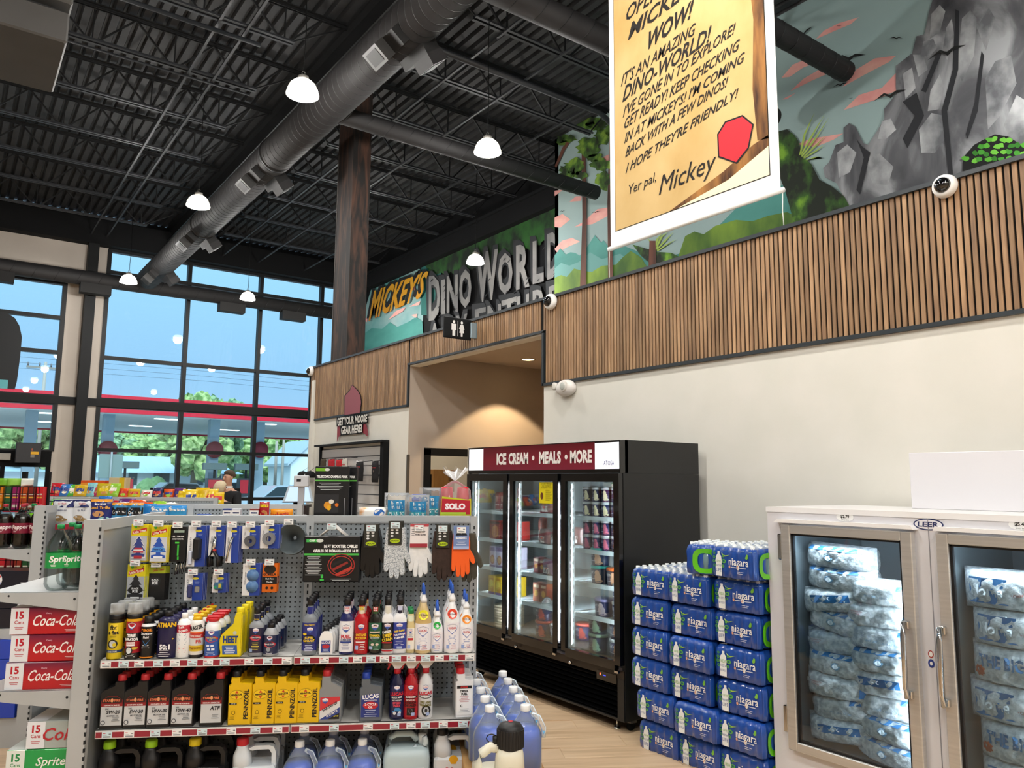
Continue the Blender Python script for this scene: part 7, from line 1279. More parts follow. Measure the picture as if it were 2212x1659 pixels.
put(carton('sandwich_tray', 'x', 'tray', .3, .2, .035, '#d8bc1c', None, (('r', -.5, .5, .8, 1, '#efe8c8'),)), [(G(uz(382, 1108, -1.7)[0], -1.5, Z2 + .08), '')], None, 'yellow open tray lying before the second row', rz=GA)
bpy.data.objects['sandwich_tray'].location.z = Z2 + .0005
def tin(desc, px, w, h, d, col, deco): put(carton('food_tin', 'x', 'tin', w, d, h, col, 'tins on the second row', deco), [(P2(px), '')], None, desc, rz=GA)
tin('flat blue tin on the second row', 442, .085, .07, .06, '#2f4f9a', (('r', -.4, .4, .3, .6, '#9fc0d8'),)); tin('black and yellow luncheon meat tin', 471, .1, .06, .06, '#24262c', (('r', -.5, .5, .86, 1, '#d8c81c'), ('t', 'SPAM', 0, .5, .55, .8, '#e3cf1e')))
for px, c, a in ((493, '#2f3f7c', 'first'), (512, '#c9ced8', 'second'), (551, '#8a3a34', 'third')): tin('small printed food tin, %s of three' % a, px, .062, .11, .06, c, (('r', -.5, .5, .6, .9, '#e4e2e2'), ('d', 0, .3, .35, .16, '#c09070'), ('r', -.35, .35, .68, .78, '#2a3468')))
bagt('snack_pouch', 'red meat snack pouch standing above the tins', .07, .16, .03, '#a8202a', P2(571), [('r', -.03, .03, .12, .14, '#e3c81e'), ('d', 0, .07, .026, .03, '#c98a50')], cat='snack'); bagt('cheese_pouch', 'orange cheese packet lying on its side', .16, .11, .05, '#e8941c', P2(609), [('t', 'Velveeta', -.01, .07, .035, .13, '#c2342c', .03, .12, .15), ('d', .05, .03, .012, .01, '#d84a5a')], cat='snack')
rr = random.Random(21); SN_ = ['#b8202c', '#2f6fb8', '#4fae3c', '#c9a41e', '#7fc0c8', '#c2306c', '#d8531c', '#8fc43c', '#2a2f5c', '#e6e2d8', '#5c2a6c', '#d9b91c', '#1f7a4a', '#c94f6a']
def snack_line(nm, off, w, z, p0, p1, n, hue=None, hb=(.12, .19), lie=1.0):
    for i in range(n):
        px = p0 + (p1 - p0) * (i + .5) / n; u = uz(px, 1070, w)[0]; c = hue[i % len(hue)] if hue else rr.choice(SN_); h = rr.uniform(*hb)
        bagt('snack_bag', '%s, %s from left' % (nm, ORD[i] if i < 12 else 'number %d' % (i + 1)), rr.uniform(.13, .17), h, .06, c, G(u, w + rr.uniform(-.04, .04), z), [('r', -.05, .05, h * .35, h * .62, rr.choice(['#efe8dc', '#e3c81e', '#c2302c', '#2a3f86'])), ('d', 0, h * .25, .03, .02, rr.choice(['#c98a50', '#e8dcc0', '#8fc43c']))], rr.uniform(-.3, .3), 'snack bags on the far shelving', rr.uniform(.2, lie), 'snack')
snack_line('small snack bag on the third row of shelving', -4.1, -3.95, 1.5145 - .05, 112, 380, 11, None, (.13, .17)); snack_line('yellow chip bag at the end of the third row', -4.1, -4.3, 1.515, 388, 478, 5, ['#dcb41c', '#e3c01e'], (.16, .2), .5)
snack_line('bright sweet bag on the fourth row of shelving', -6.6, -6.45, 1.56, 112, 250, 8, ['#b8202c', '#2f6fb8', '#4fae3c', '#c9a41e', '#7fc0c8', '#c2306c', '#b9a41c', '#8fc43c'], (.16, .2), .5); snack_line('snack bag in the middle of the fourth row', -6.6, -6.5, 1.54, 255, 470, 9, None, (.12, .15), .6)
put(carton('snack_carton', 'x', 'box', .3, .16, .16, '#d8531c', 'boxes on the far shelving', (('r', -.5, .5, .6, .8, '#e8942c'),)), [(G(uz(205, 1048, -6.9)[0], -6.9, 1.6075), '')], None, 'orange snack carton atop the fourth row', rz=GA); put(carton('snack_carton', 'x', 'box', .22, .16, .2, '#c9b58a', 'boxes on the far shelving', (('r', .1, .4, 0, 1, '#d8b41c'),)), [(G(uz(258, 1050, -6.9)[0], -6.9, 1.6075), '')], None, 'beige and yellow carton atop the fourth row', rz=GA)
for x_, w_ in ((-2.2, -6.6), (-2.9, -6.6)): pass
# wire rack of snack boxes at the picture edge ---------------------------------
_u0 = uz(2, 1060, -3.0)[0]; _u1 = uz(104, 1060, -3.0)[0]
wr_ = thing('wire_rack', 'black wire basket rack of tall snack boxes at the picture edge', 'rack', G(_u0 - .2, -3.0, 0), GA); Lr = _u1 - _u0 + .2
for x in (0, Lr * .62, Lr - .03): part('post', MB().box(x, x + .035, -.01, .03, 0, 1.85, M_BLKP), wr_)
for z in (1.52, 1.22, .9):
    mb = MB()
    for y in (-.16, .12):
        for dz in (0, .07, .14, .2): mb.tube([(0, y, z + dz), (Lr, y, z + dz)], .003, M_BLKP, 4)
        for k in range(14): mb.tube([(Lr * k / 13, y, z), (Lr * k / 13, y, z + .2)], .003, M_BLKP, 4)
    mb.box(0, Lr, -.16, .12, z - .006, z, M_BLKP); part('basket', mb, wr_)
for ti, z in enumerate((1.521, 1.221, .901)):
    for k in range(9):
        c = ('#7a1c24', '#8e2a1c', '#20502c', '#d87a1c', '#2a5c34', '#8e1c5c', '#b8481c', '#7a241c', '#c2202c')[(k + ti * 2) % 9]; h = .2 if ti == 0 else .21
        put(carton('snack_box', 'x', 'box', Lr / 9 - .012, .12, h, c, 'snack boxes in the wire rack', (('r', -.4, .4, .1, .22, '#d9d2c4'), ('r', -.4, .4, .5, .56, '#e0a83c'), ('r', -.4, .4, .64, .7, '#c9c2b4'))), [(G(_u0 - .2 + Lr * (k + .5) / 9, -2.98, z), ('top', 'middle', 'lowest')[ti])], None, 'tall snack box in the %%s basket, %s from left' % ORD[k], rz=GA)
for k in range(3): bagt('produce_bag', 'green and white snack bag lying on the wire rack, %s' % ORD[k], .11, .07, .06, ('#6fae2c', '#8fc44c', '#dfe4da', '#7aa83c')[k], G(_u0 + .02 + k * .1, -2.98, 1.722), rz=.5 * k, cat='snack', group='bags on the wire rack')
# ================================================================== goods on the back shelf of the front unit
ZR = 1.5305
p = thing('camping_fork_box', 'black boxed telescopic camping fork standing on the shelving top', 'box', G(uz(716, 1100, -.12)[0], -.12, ZR), GA); part('box', MB().bbox(-.094, .094, -.02, .02, 0, .345, C('#101216', .35), .003), p)
part('print', prints(MB(), [('r', -.09, -.03, .318, .334, '#6fae2c'), ('d', -.028, .326, .014, .008, '#cfd4d0'), ('t', 'TELESCOPIC CAMPING FORK', 0, .287, .014, .17, '#eceeee', .05), ('r', -.094, .094, .262, .27, '#5cb04a'), ('l', -.09, .07, .25, 5, .009, '#c9cdd0'), ('r', -.09, .04, .09, .19, '#26282c'), ('d', -.02, .13, .02, .02, '#d8922c'), ('d', .0, .15, .014, .012, '#e0d8cc'), ('d', -.012, .116, .012, .014, '#e3a81c'), ('d', .03, .132, .01, .01, '#d8701c'), ('r', .07, .073, .03, .17, '#8d9094'), ('p', [(-.03, .03), (.03, .075), (.034, .07), (-.024, .02)], '#6a6d72')], lambda x, z, y: (x, -.02 + y, z)), p)
o = dup(p, G(uz(735, 1100, -.2)[0], -.2, ZR), GA - .15, 'second camping fork box half hidden behind the first')
M_BAG = film('cellophane', '#f2f4f6', .10, .08, bump=.6, bscale=35)
def plume(x, z, s, seed):
    r = random.Random(seed); mb = MB(); n = 16
    for L_ in range(2):
        vs = [(x + .1 * s * math.cos(2 * PI * i / n) * .3, .03 * s * math.sin(2 * PI * i / n), z) for i in range(n)] + [(x + s * (.75 + r.uniform(-.2, .3)) * math.cos(2 * PI * i / n), s * .5 * math.sin(2 * PI * i / n), z + s * (.7 + r.uniform(-.25, .3))) for i in range(n)]
        mb.add(vs, [(i, (i + 1) % n, n + (i + 1) % n, n + i) for i in range(n)], M_BAG, False)
    return mb
p = thing('cup_bag', 'bag of red plastic cups tied at the top', 'cups', G(uz(982, 1100, -.16)[0], -.16, ZR), GA); M_CUP = mat('red_cup', '#c81c30', .35)
for sx in (-1, 1): part('cup_sleeve', MB().loft([(.0, .046, .046), (.03, .046, .046), (.05, .045, .045), (.17, .036, .036), (.23, .033, .033), (.235, .028, .028)], M_CUP, 22, cx=sx * .046), p)
part('header_card', prints(MB(), [('p', [(-.085, .0), (.09, .0), (.09, .1), (.07, .095), (-.075, .112)], '#b9c41e'), ('p', [(-.08, .012), (.085, .012), (.085, .09), (-.075, .1)], '#b01c30'), ('t', 'SOLO', 0, .056, .036, .13, '#f4eef0', .06), ('r', -.08, .06, .012, .024, '#a8c43c')], lambda x, z, y: (x, -.06 + y, z + .07)), p)
part('bag', MB().loft([(.002, .098, .055), (.1, .1, .058), (.22, .09, .05), (.255, .04, .025), (.27, .015, .012)], M_BAG, 24), p); part('gathered_top', plume(0, .27, .085, 3), p)
def cutlery(px, w, lb, s=1.0, rz=0):
    p = thing('cutlery_bag', lb, 'plastic cutlery', G(uz(px, 1100, w)[0], w, ZR), GA + rz, 'bags of plastic cutlery'); part('cutlery', MB().loft([(.0, .05 * s, .03), (.06, .055 * s, .035), (.14 * s, .045 * s, .03)], film('white_plastic_mass', '#e6ebef', .5, .3, bump=1, bscale=60), 14, False), p)
    mb, f = pouch(.14 * s, .2 * s, .08, M_BAG, int(px), wr=.014); part('bag', mb, p); part('header_card', prints(MB(), [('r', -.05 * s, .045 * s, .1 * s, .16 * s, '#2f86b8'), ('r', -.05 * s, .045 * s, .02, .1 * s, '#3f9aa8'), ('t', 'home', 0, .145 * s, .02 * s, .07 * s, '#eef4f6', .02), ('t', 'smart', 0, .122 * s, .02 * s, .07 * s, '#eef4f6', .02), ('t', 'PLASTIC', 0, .085 * s, .02 * s, .085 * s, '#dfeef0', .03), ('t', 'PARTY CUPS', 0, .06 * s, .016 * s, .085 * s, '#dfeef0', .03)], f, -.004), p); return p
cutlery(857, -.14, 'clear bag of plastic cutlery with blue card, first of three'); cutlery(902, -.14, 'clear bag of plastic cutlery with blue card, second of three', .95, .1); cutlery(934, -.2, 'clear bag of plastic cutlery behind, leaning by the red cups', 1.15, -.3)
bagt('towel_pack', 'crumpled white and orange wrapped pack on the shelving top', .17, .12, .08, noisy('towel_wrap', '#efece6', '#e8a04a', (14, 14, 14), .3, lo=.5, hi=.7), G(uz(808, 1100, -.15)[0], -.15, ZR), [('d', .03, .09, .03, .02, '#2f6fc0'), ('d', .05, .06, .03, .015, '#e0602c')], cat='pack'); thing('blue_lid_jar', 'jar with bright blue lid behind the cutlery bags', 'jar', G(uz(905, 1080, -.3)[0], -.3, ZR), GA, None, MB().loft([(0, .04, .04), (.15, .04, .04)], C('#c9d4dc', .2), 18).loft([(.15, .043, .043), (.19, .042, .042)], C('#2a3fae', .35), 18))
# ================================================================== washer jugs and fuel can at the aisle
st = thing('carton_stack', 'cardboard cartons stacked as a stand for the blue jugs', 'box', G(0, 0, 0), GA); _uj = uz(1095, 1640, .55)[0]
for k in range(2): part('carton', MB().bbox(_uj - .2, _uj + .17, -.78 + .0, .2, .005 + k * .24, .242 + k * .24, M_CB, .004), st)
for c_ in range(2):
    for r_ in range(6 if c_ == 0 else 5):
        w = .62 - r_ * .16; washer('blue washer fluid jug on the aisle stack, %s column, %s from front' % (('left', 'right')[c_], ORD[r_]), G(_uj - .09 + c_ * .165 - r_ * .008, w, .4855))
bpy.data.objects[st.name]['label'] = 'cardboard cartons under the blue washer fluid jugs'
fc = thing('fuel_jug', 'cream plastic fuel jug with ribbed black cap in the foreground', 'jug', dep(1078, 1640, 2.62).xy.to_3d() + Vector((0, 0, .0)), GA - .1); M_CR = mat('cream_plastic', '#ddd9c6', .35); zb = dep(1105, 1560, 2.62).z - .558
bs_ = part('stand_box', MB().bbox(-.12, .12, -.12, .12, 0, zb, M_CB, .003), fc)
part('body', MB().loft([(zb, .088, .088), (zb + .012, .095, .095), (zb + .34, .095, .095), (zb + .385, .088, .09), (zb + .4, .07, .075)], M_CR, 24, p=4), fc)
part('neck', MB().loft([(zb + .37, .055, .06, .035, 0), (zb + .45, .048, .048, .036, 0), (zb + .475, .04, .04, .038, 0)], M_CR, 22, p=2.6), fc)
part('handle', MB().tube([(-.076, 0, zb + .36), (-.074, 0, zb + .42), (-.058, 0, zb + .452), (-.03, 0, zb + .472), (.02, 0, zb + .468)], .0175, M_CR, 12), fc)
cp = part('cap', MB().loft([(zb + .468, .042, .042), (zb + .472, .044, .044), (zb + .535, .044, .044), (zb + .548, .036, .036), (zb + .555, .012, .012)], mat('black_cap', '#161618', .45), 24, cx=.038), fc)
mb = MB()
for k in range(24): a = 2 * PI * k / 24; mb.box(.038 + .044 * math.cos(a) - .003, .038 + .044 * math.cos(a) + .003, .044 * math.sin(a) - .003, .044 * math.sin(a) + .003, zb + .474, zb + .533, mat('black_cap', '#161618', .45))
part('cap_ribs', mb, cp, kind='stuff'); part('red_centre', MB().cyl(.038, 0, zb + .553, zb + .558, .008, C('#b3303c'), 12), cp)
v_ = part('vent_plug', MB().cyl(-.012, 0, zb + .485, zb + .508, .011, BLACK, 12), fc); part('tether', MB().tube([(-.012 - .018 * math.cos(a) - .014, 0, zb + .5 + .014 * math.sin(a)) for a in [2 * PI * k / 12 for k in range(12)]], .002, BLACK, 5, closed=True), v_)
# ================================================================== merchandise slat wall beyond the alcove
XS_ = XW - .001
def wy(px, py=1000): return onX(px, py, XW - .05).y
y0, y1 = wy(690), wy(831); zt = 2.34
ms = thing('merchandise_wall', 'white grooved display board in a black frame on the far wall', 'display board', (XW - .002, y0, 0), R90); Lm = y0 - y1
part('frame', MB().box(-.02, .03, -.05, 0, .3, zt, M_BLKP).box(Lm - .07, Lm + .03, -.09, 0, .3, zt, M_BLKP).box(-.08, Lm + .03, -.12, 0, zt, zt + .03, M_BLK), ms)
for k in range(12): part('slat', MB().box(.03, Lm - .07, -.02, 0, .62 + k * .14, .745 + k * .14, C('#c9c6c2')), ms)
part('backing', MB().box(.03, Lm - .07, -.006, 0, .6, 2.3, C('#5a585a')), ms)
def mw(lx, ly, z): return (XW - .002 - ly, y0 - lx, z)
def soft(name, lab, cat, lx, z, w, h, col, d=.05, grp='clothing on the merchandise wall', deco=()):
    mb, f = pouch(w, h, d, C(col, .85), int(lx * 900 + z * 50), 8, 8, .14, .006); t = thing(name, lab, cat, mw(lx, .1 + .12 * (int(lx * 37) % 2), z), R90, grp); part('fabric', mb, t)
    if deco: part('trim', prints(MB(), deco, f, -.003), t)
    part('hook', MB().tube([(0, -.02, h), (0, .2, h + .02)], .004, M_BLK, 5), t); return t
RB = [('r', -.05, .05, .2, .212, '#b83a40'), ('d', 0, .15, .02, .02, '#8a7a70')]
for i, (px, py, w, h, c, lb) in enumerate(((698, 1010, .12, .14, '#4a4030', 'camouflage knit cap on the merchandise wall'), (716, 1010, .14, .13, '#b8202c', 'red folded hat, left of two on the wall'), (733, 1011, .14, .13, '#c2242c', 'red folded hat, right of two on the wall'), (760, 1034, .1, .3, '#c9c4ba', 'light grey gloves hanging on the wall'), (775, 1039, .13, .3, '#dcd8d8', 'white socks with red bands on the wall'), (793, 1040, .14, .28, '#17171a', 'black socks with red bands on the wall'), (810, 1042, .12, .3, '#1b1b1e', 'black socks near the frame on the wall'))):
    q = onX(px, py, XW - .1); soft('hung_garment', lb, 'clothing', y0 - q.y, q.z, w * 1.7, h, c, deco=RB if h > .25 else ())
for i, px in enumerate((656, 672)):
    q = onX(px, 1032, XW - .1); t = thing('baseball_cap', 'black cap with white tag at the wall edge, %s of two' % ORD[i], 'cap', (XW - .12, min(q.y, WE - .1), q.z), R90, 'caps'); part('crown', MB().loft([(0, .09, .09), (.06, .09, .09), (.1, .06, .06), (.115, .01, .01)], C('#121214', .8), 16), t); part('visor', MB().prism([(-.08, 0), (.08, 0), (.06, -.05), (-.06, -.05)], -.1, -.085, C('#6a2420', .8)), t); part('tag', MB().rect(-.015, .015, .0, .06, -.092, WHITE), t); part('hook', MB().tube([(0, 0, .115), (0, .12, .2)], .004, M_CHR, 5), t)
q = onX(768, 1080, XW - .25)
sb = thing('wall_shelf', 'black shelf bracketed to the merchandise wall', 'shelf', mw(.3, .02, 1.12), R90, None, MB().box(-.2, 1.5, -.35, 0, 0, .03, M_BLKP)); 
t = thing('storage_bucket', 'pale grey bucket with black lid on the wall shelf', 'bucket', mw(.75, .2, 1.151), R90); part('pail', MB().loft([(0, .15, .15), (.26, .17, .17)], C('#bfc0c2', .4), 20), t); part('lid', MB().loft([(.26, .18, .18), (.3, .18, .18)], M_BLKP, 20), t)
t = thing('waist_pack', 'black waist pack beside the bucket on the wall shelf', 'bag', mw(1.2, .22, 1.151), R90); part('pouch', MB().loft([(0, .2, .08), (.12, .2, .09), (.2, .16, .07)], M_BLKP, 16, p=3), t); part('strap', MB().box(-.22, .22, -.1, -.095, .13, .16, C('#26262a')), t)
# cardboard boxes in the storeroom
for i, (x, y, z, w, h) in enumerate(((5.62, 10.9, 0, .6, .75), (5.75, 10.95, .751, .55, .6), (6.35, 11.0, 0, .6, 1.0), (6.38, 11.0, 1.001, .62, .62), (6.55, 11.05, 1.622, .4, .36))):
    t = thing('storage_carton', 'brown carton in the storeroom doorway, %s' % ('lower left', 'upper left', 'lower right', 'middle right', 'topmost')[i], 'box', (x, y, z), 0, 'storeroom cartons'); part('carton', MB().bbox(-w / 2, w / 2, -.25, .25, 0, h, M_CB, .004), t); part('label', MB().rect(.08, w / 2 - .04, h * .5, h * .8, -.2508, C('#8a6a42')).lines(.09, w / 2 - .05, h * .74, 4, .03, C('#4a3824'), -.251, .01), t)
thing('storage_rack', 'black steel rack post inside the storeroom doorway', 'rack', (5.47, 10.4, 0), 0, None, MB().box(-.02, .02, -.02, .02, 0, 1.9, M_BLKP).box(-.02, .6, -.02, .02, 1.0, 1.04, M_BLKP).box(.56, .6, -.02, .02, 0, 1.9, M_BLKP))
# ================================================================== checkout and people
def floorpt(px, D): p = dep(px, 1035, D); return Vector((p.x, p.y, 0))
c0 = floorpt(600, 12.0)
ck = thing('checkout_counter', 'dark brown checkout counter in front of the glass', 'counter', c0, GA); part('body', MB().box(-.5, .42, 0, .6, 0, 1.36, C('#3f211b', .5)), ck); part('top', MB().box(-.53, .45, -.03, .63, 1.36, 1.4, C('#2a1512', .4)), ck)
for k in range(3): part('front_panel', MB().box(-.46 + k * .3, -.2 + k * .3, -.008, 0, 1.1, 1.34, C('#57302a', .5)).rect(-.36 + k * .3, -.3 + k * .3, 1.26, 1.31, -.009, C('#d8d4d0')), ck)
t = thing('till_screen', 'white tilted till screen on the checkout counter', 'screen', c0 + GU * .28 + Vector((0, 0, 1.401)) - GN * .2, GA + .3); part('panel', MB().add([(-.24, -.1, .05), (.24, -.1, .05), (.2, .05, .3), (-.14, .05, .3), (-.24, -.08, .04), (.24, -.08, .04), (.2, .07, .29), (-.14, .07, .29)], [(0, 1, 2, 3), (7, 6, 5, 4), (0, 4, 5, 1), (1, 5, 6, 2), (2, 6, 7, 3), (3, 7, 4, 0)], C('#b9c8d2', .3)), t); part('display', MB().add([(-.2, -.092, .065), (.2, -.092, .065), (.17, .036, .28), (-.12, .036, .28)], [(0, 1, 2, 3)], mat('screen_pale', '#b8d2e6', .3, emit=.5)), t); part('stand', MB().cyl(0, .06, 0, .15, .05, M_BLKP, 12), t)
t = thing('scanner_stand', 'pale grey scanner column beside the checkout counter', 'scanner', floorpt(652, 11.0), GA); part('column', MB().box(-.04, .04, -.04, .04, 0, 1.72, C('#aeb2ba')), t); part('head', MB().bbox(-.1, .1, -.08, .06, 1.7, 1.86, C('#c9ccd2'), .01), t); part('scan_window', MB().rect(-.06, .0, 1.77, 1.81, -.081, BLACK), t)
def skinmesh(name, verts, edges, radii, m, parent):
    me = bpy.data.meshes.new(name); me.from_pydata(verts, edges, []); me.materials.append(m); o = link(name, me, parent)
    md = o.modifiers.new('skin', 'SKIN'); md.use_smooth_shade = True
    for i, r in enumerate(radii):
        sv = me.skin_vertices[0].data[i]; sv.radius = r if isinstance(r, tuple) else (r, r); sv.use_root = i == 0
    s = o.modifiers.new('subdiv', 'SUBSURF'); s.levels = 1; s.render_levels = 2; return o
M_SKIN = noisy('skin', '#b98a72', '#c4957c', (9, 9, 9), .6)
def person(label, loc, rz, H, top, trousers, hair, pose, longhair=False, stripe=None):
    k = H / 1.8; t = thing('person', label, 'person', loc, rz, None); S = lambda L: [(x * k, y * k, z * k) for x, y, z in L]
    v = [(0, 0, .95), (0, 0, 1.2), (0, .0, 1.42), (0, -.005, 1.52), (0, -.02, 1.6), (0, -.03, 1.7), (0, -.02, 1.765), (.19, 0, 1.42), (.24, -.02, 1.15), pose[0], pose[1], (-.19, 0, 1.42), (-.24, -.02, 1.15), pose[2], pose[3], (.1, 0, .9), (.11, 0, .5), (.11, .02, .08), (.11, -.12, .04), (-.1, 0, .9), (-.11, 0, .5), (-.11, .02, .08), (-.11, -.12, .04)]
    e = [(0, 1), (1, 2), (2, 3), (3, 4), (4, 5), (5, 6), (2, 7), (7, 8), (8, 9), (9, 10), (2, 11), (11, 12), (12, 13), (13, 14), (0, 15), (15, 16), (16, 17), (17, 18), (0, 19), (19, 20), (20, 21), (21, 22)]
    r = [(.15, .11), (.14, .1), (.12, .09), .052, .068, (.078, .094), (.066, .075), .06, .045, .036, .028, .06, .045, .036, .028, .085, .06, .045, .04, .085, .06, .045, .04]
    skinmesh('body', S(v), e, [tuple(q * k for q in x) if isinstance(x, tuple) else x * k for x in r], M_SKIN, t)
    jv = S([(0, 0, .92), (0, 0, 1.2), (0, 0, 1.4), (0, 0, 1.48), (.2, 0, 1.4), (.25, -.02, 1.14), tuple(a * .8 + b * .2 for a, b in zip(pose[0], (.25, -.02, 1.14))), (-.2, 0, 1.4), (-.25, -.02, 1.14), tuple(a * .8 + b * .2 for a, b in zip(pose[2], (-.25, -.02, 1.14)))])
    skinmesh('jacket', jv, [(0, 1), (1, 2), (2, 3), (2, 4), (4, 5), (5, 6), (2, 7), (7, 8), (8, 9)], [(.18 * k, .135 * k), (.175 * k, .13 * k), (.155 * k, .115 * k), (.075 * k, .07 * k), .085 * k, .066 * k, .054 * k, .085 * k, .066 * k, .054 * k], C(top, .8), t)
    skinmesh('trousers', S([(0, 0, .97), (.1, 0, .9), (.11, 0, .5), (.11, .02, .1), (-.1, 0, .9), (-.11, 0, .5), (-.11, .02, .1)]), [(0, 1), (1, 2), (2, 3), (0, 4), (4, 5), (5, 6)], [(.165 * k, .125 * k), .1 * k, .075 * k, .06 * k, .1 * k, .075 * k, .06 * k], C(trousers, .85), t)
    hz = (1.62, 1.66, 1.72, 1.77, 1.815, 1.835) if longhair else (1.69, 1.71, 1.74, 1.78, 1.815, 1.832); hr = ((.07, .05), (.095, .085), (.105, .105), (.1, .105), (.07, .075), (.02, .02)) if longhair else ((.07, .05), (.092, .085), (.096, .1), (.09, .1), (.066, .076), (.02, .03))
    part('hair', MB().loft([(z * k, a * k, b * k, 0, (.03 if z < 1.76 else .0) * k) for z, (a, b) in zip(hz, hr)], C(hair, .8), 18), t)
    part('collar', MB().loft([(1.44 * k, .085 * k, .08 * k), (1.55 * k, .068 * k, .068 * k)], C('#d8d4cf' if not stripe else top, .8), 14, cap0=False, cap1=False), t)
    f = MB()
    for sx in (-1, 1): f.loft([(1.70 * k, .01 * k, .006 * k), (1.708 * k, .013 * k, .007 * k), (1.716 * k, .01 * k, .006 * k)], C('#2a1d18'), 8, cx=sx * .032 * k, cy=-.118 * k)
    part('eyes', f, t); part('nose', MB().loft([(1.655 * k, .016 * k, .014 * k), (1.67 * k, .017 * k, .02 * k), (1.71 * k, .008 * k, .01 * k)], M_SKIN, 8, cy=-.128 * k), t); part('mouth', MB().loft([(1.628 * k, .024 * k, .006 * k), (1.634 * k, .026 * k, .008 * k), (1.64 * k, .022 * k, .006 * k)], C('#9a5a50'), 8, cy=-.112 * k), t)
    part('ears', MB().loft([(1.66 * k, .008 * k, .014 * k), (1.69 * k, .012 * k, .022 * k), (1.72 * k, .008 * k, .014 * k)], M_SKIN, 8, cx=.082 * k, cy=-.02 * k).loft([(1.66 * k, .008 * k, .014 * k), (1.69 * k, .012 * k, .022 * k), (1.72 * k, .008 * k, .014 * k)], M_SKIN, 8, cx=-.082 * k, cy=-.02 * k), t)
    if stripe: part('shoulder_stripe', MB().box(.1 * k, .16 * k, .03 * k, .128 * k, 1.15 * k, 1.5 * k, C(stripe, .8)), t)
    return t
person('man in black zip sweater over pale shirt looking down by the windows', floorpt(495, 14.6), GA - .55, 1.94, '#15161b', '#26282e', '#4a3a2c', ((.2, -.2, 1.0), (.12, -.32, 1.0), (-.2, -.2, 1.0), (-.12, -.32, 1.0)))
person('person with short blond hair in black and red jacket, back turned', floorpt(477, 13.4), GA + 2.6, 1.74, '#1d1a1c', '#33343a', '#c9b89a', ((.24, -.16, .95), (.2, -.28, .92), (-.24, -.16, .95), (-.2, -.28, .92)), True, '#b8202c')
wt = thing('service_desk', 'low dark desk hidden behind the shelving, near the two people', 'desk', floorpt(440, 15.2), GA, None, MB().bbox(-1.0, .6, 0, .5, 0, 1.62, M_BLKP, .01))
# ================================================================== outside
M_ASPH = noisy('asphalt', '#a9aeb0', '#b5babc', (.6, .6, .6), .8)
struct('ground', MB().box(-120, 160, YWIN + .4, 260, -.35, -.15, M_ASPH))
YC = 46.0; ztp = onY(440, 866, YC).z; zbt = onY(440, 902, YC).z; yfar = 66
cn = thing('fuel_canopy', 'wide white fuel canopy with bright red fascia outside the windows', 'canopy', (0, YC, 0)); M_REDF = mat('fascia_red', '#d41f38', .4); M_SOF = noisy('canopy_soffit', '#e6eeee', '#f2f7f7', (.4, 4, 1), .6)
part('fascia', MB().box(-60, 46, 0, .3, zbt, ztp, M_REDF).box(-60, 46, yfar - YC, yfar - YC + .3, zbt, ztp, M_REDF), cn); part('soffit', MB().box(-60, 46, .3, yfar - YC, zbt + .12, zbt + .3, M_SOF), cn); part('roof', MB().box(-59.8, 45.8, .3, yfar - YC, ztp - .3, ztp - .2, C('#c9cdd0')), cn)
for i in range(12): part('soffit_light', MB().box(-14 + (i % 6) * 6, -12.6 + (i % 6) * 6, 4 + 8 * (i // 6), 4.5 + 8 * (i // 6), zbt + .08, zbt + .12, mat('soffit_lamp', '#ffffff', .5, emit=3)), cn)
for i, px in enumerate((60, 228, 458, 556)):
    q = onY(px, 1000, YC + 3); c_ = part('column', MB().box(q.x - .28, q.x + .28, 2.7, 3.3, -.15, zbt + .12, C('#8fa6b5', .5)), cn)
    if px > 100: part('number_sign', MB().loft([(-.12, .5, .5), (.12, .5, .5)], C('#7c1c2c', .5), 20).text(('9', '11 12', '13 14', '15 16')[i], 0, 0, .001, WHITE, -.6), c_, (q.x, 2.6, onY(px, 972, YC + 3).z), rot=(PI / 2, 0, 0))
for i, px in enumerate((268, 462, 530)):
    q = onY(px, 1045, YC + 2); t = thing('fuel_pump', 'red and dark fuel pump under the canopy, %s from left' % ORD[i], 'fuel pump', (q.x, YC + 2, -.15), 0, 'fuel pumps'); part('cabinet', MB().bbox(-.45, .45, -.3, .3, 0, 2.0, C('#33363c', .4), .03), t); part('fascia', MB().box(-.4, .4, -.31, -.3, 1.1, 1.9, C('#a8202c', .4)), t); part('topper', MB().bbox(-.7, .7, -.15, .15, 2.5, 2.9, C('#5d6c6c', .5), .02).box(-.06, .06, -.06, .06, 2.0, 2.5, M_BLK), t)
# white house
YH = 88.0; a_, b_ = onY(208, 1050, YH), onY(500, 1050, YH); ze = onY(350, 1017, YH).z; zr = onY(350, 984, YH + 5).z
hs = thing('white_house', 'long white house with pale metal roof across the road', 'house', (0, YH, -.15)); part('wall', MB().box(a_.x - 8, b_.x, 0, 10, 0, ze, C('#dfe7ec', .7)), hs)
part('roof', MB().add([(a_.x - 9, -.8, ze - .1), (b_.x + 1, -.8, ze - .1), (b_.x - 2, 5, zr), (a_.x - 9, 5, zr), (a_.x - 9, 10.8, ze - .1), (b_.x + 1, 10.8, ze - .1)], [(0, 1, 2, 3), (3, 2, 5, 4), (1, 5, 2)], noisy('metal_roof', '#9fbfdc', '#acc9e2', (6, .3, .3), .5)), hs)
for i, px in enumerate((226, 286, 340, 356, 430, 468, 488)):
    q = onY(px, 1040, YH); w_ = part('window', MB().box(q.x - .5, q.x + .5, -.05, .02, 1.2, 2.6, C('#c9d2d6')), hs); part('pane', MB().box(q.x - .42, q.x + .42, -.07, -.05, 1.28, 2.52, C('#3f5560', .2)), w_)
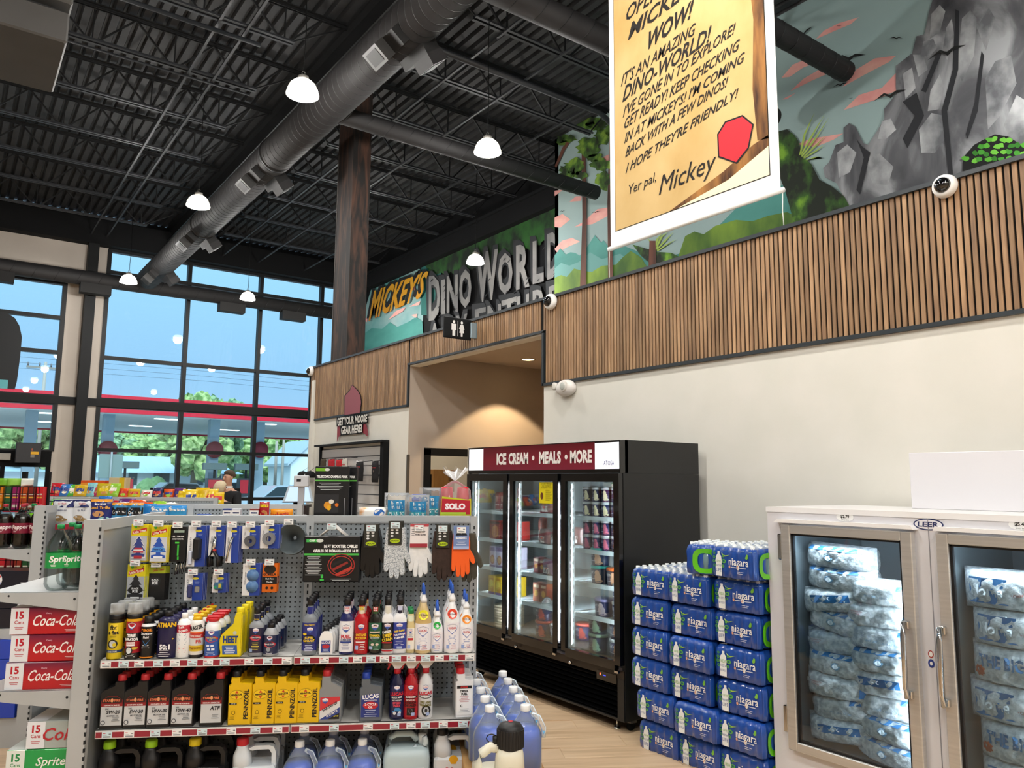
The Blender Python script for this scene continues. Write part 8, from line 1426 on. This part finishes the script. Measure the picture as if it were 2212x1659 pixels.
q1 = onY(655, 1030, YH); t = thing('small_house', 'gabled white house end at the right of the windows', 'house', (q1.x + 2.4, YH + 4, -.15)); part('wall', MB().prism([(-2.5, 0), (2.5, 0), (2.5, 4.2), (0, 6.6), (-2.5, 4.2)], 0, 8, C('#d8e2e8', .7)), t); part('roof', MB().prism([(-3, 3.9), (0, 6.9), (3, 3.9), (3, 3.6), (0, 6.5), (-3, 3.6)], -.4, 8.4, C('#aebfca', .6)), t)
for i, (px, r_) in enumerate(((318, 1.0), (338, 1.1))):
    q = onY(px, 1055, YH - 3); t = thing('shrub', 'round green shrub before the white house, %s' % ('left', 'right')[i], 'shrub', (q.x, YH - 3, -.15), 0, 'shrubs'); part('foliage', MB().loft([(0, .6 * r_, .6 * r_), (.5 * r_, 1.05 * r_, 1.0 * r_), (1.2 * r_, 1.0 * r_, 1.0 * r_), (1.8 * r_, .5 * r_, .5 * r_), (2.0 * r_, .1, .1)], noisy('shrub_leaf', '#5f8a5c', '#86ac78', (4, 4, 4), .8), 14), t)
# trees
M_LEAF = [noisy('leaf_%d' % i, a, b, (9, 9, 9), .8, detail=8, lo=.4, hi=.6) for i, (a, b) in enumerate((('#5f8448', '#a9c383'), ('#6a8f4c', '#b7cc8c'), ('#567a56', '#95b48c')))]; M_BARK = mat('bark', '#6a6458', .9)
def crown(seed, m, R=1.0):
    r = random.Random(seed); mb = MB()
    for k in range(64):
        a, b, q = r.uniform(0, 2 * PI), r.uniform(-1, 1), r.uniform(.45, .85); cx, cy, cz = q * R * math.cos(a) * math.sqrt(1 - b * b), q * R * math.sin(a) * math.sqrt(1 - b * b), q * R * b; s = r.uniform(.13, .26) * R; n, mm = 9, 6; vs = []
        for j in range(mm + 1):
            for i in range(n):
                th, ph = PI * j / mm, 2 * PI * i / n; w = s * (1 + r.uniform(-.3, .3)); vs.append((cx + w * math.sin(th) * math.cos(ph), cy + w * math.sin(th) * math.sin(ph), cz + w * math.cos(th)))
        mb.add(vs, [(j * n + i, (j + 1) * n + i, (j + 1) * n + (i + 1) % n, j * n + (i + 1) % n) for j in range(mm) for i in range(n)], m)
    return mb.mesh('crown')
CR_ = [crown(i, M_LEAF[i % 3]) for i in range(6)]; TK = MB().loft([(0, .045, .045), (.6, .03, .03), (1.0, .015, .015)], M_BARK, 8).mesh('trunk')
rr = random.Random(12)
def tree_at(px, py_top, Y, w, lb):
    q = onY(px, py_top, Y); h = q.z + .15; t = thing('tree', lb, 'tree', (q.x, Y, -.15), rr.uniform(0, 6), 'trees beyond the road'); o = link('trunk', TK, t); o.scale = (h * .8, h * .8, h * .6); o = link('crown', CR_[rr.randrange(6)], t, (0, 0, h * .58)); o.scale = (w, w, h * .42); o.rotation_euler = (0, 0, rr.uniform(0, 6))
for i in range(26):
    px = -20 + i * 28.5; tree_at(px, 925 + rr.uniform(-12, 10), 108 + (i % 3) * 5, 4.6, 'leafy tree behind the canopy, %s from the %s of the tree line' % ((ORD[i // 2], 'left') if i < 13 else (ORD[(25 - i) // 2], 'right')) + ('' if i % 2 else ', nearer row'))
tree_at(430, 846, 80, 4.2, 'tall tree rising over the red canopy, left of two'); tree_at(478, 852, 82, 4.0, 'tall tree rising over the red canopy, right of two'); tree_at(88, 848, 90, 4.5, 'tree top beside the utility pole')
def pole(px, py_top, Y, lb, arms=True):
    q = onY(px, py_top, Y); t = thing('utility_pole', lb, 'utility pole', (q.x, Y, -.15)); part('pole', MB().cyl(0, 0, 0, q.z + .15, .16, C('#a8a49c', .8), 10, r1=.11), t)
    if arms:
        part('crossarm', MB().box(-1.3, 1.3, -.08, .08, q.z - .4, q.z - .25, C('#8d8a84', .8)), t)
        for k in range(4): part('insulator', MB().cyl(-1.2 + k * .8, 0, q.z - .25, q.z + .05, .06, C('#6a6a6c'), 8), t)
pole(99, 782, 72, 'utility pole with crossarm seen in the upper left window'); pole(614, 930, 76, 'utility pole at the right of the glass front'); pole(598, 952, 70, 'thin street pole left of the utility pole', False)
wq = [onY(99, 788, 72), onY(440, 806, 72), onY(670, 838, 72)]
for k in range(3): thing('power_line', 'power line crossing the sky in the windows, %s' % ('upper', 'middle', 'lower')[k], 'cable', (0, 0, 0), 0, 'power lines', MB().tube([(p.x - (30 if i == 0 else 0) + (30 if i == 2 else 0), p.y, p.z - k * .45 + .2) for i, p in enumerate(wq)], .03, C('#7f97ab'), 5))
def car(px, py, Y, lb, col, flip=1):
    q = onY(px, py, Y); t = thing('parked_car', lb, 'car', (q.x, Y, -.15), .1, 'cars outside'); m = mat('car_%s' % col, col, .25, .2, coat=.8)
    pr = [(-2.2, .35), (2.2, .35), (2.3, .7), (2.2, 1.0), (1.2, 1.1), (.5, 1.65), (-1.4, 1.7), (-2.1, 1.15), (-2.3, .8)]; wn = [(-1.95, 1.15), (1.05, 1.13), (.45, 1.58), (-1.35, 1.63)]
    part('body', MB().prism([(x * flip, z) for x, z in pr], -.85, .85, m), t); part('side_window', MB().prism([(x * flip, z) for x, z in wn], -.87, .87, mat('car_glass', '#2c3a40', .1)), t)
    for x in (-1.4, 1.4): w_ = part('wheel', MB().loft([(-.88, .33, .33), (.88, .33, .33)], M_BLKP, 16), t, (x, 0, .33), rot=(PI / 2, 0, 0)); part('hub', MB().loft([(.88, .2, .2), (.9, .18, .18)], M_CHR, 12), w_)
car(400, 1050, 56, 'pale silver car parked left of the man', '#c3ccd2'); car(470, 1050, 60, 'dark car behind the man by the windows', '#3a4248', -1); car(600, 1062, 38, 'silver car close to the glass right of the man', '#b9c9d6', -1)
t = thing('road_sign', 'grey back of a road sign seen through the glass', 'road sign', onY(236, 1055, 36).xy.to_3d()); q = onY(236, 1020, 36); part('post', MB().cyl(0, 0, -.15, q.z + 1.0, .04, C('#8d9598'), 8), t); part('plate', MB().bbox(-.45, .45, .04, .07, q.z - .25, q.z + .75, C('#7d918f'), .01), t); part('lower_plate', MB().bbox(-.42, .42, .04, .07, q.z - .8, q.z - .35, C('#6a7c7c'), .01), t)
# dark cut-out stuck on the upper left window
q0, q1_ = onY(-40, 836, YWIN - .1), onY(50, 700, YWIN - .1); w_ = q1_.x - q0.x; h_ = q1_.z - q0.z
t = thing('window_cutout', 'large dark rounded cut-out sign on the upper left window', 'sign', (q0.x, YWIN - .06, q0.z)); part('panel', MB().prism([(0, 0), (w_ * .93, 0), (w_ * .97, h_ * .12), (w_, h_ * .5), (w_, h_ * .8), (w_ * .9, h_ * .97), (w_ * .75, h_ * 1.08), (w_ * .5, h_ * 1.15), (0, h_ * 1.15)], -.02, 0, C('#0d1014', .6)), t); part('teal_patch', MB().rect(0, w_ * .72, 0, h_ * .13, -.022, C('#5aa8b0', .6)), t)
